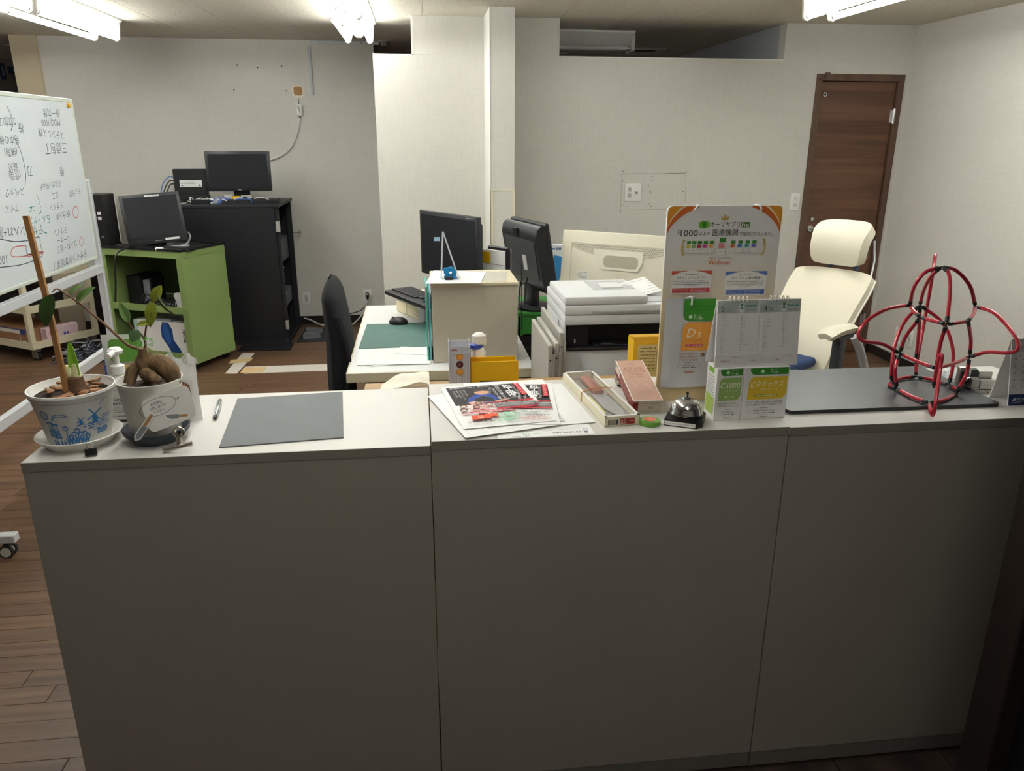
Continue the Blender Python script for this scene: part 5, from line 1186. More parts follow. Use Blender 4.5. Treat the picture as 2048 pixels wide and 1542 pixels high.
# second monitor seen from behind, on a green crate on a computer tower
t = thing('computer_tower', 'black computer tower with a red light under the green crate', 'computer', (.455, 3.50, 0))
MB(M_blk).rbox(0, .19, 0, .45, .0, .66, .004, 1).build('case', t)
q = aty(1046, 670, 3.5); MB(mat('red_led', (255, 40, 60), .4, emit=2.0)).cyl((q.x-.455, -.0005, q.z), (q.x-.455, -.002, q.z), .004, n=10).build('power_light', t)
MB(mat('tower_grille', (40, 40, 42), .5)).rbox(.02, .17, -.004, .001, .35, .6, .002, 1).build('front_grille', t)
t = thing('green_crate', 'green plastic crate on the black computer tower', 'crate', (.446, 3.49, .66))
M_gc = mat('green_crate_plastic', (52, 128, 50), .45)
MB(M_gc).box(0, .26, 0, .008, 0, .105).box(0, .26, .36, .368, 0, .105).box(0, .008, 0, .368, 0, .105).box(.252, .26, 0, .368, 0, .105).box(0, .26, 0, .368, 0, .006).build('crate_walls', t, smooth=0)
MB(M_gc).rbox(-.008, .268, -.008, .376, .095, .112, .003, 1).build('crate_rim', t)
for x in (.012, .13, .245): MB(M_gc).box(x-.004, x+.004, -.007, 0, 0, .095).build('rib', t, smooth=0)
z0c = .66+.112
d2 = Vector((.093, -.30)); am = math.degrees(math.atan2(d2.y, d2.x))
t = thing('computer_monitor', 'black monitor seen from behind, standing on the green crate', 'monitor', (.535, 3.60, z0c), am)
Tm = Matrix.Rotation(R(10), 4, 'X')
prof = [(-.012, .12), (-.022, .16), (-.024, .36), (-.012, .395), (.012, .41), (.034, .40), (.036, .10), (.0, .105)]
MB(M_bez, Tm).prism(prof, -.19, .19, 'x').build('back_shell', t, smooth=40)
MB(M_bez, Tm).rbox(-.19, .19, .030, .052, .075, .415, .006, 1).build('bezel', t)
MB(mat('grey_rear_panel', (58, 58, 60), .5), Tm).box(-.165, .165, -.0262, -.0235, .165, .345).build('rear_panel', t, smooth=0)
MB(M_scr, Tm).box(-.17, .17, .0515, .0528, .095, .395).build('screen', t, smooth=0)
MB(mat('rear_label', (190, 190, 188), .5), Tm).box(.02, .06, -.0285, -.0262, .20, .27).build('rear_sticker', t, smooth=0)
MB(M_blk, Tm).box(-.045, .0, -.0275, -.02, .352, .39).build('carry_slot', t, smooth=0)
MB(M_bez).rbox(-.045, .045, -.035, .01, .01, .22, .01, 2).build('stand_neck', t); MB(M_bez).lathe([(0, 0), (.115, 0), (.115, .010), (.10, .016), (0, .018)], 32, (0, 0, 0), 1, .85).build('stand_foot', t)
MB(M_blk).tube(spline([(-.03, -.03, .20), (-.05, -.05, .10), (-.02, -.07, .03), (.03, -.09, .02)], 5), .0035, 6).build('cable', t); MB(M_blk).tube(spline([(.02, -.03, .22), (.03, -.06, .1), (.06, -.08, .02), (.07, -.10, .02)], 5), .003, 6).build('cable', t)
# blue poster bag behind
a, b = aty(1113, 490, 3.75), aty(1126, 556, 3.75)
t = thing('blue_package', 'blue and white package standing behind the second monitor', 'package', (a.x-.01, 3.76, .7))
MB(mat('package_white', (224, 228, 232), .4)).rbox(-.03, .05, 0, .02, 0, a.z-.7, .003, 1).build('package_body', t)
pr = MB(None, frame((0, -.0006, 0), (1, 0, 0), (0, 0, 1))); h_ = a.z-.7; pr.flat([(-.02, .05), (.045, .04), (.045, h_-.06), (.0, h_-.05)], '#3a8fd0'); pr.dashes(-.01, .045, h_-.02, .014, '#4a6a8a', 2); pr.line([(.0, .1), (.04, .2)], .004, '#d8ecf8'); pr.build('print', t, smooth=0)

# second desk, white all-in-one seen from behind
t = thing('office_desk', 'second office desk hidden behind the printer, facing the first', 'desk', (1.02, 3.02, 0))
MB(M_dtop).rbox(-.28, .35, .04, 1.05, .67, .70, .002, 1).build('desk_surface', t)
for x in (-.26, .32):
    for y in (.06, 1.02): MB(M_putty).rbox(x-.015, x+.015, y-.015, y+.015, 0, .67, .003, 1).build('leg', t)
aw = math.degrees(math.atan2(-.32, .363))
t = thing('computer_monitor', 'large ivory all-in-one computer seen from behind the printer', 'monitor', (.845, 3.245, .70), aw*.88)
M_iv = mat('ivory_abs', (228, 222, 202), .45); Ti = Matrix.Translation((0, 0, .05)) @ Matrix.Rotation(R(-6), 4, 'X')
w2 = .285
MB(M_iv, Ti).rbox(-w2, w2, 0, .035, 0, .41, .006, 2).build('back_cover', t)
MB(mat('ivory_shade', (206, 200, 180), .5), Ti).prism([(-w2+.05, .355)]+[(-w2+.05+(2*w2-.1)*k/12, .355-.012-.045*math.sin(PI*k/12)) for k in range(13)]+[(w2-.05, .355)], -.003, .001, 'y').build('vent_field', t, smooth=0)
for r_ in range(5):
    for c_ in range(34):
        x = -w2+.06+c_*.0138; zv = .350-r_*.009
        if zv > .355-.010-.045*math.sin(PI*(x+w2-.05)/(2*w2-.1)): pass
holes = MB(mat('vent_hole', (150, 146, 132), .6), Ti)
for r_ in range(6):
    for c_ in range(44):
        x = -w2+.056+c_*.0107+(r_ % 2)*.005; zv = .350-r_*.0085
        if -w2+.052 < x < w2-.052 and zv > .350-.045*math.sin(PI*(x+w2-.05)/(2*w2-.1)): holes.box(x-.0025, x+.0025, -.0036, -.0028, zv-.002, zv+.002)
holes.build('vent_holes', t, smooth=0, kind='stuff')
hd = rrect(-.10, .10, .262, .325, .02, 4)
MB(mat('ivory_rim', (236, 232, 214), .4), Ti).prism([(-.125, .335), (.105, .335), (.105, .29), (.085, .25), (-.085, .25), (-.125, .30)], -.006, -.001, 'y').build('handle_rim', t, smooth=0)
MB(mat('ivory_shade2', (176, 170, 150), .6), Ti).prism(rrect(-.075, .085, .262, .312, .018, 4), -.0075, -.004, 'y').build('handle_recess', t, smooth=0)
MB(mat('ivory_groove', (196, 190, 170), .6), Ti).box(-w2+.048, -w2+.05, -.0015, .001, .03, .36).box(w2-.05, w2-.048, -.0015, .001, .03, .34).box(-w2+.05, w2-.05, -.0015, .001, .356, .358).build('panel_groove', t, smooth=0)
pr = MB(None, Ti @ frame((0, -.0018, 0), (1, 0, 0), (0, 0, 1)))
for x, y in ((-.01, .215), (.012, .222)): pr.line(ell(x, y, .017)+[(x+.017, y)], .0015, '#d2ccb4')
pr.rect(-.20, -.145, .13, .235, '#eceae2')
for k in range(5): pr.dashes(-.196, -.150, .228-k*.006, .003, '#55554f', k)
pr.rect(-.198, -.147, .186, .190, '#33332f'); pr.dashes(-.196, -.150, .176, .009, '#55554f', 8); pr.rect(-.165, -.155, .17, .18, '#333330'); pr.dashes(-.19, -.155, .155, .008, '#6a6a62', 9)
pr.build('rear_labels', t, smooth=0)
MB(M_iv).rbox(-.08, .08, .03, .14, 0, .02, .004, 1).rbox(-.05, .05, .05, .07, .02, .22, .005, 1).build('stand_foot', t)

# printer on a low cabinet
t = thing('low_cabinet', 'low white cabinet carrying the printer', 'cabinet', (.72, 2.85, 0))
MB(M_putty).rbox(-.215, .215, -.19, .19, 0, .53, .003, 1).build('body', t); MB(M_putty).rbox(-.20, .20, -.200, -.19, .03, .50, .002, 1).build('door', t)
t = thing('printer', 'white multifunction printer with black output bay behind the counter', 'printer', (.71, 2.65, .53))
M_pw2 = mat('printer_white', (224, 226, 227), .4); z = lambda v: v-.53
xl, xr, dp = -.205, .225, .39
MB(M_pw2).rbox(xl, xr, 0, dp, z(.53), z(.818), .012, 3).build('lower_body', t)
MB(M_pw2).rbox(xl, xr, .10, dp, z(.80), z(.91), .006, 2).rbox(xl, xl+.006, 0, .12, z(.80), z(.91), .002, 1).rbox(xr-.006, xr, 0, .12, z(.80), z(.91), .002, 1).build('rear_body', t)
MB(M_blk).rbox(xl+.007, xl+.095, .012, .11, z(.822), z(.908), .006, 1).box(xl+.09, xr-.008, .08, .10, z(.815), z(.908)).build('output_bay', t)
MB(M_blk).rbox(xl+.007, xr-.007, -.010, .10, z(.812), z(.826), .008, 2).build('output_tray', t); MB(M_blk).rbox(xl+.11, xr-.05, -.004, .09, z(.826), z(.832), .002, 1).build('tray_insert', t)
MB(mat('dark_grey_abs', (52, 53, 56), .4)).rbox(xl+.14, xl+.18, -.006, .012, z(.831), z(.838), .002, 1).build('paper_stop', t)
MB(mat('usb_port', (180, 180, 182), .3)).box(xl+.040, xl+.045, .0105, .0125, z(.838), z(.852)).build('usb_port', t, smooth=0)
MB(M_pw2).rbox(xl, xr, -.004, dp, z(.908), z(.944), .004, 2).build('front_band', t); MB(M_pw2).rbox(xl-.001, xr, -.006, dp, z(.9455), z(.980), .005, 2).build('scanner_lid', t)
MB(mat('printer_grey', (186, 188, 190), .45)).rbox(xl+.10, xr-.02, -.0085, -.004, z(.951), z(.962), .004, 2).build('grip_groove', t)
MB(M_pw2).rbox(xl-.001, xl+.305, -.004, dp-.06, z(.981), z(1.012), .007, 2).build('document_feeder', t)
MB(mat('printer_grey', (186, 188, 190), .45)).box(xl+.13, xl+.29, .12, .30, z(1.011), z(1.0135)).build('feeder_slot', t, smooth=0)
MB(M_pw2).rbox(xl+.17, xl+.25, .14, .24, z(1.013), z(1.018), .003, 1).build('paper_guide', t)
MB(mat('printer_grey', (186, 188, 190), .45)).rbox(xl+.31, xr-.01, .03, .25, z(.98), z(.984), .002, 1).build('feeder_tray', t)
MB(mat('touch_panel', (56, 60, 66), .3)).rbox(xr-.062, xr+.01, -.07, -.005, z(.915), z(.938), .006, 1).build('control_panel', t)
for k in range(3): MB(mat('printer_grey', (186, 188, 190), .45)).box(xl-.0006, xl, .02, dp-.02, z(.70+k*.06), z(.7015+k*.06)).build('side_seam', t, smooth=0)
# output page
P_ = [aty(1232, 569, 2.86), aty(1273, 595, 2.74), aty(1323, 581, 2.79), aty(1288, 554, 2.91)]
o_ = P_[0]; u_ = P_[3]-P_[0]; v_ = P_[1]-P_[0]
t = thing('printed_page', 'white page with ruled lines sticking up from the printer feeder', 'paper', o_)
pg = MB(M_paper); q_ = [Vector((0, 0, 0)), P_[1]-o_, P_[2]-o_, P_[3]-o_]; nn = (q_[1]).cross(q_[3]).normalized()*.0008
pg.add([tuple(v) for v in q_]+[tuple(v+nn) for v in q_], [(0, 1, 2, 3), (7, 6, 5, 4), (0, 4, 5, 1), (1, 5, 6, 2), (2, 6, 7, 3), (3, 7, 4, 0)]).build('sheet', t, smooth=0)
for s in (1,):
    ln = MB(ink('#8a8f96'))
    for k in range(6):
        a0 = q_[0].lerp(q_[1], .12+k*.15); a1 = q_[3].lerp(q_[2], .12+k*.15); d_ = (q_[1]-q_[0])*.014; up_ = nn*(1.4 if nn.z > 0 else -.4)
        ln.add([tuple(a0+up_), tuple(a1+up_), tuple(a1+d_+up_), tuple(a0+d_+up_)], [(0, 1, 2, 3)])
    ln.build('ruled_lines', t, smooth=0)
# grey panels leaning between tower and printer
M_pan = mat('grey_steel_panel', (176, 172, 164), .5)
for i, (nm, lb, x, y0, y1, zt_) in enumerate((('shelf_panel', 'front grey steel panel of three standing left of the printer', .400, 2.362, 2.75, .912), ('shelf_panel', 'middle grey steel panel of three standing left of the printer', .424, 2.38, 2.78, .914), ('shelf_panel', 'rear grey steel panel of three, tallest, next to the printer', .460, 2.49, 2.91, .922))):
    t = thing(nm, lb, 'panel', (x, y0, 0), 0, 'grey panels beside the printer'); d_ = y1-y0
    MB(M_pan).rbox(0, .014, 0, d_, 0, zt_, .002, 1).build('face', t)
    MB(M_pan).box(.0142, .022, 0, .006, .002, zt_-.03).build('flange', t, smooth=0)
    MB(M_blk).cyl((.007, -.0002, zt_-.05), (.007, -.002, zt_-.05), .003, n=10).build('screw_hole', t)
# ------------------------------------------------------------------ whiteboard on castors
XW = -1.85
M_alw = mat('white_aluminium', (216, 220, 224), .35, .15); M_wbs = mat('whiteboard_enamel', (214, 222, 226), .22); M_wbf = mat('pale_green_frame', (206, 214, 204), .45)
y0w, y1w, z0w, z1w = 2.88, 4.640, .890, 1.741
t = thing('whiteboard', 'white writing board on a castored stand with upside-down handwriting', 'whiteboard', (XW, 3.76, 0))
def wy(y): return y-3.76
MB(M_wbs).box(-.012, .012, wy(y0w), wy(y1w), z0w, z1w).build('board', t, smooth=0)
fr = .018
for nm, bx in (('frame_rail', (-.016, .016, wy(y0w), wy(y1w), z1w-fr, z1w+.003)), ('frame_rail', (-.016, .016, wy(y0w), wy(y1w), z0w-.003, z0w+fr*.8)), ('frame_stile', (-.0158, .0158, wy(y1w)-.010, wy(y1w)+.004, z0w, z1w)), ('frame_stile', (-.0158, .0158, wy(y0w)-.004, wy(y0w)+.010, z0w, z1w))):
    MB(M_wbf if bx[4] > .95 or bx[4] < .9 else M_wbf).rbox(*bx, .003, 1).build(nm, t)
for yy in (4.690, 2.84):
    MB(M_alw).rbox(-.020, .020, wy(yy)-.014, wy(yy)+.014, .06, 1.323, .004, 1).build('post', t); MB(mat('post_groove', (150, 156, 162), .4)).box(.0195, .0206, wy(yy)-.003, wy(yy)+.003, .10, 1.32).build('post_groove', t, smooth=0)
    MB(M_alw).rbox(-.27, .265, wy(yy)-.02, wy(yy)+.02, .062, .095, .003, 1).build('foot', t)
    for x in (-.245, .225):
        c = MB(mat('caster_rubber', (44, 44, 46), .6)).cyl((x, wy(yy)-.022, .026), (x, wy(yy)-.010, .026), .026, n=24).cyl((x, wy(yy)+.010, .026), (x, wy(yy)+.022, .026), .026, n=24).build('caster_wheel', t)
        MB(mat('caster_hub', (206, 204, 194), .5)).cyl((x, wy(yy)-.0235, .026), (x, wy(yy)+.0235, .026), .019, n=24).build('hub_cap', c)
        MB(mat('caster_fork', (90, 92, 94), .5)).rbox(x-.012, x+.012, wy(yy)-.009, wy(yy)+.009, .02, .064, .003, 1).build('caster_fork', c)
MB(M_alw).rbox(-.018, .018, wy(2.85), wy(4.68), .800, .846, .003, 1).build('upper_rail', t); MB(M_alw).rbox(-.016, .016, wy(2.85), wy(4.68), .327, .378, .003, 1).build('lower_rail', t)
g_ = atx(137, 211, XW+.016)
MB(mat('yellow_magnet', (222, 172, 40), .35)).lathe([(0, .012), (.010, .012), (.0125, .009), (.0125, 0)], 18, (.0125, wy(g_.y), g_.z), ax='x').build('magnet', t)
# handwriting, everything upside down: u runs towards the viewer, v runs down
TWB = Matrix.Translation((.0125, 0, 0)) @ Matrix(((0, 0, 1, 0), (-1, 0, 0, 0), (0, -1, 0, 0), (0, 0, 0, 1)))
wt = t
def wb(x, y): p = atx(x, y, XW+.0125); return (-(wy(p.y)), -p.z)
BK, GR, RD = '#33404a', '#2a8a7c', '#c05a58'
for s_, x, y, sz, col in (('株一丸様', 103, 226, .052, BK), ('MOQ:1000', 102, 246, .05, BK), ('ステンレス株', 103, 268, .052, BK), ('三徳包丁', 112, 297, .07, BK), ('柄', 124, 343, .055, BK), ('株', 42, 256, .06, BK), ('刀', 60, 343, .06, BK),
                          ('打合せ→持込み', 101, 371, .038, BK), ('加工', 111, 391, .042, BK), ('デザイン', 113, 413, .042, BK), ('モノ元型', 150, 385, .042, BK), ('柄 仕入れ', 126, 430, .045, BK), ('デザイン', 121, 463, .045, BK), ('レーザー', 127, 479, .04, BK), ('仕入れ・包丁', 134, 494, .045, BK), ('デザイン作業提案了', 141, 519, .052, BK),
                          ('名入・ヤスリ', 76, 440, .05, GR), ('ロゴ', 64, 418, .035, GR), ('デザイン入れ+加工', 36, 463, .062, BK), ('2次加工', 14, 243, .05, BK), ('見本の確認', 14, 280, .05, BK), ('(納期)', 22, 305, .05, BK), ('最終', 26, 335, .05, BK), ('(修理)', 30, 352, .045, BK), ('スペック', 30, 385, .05, BK), ('サイズ', 24, 418, .045, BK), ('100', 6, 520, .06, BK)):
    u, v = wb(x, y); MB(None, TWB).text(s_, u, v, sz*.92, col, bold=-.012, shear=.12, rot=(len(s_)*7+x) % 9-4).build('handwriting', wt, smooth=0)
def stroke(pts, col, wd=.004): MB(None, TWB).line([wb(*p) for p in spline2(pts)], wd, col).build('pen_stroke', wt, smooth=0)
def spline2(pts): return [(p[0], p[1]) for p in spline([(a, b, 0) for a, b in pts], 5)]
stroke([(14, 213), (22, 230), (25, 250), (22, 261)], BK); stroke([(27, 272), (42, 305), (51, 345), (50, 372)], BK); stroke([(0, 478), (30, 483), (60, 480), (78, 474), (81, 490), (85, 510), (70, 520), (40, 530), (0, 535)], BK)
stroke([(52, 491), (53, 504), (60, 509), (85, 504)], BK)
stroke([(52, 491), (30, 494), (22, 504), (26, 513), (50, 512), (60, 508), (85, 503), (84, 507), (60, 512), (50, 511)], RD); stroke([(153, 412), (157, 424), (153, 436), (146, 430), (147, 417), (153, 412)], RD); stroke([(163, 473), (167, 482), (163, 492), (158, 484), (163, 473)], RD, .003)
stroke([(82, 456), (88, 465), (94, 466)], GR); stroke([(58, 416), (64, 414), (62, 420)], GR); stroke([(80, 418), (82, 424), (78, 428)], GR)
for k in range(6): stroke([(73+k*1.5, 386+k*5), (74+k*1.5, 389+k*5)], BK)

# ------------------------------------------------------------------ black equipment rack
M_rk = mat('rack_black', (20, 21, 25), .5, var=.08, vs=3); M_rk2 = mat('rack_black_edge', (32, 33, 37), .45)
rx0, rx1, ry0, ry1, rzt = -1.745, -1.045, 6.01, 6.66, 1.075
t = thing('equipment_rack', 'tall black equipment rack with open right side against the left wall', 'rack', ((rx0+rx1)/2, ry0, 0))
hw = (rx1-rx0)/2; dp = ry1-ry0
MB(M_rk).rbox(-hw, hw-.03, 0, .012, .03, rzt-.02, .002, 1).build('side_panel', t); MB(M_rk).rbox(-hw, hw-.03, dp-.012, dp, .03, rzt-.02, .002, 1).build('side_panel', t)
MB(M_rk).box(-hw, -hw+.012, .012, dp-.012, .03, rzt-.02).build('rear_panel', t, smooth=0)
MB(M_rk2).rbox(-hw-.005, hw+.005, -.005, dp+.005, rzt-.025, rzt, .004, 1).build('top_panel', t); MB(M_rk2).rbox(-hw, hw, 0, dp, .0, .035, .003, 1).build('base_panel', t)
for y in (.015, dp-.045):
    MB(M_rk2).rbox(hw-.045, hw-.005, y, y+.03, .035, rzt-.025, .002, 1).build('mounting_rail', t)
    for k in range(9): MB(mat('zinc_bolt', (170, 170, 168), .4, .8)).cyl((hw-.0045, y+.015, .10+k*.10), (hw-.001, y+.015, .10+k*.10), .006, n=8).build('bolt', t)
for a_, b_ in ((.24, .36), (.60, .78)): MB(mat('server_front', (96, 100, 106), .5)).rbox(hw-.4, hw-.05, .05, dp-.05, a_, b_, .003, 1).build('server_unit', t)
MB(mat('latch_zinc', (196, 194, 188), .4, .6)).rbox(hw-.028, hw+.002, -.006, .012, .87, .95, .002, 1).build('door_latch', t); MB(MATS['latch_zinc']).rbox(hw-.02, hw+.004, -.006, .010, .12, .19, .002, 1).build('door_latch', t)
MB(MATS['latch_zinc']).tube([(hw-.01, dp-.03, .80), (hw+.05, dp-.03, .80)], .008, 8).rbox(hw+.045, hw+.06, dp-.05, dp-.01, .785, .815, .003, 1).build('handle', t)
MB(M_rk).box(-hw+.34, hw+.03, -.19, 0, .0, .006).build('base_flap', t, smooth=0)
o = tag(MB(mat('black_floor_mat', (38, 40, 42), .7)).box(0, .36, 0, .46, 0, .003).build('floor_mat', smooth=0), 'dark floor mat between the black rack and the covered chair', 'mat'); o.location = (-1.0, 6.05, 0)
for k in range(2):
    o = tag(MB(mat('grey_wedge', (110, 112, 118), .5)).prism([(0, 0), (.13, .05), (0, .10)], 0, .02+.02).build('cable_ramp', smooth=0), ('nearer' if k == 0 else 'farther')+' small grey wedge lying on the dark mat beside the rack', 'wedge'); o.location = (-.96, 6.13+k*.17, .003)
zr = rzt+.0002
# monitor on the rack
t = thing('computer_monitor', 'dark grey monitor standing on the black rack', 'monitor', (-1.345, 6.20, zr), 2)
T_ = monitor(t, .47, .085, .375, .05, chin=.024, rim=.021, tilt=-4)
MB(M_bez).rbox(-.06, .06, .05, .07, .01, .22, .005, 1).build('stand_neck', t); MB(M_bez).rbox(-.10, .10, -.05, .13, 0, .014, .006, 1).build('stand_foot', t)
pr = MB(None, T_ @ frame((0, -.001, 0), (1, 0, 0), (0, 0, 1))); pr.text('DELL', 0, .096, .012, '#b8b8b8', bold=.03, width=.028); pr.build('brand_mark', t, smooth=0)
MB(mat('monitor_button', (80, 80, 84), .4)).box(.218, .228, -.001, .001, .12, .16).build('buttons', t, smooth=0)
# small black unit with white label
t = thing('slim_computer', 'upright black slim computer with a white label on the rack', 'computer', (-1.715, 6.24, zr), 4)
MB(M_blk).rbox(-.118, .118, 0, .06, .055, .245, .003, 1).build('case', t); MB(M_blk).rbox(-.10, .12, -.02, .08, 0, .056, .004, 1).build('cradle', t)
pr = MB(None, frame((0, -.0006, 0), (1, 0, 0), (0, 0, 1))); pr.rect(-.076, .084, .115, .166, '#dcdcda')
for k in range(4): pr.dashes(-.07, .04, .158-k*.010, .004, '#6a6a6a', k)
pr.rect(.062, .072, .120, .132, '#333333'); pr.rect(-.066, -.056, .12, .13, '#333333'); pr.build('rating_label', t, smooth=0)
for k, col in enumerate(((90, 120, 180), (40, 40, 44), (40, 40, 44))):
    MB(mat('lead_%d' % k, col, .5)).tube(spline([(-.116, .03, .18-k*.022), (-.15, .02, .19-k*.03), (-.20+k*.012, .0, .13-k*.03), (-.225+k*.02, -.01, .02), (-.2+k*.03, -.03, .006)], 6), .0045, 6).build('cable', t)
# clutter on the rack
t = thing('keyboard', 'black keyboard on the right front of the rack', 'keyboard', (-1.26, 6.055, zr), 1)
MB(M_blk).prism([(0, 0), (.135, 0), (.135, .026), (0, .014)], -.20, .22, 'x').build('case', t, smooth=0)
for r_ in range(5):
    for c_ in range(17): MB(mat('key_black', (38, 38, 41), .5), Matrix.Rotation(R(4.5), 4, 'X')).box(-.19+c_*.0235, -.17+c_*.0235, .010+r_*.024, .030+r_*.024, .012, .0215).build('key', t, smooth=0)
t = thing('usb_hub', 'small white hub with leads in the middle of the rack top', 'hub', (-1.50, 6.07, zr), 5)
MB(mat('hub_grey', (150, 152, 156), .5)).rbox(-.02, .06, 0, .05, 0, .03, .004, 1).build('body', t); MB(mat('hub_white', (222, 222, 220), .4)).rbox(-.12, .08, .06, .10, .0, .034, .005, 1).build('power_strip', t)
for k in range(4): MB(mat('hub_socket', (60, 60, 62), .5)).box(-.10+k*.045, -.08+k*.045, .0595, .061, .010, .024).build('socket', t, smooth=0)
o = tag(MB(M_blk).rbox(0, .13, 0, .06, 0, .036, .004, 1).build('power_adapter'), 'black power adapter at the front edge of the rack top', 'adapter'); o.location = (-1.67, 6.02, zr)
t = thing('circuit_module', 'yellow and grey circuit module under the rack monitor', 'module', (-1.46, 6.16, zr), 5)
MB(mat('module_grey', (168, 166, 160), .5)).rbox(0, .06, 0, .03, 0, .06, .002, 1).rbox(.12, .20, 0, .03, .0, .055, .002, 1).build('housing', t); MB(M_yel).rbox(.06, .11, -.004, .028, .005, .05, .002, 1).build('yellow_face', t); MB(M_blk).rbox(.135, .165, -.002, .001, .012, .045, .001, 1).build('socket', t)
rn = random.Random(21); cb = MB()
for k in range(16):
    x = rn.uniform(-1.72, -1.36); y = rn.uniform(6.06, 6.2); pts = [(x, y, zr+.006)]
    for j in range(4): pts.append((pts[-1][0]+rn.uniform(-.07, .10), min(6.3, max(6.02, pts[-1][1]+rn.uniform(-.05, .05))), zr+rn.uniform(.004, .045)))
    cb.m((mat('cable_white', (214, 214, 212), .5), mat('cable_blue', (70, 110, 190), .5), M_blk, mat('cable_white', (214, 214, 212), .5))[k % 4]).tube(spline(pts, 5), .0035, 5)
o = cb.build('cable_tangle'); tag(o, 'tangle of white, blue and black leads on the rack top', 'cables'); o['kind'] = 'stuff'

# ------------------------------------------------------------------ green trolley
M_gt = mat('green_steel', (128, 150, 90), .5, var=.05, vs=3); M_gtd = mat('green_steel_inner', (92, 112, 64), .55)
cA = Vector((-1.572, 5.305)); ang = -25.5; cw_, cd_, ch_ = .70, .43, .83
t = thing('tool_trolley', 'green steel trolley with solid end panel and black top lip', 'trolley', (cA.x, cA.y, 0), ang)   # origin at the near right corner, x runs back to the left
MB(M_gt).rbox(-.004, .0, 0, cd_, .050, ch_, .001, 1).build('end_panel', t)
for y in (0, cd_-.004): MB(M_gt).box(-.05, -.004, y, y+.004, .050, ch_).build('corner_flange', t, smooth=0); MB(M_gt).box(-cw_+.004, -cw_+.05, y, y+.004, .050, ch_-.02).build('corner_flange', t, smooth=0)
MB(M_gt).box(-cw_, -cw_+.004, .0, cd_, .050, ch_-.02).build('end_panel', t)
MB(M_gtd).box(-cw_+.02, -.22, cd_-.006, cd_-.002, .44, ch_).build('back_panel', t, smooth=0)
for nm, z in (('top_tray', ch_-.048), ('middle_shelf', .405), ('bottom_shelf', .080)):
    MB(M_gt).box(-cw_, 0, .0, cd_, z, z+.004).box(-cw_, 0, -.003, .001, z-.002, z+.045).box(-cw_, 0, cd_-.001, cd_+.003, z-.002, z+.03).build(nm, t, smooth=0)
MB(M_blk).box(-cw_-.006, .006, -.008, .006, ch_-.003, ch_+.012).box(-cw_-.006, .006, cd_-.006, cd_+.008, ch_-.003, ch_+.012).box(-.006, .006, -.008, cd_+.008, ch_-.003, ch_+.012).box(-cw_-.006, -cw_+.006, -.008, cd_+.008, ch_-.003, ch_+.012).build('rubber_lip', t, smooth=0)
MB(M_blk).box(-cw_+.006, -.006, .006, cd_-.006, ch_-.010, ch_-.004).build('rubber_mat', t, smooth=0)
for x in (-.05, -cw_+.05):
    for y in (.05, cd_-.05):
        w_ = MB(mat('caster_black', (26, 26, 28), .5)).cyl((x, y-.012, .025), (x, y+.012, .025), .025, n=20).build('caster_wheel', t)
        MB(mat('caster_steel', (120, 120, 118), .4, .7)).rbox(x-.020, x+.020, y-.018, y+.018, .052, .080, .002, 1).box(x-.010, x+.010, y-.016, y-.013, .02, .055).box(x-.010, x+.010, y+.013, y+.016, .02, .055).build('caster_fork', w_, smooth=0)
for z in (.16, .78):
    for y in (.03, cd_-.03): MB(mat('zinc_bolt', (170, 170, 168), .4, .8)).cyl((-.0002, y, z), (.003, y, z), .004, n=8).build('bolt', t)
tz = ch_-.004
def on_cart(x, y): a = R(ang); return (cA.x+x*math.cos(a)-y*math.sin(a), cA.y+x*math.sin(a)+y*math.cos(a))
# monitor on trolley
t = thing('computer_monitor', 'old black monitor with tape strips on the green trolley', 'monitor', (-1.79, 5.545, tz), 20)
T_ = monitor(t, .375, .030, .365, .075, chin=.055, rim=.020, tilt=-11, roll=-3.5)
MB(M_bez).rbox(-.06, .06, .06, .09, .005, .2, .006, 1).build('stand_neck', t); MB(M_bez).rbox(-.11, .11, -.02, .15, 0, .016, .006, 1).build('stand_foot', t)
pr = MB(None, T_ @ frame((0, -.0012, 0), (1, 0, 0), (0, 0, 1))); pr.rect(.045, .135, .048, .062, '#d8d8d8'); pr.dashes(.05, .12, .055, .004, '#8a8a8a', 2); pr.dashes(-.02, .03, .05, .004, '#b0b0b0', 3); pr.line([(-.17, .058), (-.03, .058)], .001, '#5a5a66'); pr.rect(-.03, .06, .344, .354, '#d8d8d8'); pr.dashes(-.02, .05, .349, .004, '#6a6a6a', 4); pr.build('tape_strips', t, smooth=0)
MB(mat('grey_lead', (150, 152, 154), .4)).tube(spline([(.17, .06, .05), (.20, .05, .09), (.215, .02, .06), (.17, -.02, .012), (.06, -.045, .008), (.12, -.05, .01), (.2, -.03, .008)], 6), .007, 6).build('cable', t)
MB(M_blk).tube(spline([(-.14, .03, .01), (-.22, -.10, .012), (-.27, -.17, -.03), (-.29, -.16, -.2), (-.31, -.10, -.33)], 6), .006, 6).build('cable', t)
px_, py_ = on_cart(-.165, .055)
t = thing('keyboard', 'black keyboard half under the trolley monitor', 'keyboard', (px_+.03, py_+.012, tz), ang)
MB(M_blk).rbox(-.05, .17, -.04, .03, 0, .016, .004, 1).build('case', t)
for r_ in range(3):
    for c_ in range(9): MB(mat('key_black', (38, 38, 41), .5)).box(-.04+c_*.022, -.022+c_*.022, -.035+r_*.021, -.017+r_*.021, .016, .022).build('key', t, smooth=0)
t = thing('white_plug', 'small white plug lying on the trolley below the monitor', 'plug', (px_-.03, py_+.0, tz+.0))
MB(mat('plug_white', (216, 214, 208), .4)).rbox(-.03, .02, -.045, -.02, 0, .022, .005, 1).build('plug_body', t); MB(M_chrome).cyl((.02, -.032, .011), (.035, -.032, .011), .003, n=8).build('pin', t)
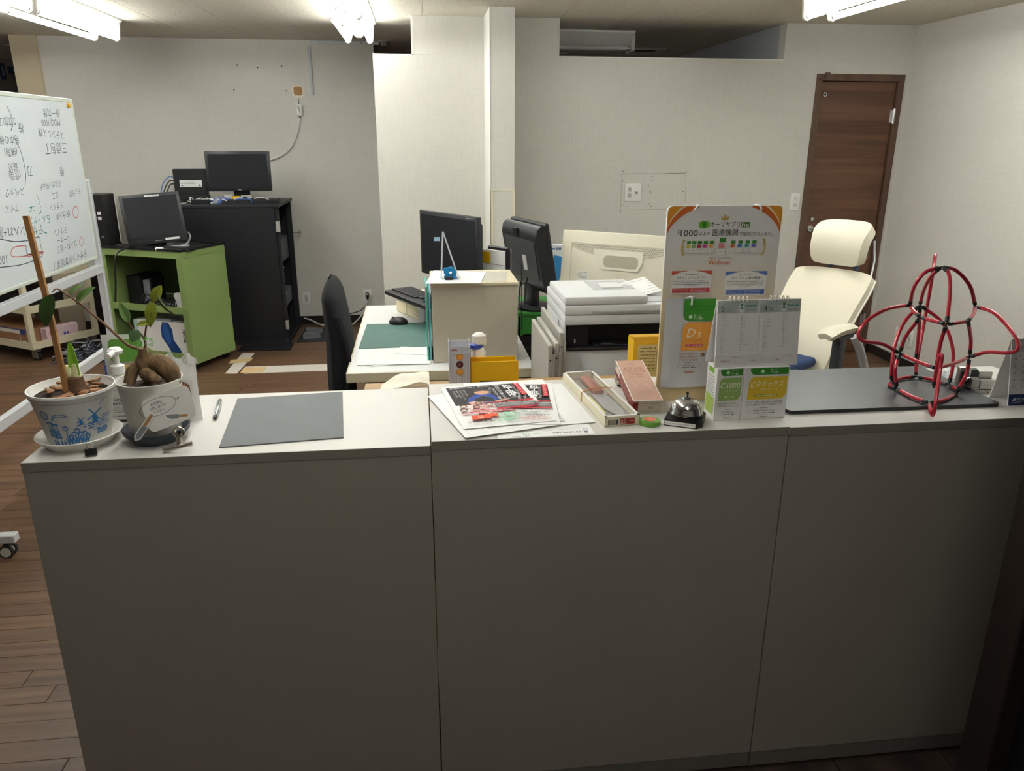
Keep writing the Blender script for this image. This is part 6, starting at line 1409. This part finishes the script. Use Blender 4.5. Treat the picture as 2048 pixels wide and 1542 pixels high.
# silver notebook/tower behind the monitor
t = thing('desktop_computer', 'upright silver computer case behind the trolley monitor', 'computer', (-2.0, 5.74, tz), -8)
MB(mat('champagne_silver', (168, 166, 154), .4, .4)).rbox(-.10, .135, 0, .05, 0, .345, .006, 2).build('case', t); MB(mat('case_badge', (214, 212, 206), .4)).rbox(-.075, -.035, -.002, .001, .31, .33, .001, 1).build('badge', t); MB(mat('case_slot', (190, 188, 178), .35)).rbox(-.04, -.032, -.002, .001, .16, .20, .001, 1).build('power_slot', t)
t = thing('computer_tower', 'black computer tower at the left end of the green trolley', 'computer', (-2.245, 5.66, tz), -8)
MB(M_blk).rbox(-.03, .105, 0, .16, 0, .35, .005, 1).build('case', t)
for k in range(2): MB(mat('port_white', (214, 214, 212), .4)).rbox(.055, .08, -.0025, .001, .18+k*.035, .202+k*.035, .002, 1).build('port', t)
MB(mat('port_grey', (110, 110, 114), .4)).rbox(.06, .078, -.0025, .001, .06, .072, .002, 1).build('port', t)
# middle shelf
px_, py_ = on_cart(-.55, .15)
t = thing('mini_tower', 'small black and grey computer on the trolley middle shelf', 'computer', (px_, py_, .41), ang)
MB(M_blk).rbox(-.10, .02, 0, .22, 0, .20, .004, 1).build('case', t); MB(mat('mini_face', (140, 142, 150), .45)).rbox(-.04, .075, .03, .16, .01, .17, .004, 1).build('side_cover', t)
MB(M_blk).rbox(.075, .09, .03, .16, 0, .19, .003, 1).build('rear_frame', t)
px_, py_ = on_cart(-.27, .15)
t = thing('router', 'flat black network box on the trolley middle shelf', 'router', (px_, py_, .41), ang)
MB(M_blk).rbox(-.1, .09, 0, .12, 0, .04, .005, 1).build('case', t); MB(mat('port_grey', (110, 110, 114), .4)).box(-.08, .02, -.001, .001, .01, .025).build('port_row', t, smooth=0)
px_, py_ = on_cart(-.095, .07)
t = thing('white_carton', 'white cardboard carton at the right of the trolley middle shelf', 'carton', (px_, py_, .41), ang)
MB(M_bx).rbox(-.075, .072, 0, .17, 0, .115, .002, 1).build('carton_body', t); MB(mat('carton_grey', (190, 190, 188), .5)).box(-.074, .071, .002, .168, .115, .117).build('lid', t, smooth=0)
px_, py_ = on_cart(-.17, .285)
t = thing('black_case', 'black upright case behind the white carton on the trolley', 'case', (px_, py_, .41), ang)
MB(M_blk).rbox(-.10, .13, 0, .12, 0, .34, .006, 1).build('case', t); MB(M_rk2).tube(spline([(-.06, -.01, .3), (-.05, -.03, .2), (-.02, -.02, .1), (0, -.03, .02)], 5), .003, 6).build('strap', t)
rn = random.Random(33); cb = MB(M_blk)
for k in range(9):
    x, y = rn.uniform(-.5, -.2), rn.uniform(.04, .12); pts = []
    for j in range(5): q = on_cart(x+j*rn.uniform(.0, .06)-.05, y+rn.uniform(-.03, .03)); pts.append((q[0], q[1], .415+rn.uniform(.004, .11)*(1 if j in (1, 2, 3) else .1)))
    cb.tube(spline(pts, 5), .003, 5)
o = cb.build('cable_tangle'); tag(o, 'black leads lying on the trolley middle shelf', 'cables'); o['kind'] = 'stuff'
# bottom shelf: white carton with blue swoosh, TECHS
px_, py_ = on_cart(-.295, .04)
t = thing('product_carton', 'white carton with a blue wave and the word TECHS on the bottom shelf', 'carton', (px_, py_, .085), ang)
MB(M_bx).rbox(-.20, .275, 0, .25, 0, .245, .002, 1).build('carton_body', t)
pr = MB(None, frame((0, -.0006, 0), (1, 0, 0), (0, 0, 1)))
pr.flat([(.02, .24), (.07, .24), (.10, .19), (.10, .12), (.15, .05), (.165, .0), (.08, .0), (.05, .06), (.0, .13), (.0, .19)], '#1f3f78'); pr.flat([(.03, .235), (.055, .235), (.07, .17), (.08, .11), (.06, .08), (.03, .12), (.015, .18)], '#2f5a9c')
pr.text('TECHS', .20, .155, .034, '#26282e', rot=-90, bold=.03, width=.10); pr.dashes(.215, .225, .08, .004, '#8a8a8a', 3); pr.build('print', t, smooth=0)
MB(mat('flap_grey', (140, 148, 156), .5)).box(-.02, .10, -.001, .08, .245, .262).build('top_flap', t, smooth=0); MB(mat('mint_edge', (176, 206, 206), .5)).rbox(-.235, -.205, .0, .2, 0, .24, .002, 1).build('side_sleeve', t)

# floor tape
def tape(label, pts, col):
    P = [atz(*p, .0016) for p in pts]; o = tag(MB(mat('tape_%s' % col, {'w': (206, 198, 190), 'y': (206, 176, 128)}[col], .6)).prism([(p.x-P[0].x, p.y-P[0].y) for p in P], 0, .0011).build('floor_tape', smooth=0), label, 'tape', 'tape strips on the floor'); o.location = (P[0].x, P[0].y, .0004 if col == 'w' else .0018)
tape('white tape strip on the floor running back to the rack', ((450, 747), (474, 747), (510, 706), (485, 706)), 'w')
tape('white tape strip on the floor running to the covered chair', ((487, 747), (657, 741), (655, 728), (490, 733)), 'w')
tape('tan tape patch at the corner of the white floor tape', ((480, 746), (526, 744), (533, 734), (488, 735)), 'y')
tape('tan tape patch crossing the tape that runs to the rack', ((458, 727), (500, 723), (507, 716), (462, 720)), 'y')

# ------------------------------------------------------------------ beige trolley at the far left
M_bt2 = mat('beige_steel', (208, 198, 170), .5, var=.03)
A_ = atz(66, 697, .11); 
t = thing('beige_trolley', 'beige steel trolley with open sides behind the whiteboard', 'trolley', (A_.x, A_.y, 0), -32)
bw_, bd_ = .75, .50
for x in (-.0, -bw_):
    for y in (0, bd_): MB(M_bt2).box(x-.03, x+.004, y-.004, y+.03, .10, .82).build('corner_post', t, smooth=0)
for nm, z in (('bottom_shelf', .10), ('middle_shelf', .36), ('top_tray', .60)):
    MB(M_bt2).box(-bw_, 0, 0, bd_+.03, z, z+.005).box(-bw_, .004, -.006, 0, z-.002, z+.05).box(-.002, .006, 0, bd_+.03, z-.002, z+.05).build(nm, t, smooth=0)
MB(M_bt2).tube([(-.02, .0, .82), (-.02, bd_, .82)], .014, 10).build('push_bar', t)
for x in (-.06, -bw_+.06):
    for y in (.06, bd_-.04):
        w_ = MB(mat('caster_black', (26, 26, 28), .5)).cyl((x, y-.014, .032), (x, y+.014, .032), .032, n=18).build('caster_wheel', t); MB(mat('caster_zinc', (170, 170, 168), .35, .8)).rbox(x-.025, x+.025, y-.020, y+.020, .066, .10, .002, 1).box(x-.03, x+.03, y-.019, y-.015, .02, .07).build('caster_fork', w_, smooth=0)
def on_b(x, y): a = R(-32); return (A_.x+x*math.cos(a)-y*math.sin(a), A_.y+x*math.sin(a)+y*math.cos(a))
q = on_b(-.27, .03)
t = thing('flat_carton', 'brown carton with blue and white stripes on the beige trolley', 'carton', (q[0], q[1], .105), -32)
MB(mat('kraft_card', (150, 108, 76), .7)).rbox(-.34, .19, 0, .28, 0, .125, .002, 1).build('carton_body', t)
pr = MB(None, frame((0, -.0006, 0), (1, 0, 0), (0, 0, 1))); pr.rect(-.34, .19, .118, .125, '#2f4a8a'); pr.rect(-.33, .10, .088, .114, '#d8d4cc'); pr.rect(-.33, .08, .012, .034, '#d8d4cc'); pr.rect(.10, .106, 0, .12, '#d8d4cc'); pr.rect(.11, .17, .085, .118, '#2f4a8a'); pr.rect(-.33, .19, 0, .010, '#2f4a8a'); pr.rect(.125, .165, .01, .04, '#e8e6e2'); pr.dashes(.128, .162, .025, .016, '#3a3a3a', 4, .2); pr.build('print', t, smooth=0)
q = on_b(-.05, .12)
t = thing('pink_carton', 'pale pink carton with blue lettering in the beige trolley', 'carton', (q[0], q[1], .105), 58)
MB(mat('pink_card', (206, 178, 184), .6)).rbox(0, .25, -.045, .02, 0, .12, .002, 1).build('carton_body', t)
pr = MB(None, frame((0, -.0456, 0), (1, 0, 0), (0, 0, 1))); pr.dashes(.02, .09, .09, .010, '#a86a7a', 2); pr.dashes(.02, .08, .07, .008, '#a86a7a', 3); pr.dashes(.13, .17, .06, .022, '#4a4a8a', 5); pr.build('print', t, smooth=0)
q = on_b(-.35, .10)
o = tag(MB(M_blk).rbox(-.25, .2, 0, .3, 0, .10, .005, 1).build('black_case'), 'flat black case on the middle shelf of the beige trolley', 'case'); o.location = (q[0], q[1], .366); o.rotation_euler = (0, 0, R(-32))
q = on_b(-.30, .16)
o = tag(MB(mat('dark_brown_case', (46, 34, 30), .5)).rbox(-.25, .22, 0, .3, 0, .12, .006, 1).build('brown_case'), 'dark brown case in the top tray of the beige trolley', 'case'); o.location = (q[0], q[1], .606); o.rotation_euler = (0, 0, R(-32))
q = atx(35, 560, -2.6)
t = thing('cream_pot_stand', 'cream plastic holder clipped on the front of the beige trolley', 'holder', (on_b(-.16, -.03)[0], on_b(-.16, -.03)[1], .605), -32)
MB(M_bt2).prism([(-.045, 0), (.045, 0), (.03, .10), (-.03, .10)], -.03, .0, 'y').build('holder_body', t); MB(M_bt2).rbox(-.05, .05, -.035, .03, .10, .115, .006, 1).build('lid', t)
# black bin and cables at the wall
q = atz(150, 690, 0)
t = thing('waste_bin', 'tall black bin between the beige trolley and the green trolley', 'bin', (-2.40, 6.32, 0), -20)
MB(M_blk).prism([(-.14, -.12), (.14, -.12), (.14, .12), (-.14, .12)], 0, .02).prism(rrect(-.15, .15, -.13, .13, .02), .02, .55).build('bin_body', t); MB(M_rk2).prism(rrect(-.158, .158, -.138, .138, .02), .55, .575).build('rim', t)
rn = random.Random(17); cb = MB()
for k in range(75):
    x, y = rn.uniform(-2.60, -2.24), rn.uniform(5.70, 5.99); pts = []; zc_ = rn.choice((.008, .02, .05, .09))
    for j in range(6): x = min(-2.2, max(-2.68, x+rn.uniform(-.13, .13))); y = min(6.0, max(5.62, y+rn.uniform(-.10, .10))); pts.append((x, y, max(.005, zc_*rn.uniform(.3, 1.5)*(1-abs(x+2.42)*1.6))))
    cb.m((M_blk, mat('cable_grey', (150, 152, 162), .5), mat('cable_slate', (70, 76, 92), .5), M_blk, mat('cable_grey', (150, 152, 162), .5))[k % 5]).tube(spline(pts, 6), .0042, 5)
o = cb.build('cable_pile'); tag(o, 'heap of black and grey cables on the floor left of the green trolley', 'cables'); o['kind'] = 'stuff'

# ------------------------------------------------------------------ black chair under a black jacket
t = thing('covered_chair', 'office chair draped with a black jacket at the left of the desk', 'chair', (-.36, 3.20, 0), 0)
M_jk = mat('black_fleece', (15, 16, 21), .95, var=.25, vs=14, bump=.5, bs=120)
def jk(u, v):                                  # v from hem to top, u around
    a = 2*PI*u; z = .42+v*.585; c, s_ = math.cos(a), math.sin(a)
    k = (1-max(0, (v-.86)/.14)**2.4*.9)
    xl = -.034+.010*math.sin(s_*9+v*4)*(1-v)-.004*math.sin(s_*17)*(1-v)
    xr = .030+.034*min(1, (1-v)/.42) - .01*max(0, .45-v)
    xm, xh = (xl+xr)/2-.012*v**3, (xr-xl)/2*k
    return (xm+xh*(abs(c)**.75*(1 if c > 0 else -1)), (.215-.02*v)*k**.5*(abs(s_)**.8*(1 if s_ > 0 else -1)), z+.012*s_*(1-v)-.02*(1-v)*math.sin(a*3))
MB(M_jk).grid(jk, 56, 26).build('jacket', t, smooth=60)
MB(M_jk).grid(lambda u, v: (.030+.030*math.sin(PI*v)+.012*math.sin(u*5), -.215+.03*u+.012*math.sin(v*6), .50+.38*v), 6, 10, .012).build('sleeve', t, smooth=60)
MB(M_blk).rbox(.0, .40, -.20, .20, .40, .46, .03, 3).build('seat', t); MB(M_blk).cyl((.2, 0, .10), (.2, 0, .40), .025).build('gas_column', t)
for k in range(5):
    a = R(72*k+20); c, s_ = math.cos(a), math.sin(a)
    MB(M_blk).tube([(.2, 0, .11), (.2+.25*c, .25*s_, .075)], [.024, .016], 8).build('base_leg', t); MB(M_blk).cyl((.2+.25*c-.012*s_, .25*s_+.012*c, .028), (.2+.25*c+.012*s_, .25*s_-.012*c, .028), .028, n=16).build('caster_wheel', t)

# ------------------------------------------------------------------ white high-back chair
M_lea = mat('ivory_leather', (216, 210, 190), .5, bump=.15, bs=90); M_sl = mat('slate_plastic', (70, 82, 100), .45); M_ald = mat('chair_aluminium', (184, 186, 190), .35, .6); M_dk = mat('charcoal_plastic', (40, 44, 48), .5)
t = thing('high_back_chair', 'ivory leather high-back office chair with headrest near the brown door', 'chair', (1.845, 3.57, 0), -56)
# local: sitter faces -y, the back leans to +y
def sq_(u, v, k):
    a_, b_ = u*2-1, v*2-1; return a_*math.sqrt(1-k*b_**6/2), b_*math.sqrt(1-k*a_**6/2)
def bk(u, v):
    s, t_ = sq_(u, v, .22); t_ = (t_+1)/2
    return (s*(.185+.045*t_), .11+.05*t_+.27*max(0, t_)**1.6-.045*s*s, .40+.475*t_)
MB(M_lea).grid(bk, 18, 18, -.035).build('backrest', t, smooth=50)
MB(mat('leather_piping', (232, 228, 212), .5)).tube([bk(0, k/12) for k in range(13)]+[bk(k/12, 1) for k in range(1, 13)]+[bk(1, 1-k/12) for k in range(1, 13)], .006, 6).build('piping', t)
MB(mat('leather_seam', (176, 170, 150), .6)).tube([Vector(bk(.28+.44*k/8, .54-.10*(k/8)))+Vector((0, -.001, 0)) for k in range(9)], .0035, 6).build('seam', t)
def hr(u, v):
    s, t_ = sq_(u, v, .42); t_ = (t_+1)/2
    return (s*(.150+.014*t_), .435+.035*t_+.06*max(0, t_-.72)*2.2-.05*s*s-.025*math.sin(PI*min(1, max(0, t_))), .930+.180*t_)
MB(M_lea).grid(hr, 16, 14, -.045).build('headrest', t, smooth=60)
for s in (-1, 1): MB(M_sl).tube([(s*.085, .40, .83), (s*.065, .475, .93), (s*.07, .490, 1.0)], .014, 10).build('headrest_arm', t)
MB(M_sl).tube([(-.07, .468, .915), (.07, .468, .915)], .011, 8).build('headrest_bar', t)
MB(M_ald).tube([(.17, .41, .82), (.145, .49, .95), (.125, .50, 1.05)], .006, 8).build('adjuster_rod', t)
MB(M_lea).grid(lambda u, v: (sq_(u, v, .4)[0]*.24, -.13+sq_(u, v, .4)[1]*.25, .435+.012*math.sin(PI*u)-.02*(2*v-1)**4-.03*max(0, .25-v)), 14, 12, .06).build('seat', t, smooth=60)
for s in (-1, 1):
    MB(M_dk).rbox(s*.285-.022, s*.285+.022, -.10, -.04, .38, .665, .008, 2).build('arm_post', t)
    MB(M_lea).grid(lambda u, v: (s*.285+(u-.5)*.095*(1-.25*(2*v-1)**4), -.22+v*.25, .70+.012*math.sin(PI*u)+.010*math.sin(PI*v)-.012*max(0, .2-v)*4), 10, 12, .028).build('arm_pad', t, smooth=60)
    MB(M_dk).rbox(s*.285-.035, s*.285+.035, -.14, .0, .655, .676, .006, 1).build('arm_plate', t)
    MB(M_ald).tube(spline([(s*.25, -.02, .36), (s*.28, .12, .37), (s*.285, .25, .39), (s*.27, .27, .44), (s*.26, .20, .56), (s*.25, .16, .62)], 5), [.016]*26, 10, flat=1.5).tube(spline([(s*.285, .25, .39), (s*.29, .30, .36), (s*.285, .22, .345), (s*.27, .10, .36)], 5), .014, 10).build('side_link', t)
MB(M_dk).cyl((0, -.08, .08), (0, -.08, .40), .03).build('gas_column', t)
for k in range(5):
    a = R(72*k+54); c, s = math.cos(a), math.sin(a)
    MB(M_ald).tube([(0, -.08, .10), (.31*c, -.08+.31*s, .068)], [.028, .018], 10).build('base_leg', t); MB(M_dk).cyl((.31*c-.015*s, -.08+.31*s+.015*c, .03), (.31*c+.015*s, -.08+.31*s-.015*c, .03), .03, n=16).build('caster_wheel', t)
a = R(-56); q = (1.845+(-.06)*math.cos(a)-(-.10)*math.sin(a), 3.57+(-.06)*math.sin(a)+(-.10)*math.cos(a))
t = thing('seat_cushion', 'dark blue cushion on the seat of the ivory chair', 'cushion', (q[0], q[1], .452), -56)
MB(mat('navy_fabric', (38, 58, 98), .9, var=.1, vs=20)).rbox(-.18, .18, -.2, .17, 0, .05, .02, 3).build('pad', t); MB(M_paper).rbox(-.08, .03, -.14, -.05, .0502, .052, .001, 1).build('care_tag', t)

# ------------------------------------------------------------------ wall fittings
def plate(name, label, c, w, h, parts, wall='y', cat='outlet', grp=None):
    t = thing(name, label, cat, c, 0 if wall == 'y' else -90, grp)
    MB(mat('plate_white', (232, 232, 228), .4)).rbox(-w/2, w/2, -.006, 0, -h/2, h/2, .003, 2).build('cover_plate', t)
    for nm, x, z, a_, b_, kind in parts:
        MB(mat('plate_insert', (206, 206, 200), .45)).rbox(x-a_, x+a_, -.0085, -.004, z-b_, z+b_, .0015, 1).build(nm, t)
        if kind == 's':
            for s in (-.35, .35): MB(M_blk).box(x+s*a_-.001, x+s*a_+.001, -.0092, -.008, z-b_*.45, z+b_*.45).build('slot', t, smooth=0)
        if kind == 'r': MB(mat('jack_grey', (120, 120, 118), .4)).lathe([(0, .0095), (.004, .0095), (.0075, .0085)], 14, (x, 0, z), ax='y').build('jack', t)
    return t
a, b = aty(1250, 368, YB), aty(1281, 402, YB); c = (a+b)/2
plate('wall_outlet', 'double white wall outlet with aerial jack in the scored square', (c.x, YB-.0003, c.z), .116, .120, (('socket', -.024, .022, .013, .016, 's'), ('socket', -.024, -.018, .013, .016, 's'), ('aerial_socket', .024, 0, .012, .012, 'r')))
a, b = aty(1579, 387, YB), aty(1599, 420, YB); c = (a+b)/2
plate('light_switch', 'white light switch plate left of the brown door', (c.x, YB-.0003, c.z), .072, .120, (('rocker', .002, .022, .012, .013, ''), ('rocker', .002, -.022, .012, .013, '')), cat='switch')
q = aty(735, 591, YL)
t = plate('wall_outlet', 'white wall outlet with a black plug left of the desk', (q.x, YL-.0003, q.z), .070, .120, (('socket', 0, .0, .013, .03, 's'),))
MB(M_blk).rbox(-.014, .014, -.045, -.009, -.012, .030, .005, 1).build('plug', t); MB(mat('plug_white', (216, 214, 208), .4)).rbox(-.009, .009, -.0465, -.03, .012, .026, .002, 1).build('plug_mark', t)
MB(M_blk).tube(spline([(0, -.035, -.01), (-.005, -.04, -.06), (-.06, -.05, -.12), (-.16, -.05, -.15), (-.26, -.06, -.19)], 6), .005, 6).build('cord', t)
q = aty(613, 597, YL)
plate('wall_outlet', 'white wall outlet half hidden by the black rack', (q.x, YL-.0003, q.z), .070, .120, (('socket', 0, .0, .013, .03, 's'),))
for (xa, ya, xb, yb), lb in (((1789, 653, 1805, 690), 'white wall outlet seen between the red tubes, left one'), ((1814, 664, 1827, 692), 'white wall outlet seen between the red tubes, right one')):
    c = (atx(xa, ya, XR)+atx(xb, yb, XR))/2
    plate('wall_outlet', lb, (XR-.0003, c.y, c.z), .070, .120, (('socket', 0, .0, .013, .03, 's'),), wall='x')
# white lead along the wall behind the chair
o = MB(mat('cable_white', (214, 214, 212), .5)).tube(spline([aty(608, 636, 6.66), aty(622, 640, 6.64), aty(645, 650, 6.6), aty(690, 656, 6.55), aty(722, 632, 6.6), aty(736, 600, 6.66)], 6), .006, 6).build('extension_lead'); tag(o, 'white lead running from the rack along the baseboard to the outlet', 'extension lead')
# scored square in the partition paper
sq = MB(mat('score_line', (120, 114, 102), .8))
def wl(a, b, w=.0016):
    p, q = aty(*a, YB), aty(*b, YB); d = (q-p); L = d.length; n_ = Vector((-d.z, 0, d.x))/L*w/2
    sq.add([(p.x-n_.x, YB-.0006, p.z-n_.z), (q.x-n_.x, YB-.0006, q.z-n_.z), (q.x+n_.x, YB-.0006, q.z+n_.z), (p.x+n_.x, YB-.0006, p.z+n_.z)], [(0, 1, 2, 3)])
wl((1243, 347), (1330, 347)); wl((1330, 347), (1372, 346), .004); wl((1243, 347), (1241, 420)); wl((1241, 420), (1335, 418)); wl((1372, 346), (1370, 406))
for x, y in ((1245, 342), (1372, 343), (1303, 352), (1303, 360), (1296, 370), (1300, 383), (1297, 407), (1301, 412), (1365, 382), (1246, 361), (1243, 409), (1240, 422)):
    wl((x, y), (x+2, y+1.5), .006)
sq.build('scored_outline', part, smooth=0, kind='stuff')
# left wall: conduit, patch, small device with lead, pin holes
wbk = [o for o in C.objects if o.name == 'wall_back'][0]
M_cdt = mat('conduit_plastic', (204, 210, 214), .45)
a, b, c_, d_ = aty(619, 80, YL), aty(745, 84, YL), aty(614, 88, YL), aty(626, 190, YL)
t = thing('cable_conduit', 'grey-white plastic cable conduit below the ceiling and down the left wall', 'conduit', (a.x, YL, ZC-.016))
MB(M_cdt).rbox(0, b.x-a.x+.05, -.014, 0, -.012, .012, .003, 1).build('horizontal_run', t); 
x_ = (c_.x+d_.x)/2-a.x; MB(M_cdt).rbox(x_-.010, x_+.014, -.014, 0, d_.z-ZC+.016, c_.z-ZC+.004, .003, 1).build('vertical_run', t); MB(mat('conduit_groove', (150, 158, 164), .5)).box(x_+.0005, x_+.0035, -.0146, -.0138, d_.z-ZC+.016, c_.z-ZC+.004).build('vertical_groove', t, smooth=0)
for k in (.08, .40): MB(M_blk).cyl((k, -.0138, 0), (k, -.0146, 0), .004, n=8).build('screw', t)
q = aty(596, 183, YL)
t = thing('wall_patch', 'torn oval patch of bare brown board on the left wall', 'patch', (q.x, YL, q.z))
MB(mat('torn_paper', (236, 226, 216), .9, var=.12, vs=60)).prism([(x*(1+.05*math.sin(i*2.4)), z) for i, (x, z) in enumerate(rrect(-.046, .046, -.048, .046, .028, 5))], -.0016, 0, 'y').build('torn_edge', t, smooth=0)
MB(mat('bare_board', (172, 134, 92), .9, var=.06, vs=40)).prism(rrect(-.034, .034, -.030, .037, .018, 5), -.0024, -.0012, 'y').build('bare_board', t, smooth=0)
q = aty(599, 220, YL)
t = thing('wireless_unit', 'small white unit hanging on the left wall below the torn patch', 'network unit', (q.x, YL, q.z))
MB(mat('plate_white', (232, 232, 228), .4)).rbox(-.026, .026, -.022, 0, -.045, .045, .010, 3).build('case', t)
pr = MB(None, frame((0, -.0225, 0), (1, 0, 0), (0, 0, 1))); pr.dashes(-.018, .004, .025, .005, '#5a5a5a', 2); pr.dashes(-.018, .006, .012, .004, '#5a5a5a', 3); pr.line([(-.002, .02), (.006, -.02)], .004, '#4a4a4a'); pr.build('label', t, smooth=0)
MB(M_blk).tube([(0, -.004, .045), (-.002, -.003, .09)], .002, 6).cyl((0, -.010, -.045), (0, -.010, -.06), .007, n=8).build('lead_plug', t)
def ls(x, y): p = aty(x, y, YL-.012); return (p.x-q.x, p.y-YL, p.z-q.z)
MB(mat('cable_white', (214, 214, 212), .5)).tube(spline([ls(600, 233), ls(597, 255), ls(590, 280), ls(578, 300), ls(560, 313), ls(536, 322)], 6), .005, 6).build('hanging_lead', t)
hp_ = MB(mat('pin_hole', (70, 64, 58), .9))
for x, y in ((474, 130), (515, 135), (563, 132), (468, 180), (573, 182)):
    p = aty(x, y, YL); hp_.cyl((p.x, YL-.0002, p.z), (p.x, YL-.0012, p.z), .006, n=8)
hp_.build('pin_holes', wbk, smooth=0, kind='stuff')
# dark room beyond the left pillar
t = thing('air_conditioner', 'dim wall air conditioner in the dark space at the far left', 'air conditioner', (-4.05, 8.98, 1.62))
MB(mat('dim_beige_case', (150, 140, 126), .6)).rbox(-.42, .42, -.24, 0, 0, .30, .03, 3).build('case', t); MB(mat('dim_louver', (96, 90, 82), .6)).rbox(-.38, .38, -.245, -.20, .01, .05, .01, 1).build('louver', t)
for i, (x, y, w, h) in enumerate(((26, 140, .12, .07), (2, 142, .05, .15))):
    p = aty(x, y, 8.70)
    t = thing('notice', ('small wide' if i == 0 else 'taller cut-off')+' dark blue notice in the dark space at the far left', 'notice', (p.x, 8.73, p.z)); MB(mat('navy_notice', (36, 46, 92), .5)).box(-w/2, w/2, -.004, 0, -h/2, h/2).build('board', t, smooth=0); pr = MB(None, frame((0, -.0045, 0), (1, 0, 0), (0, 0, 1))); pr.rect(-w*.1, w*.3, -h*.3, h*.3, '#8a90a8'); pr.build('print', t, smooth=0)
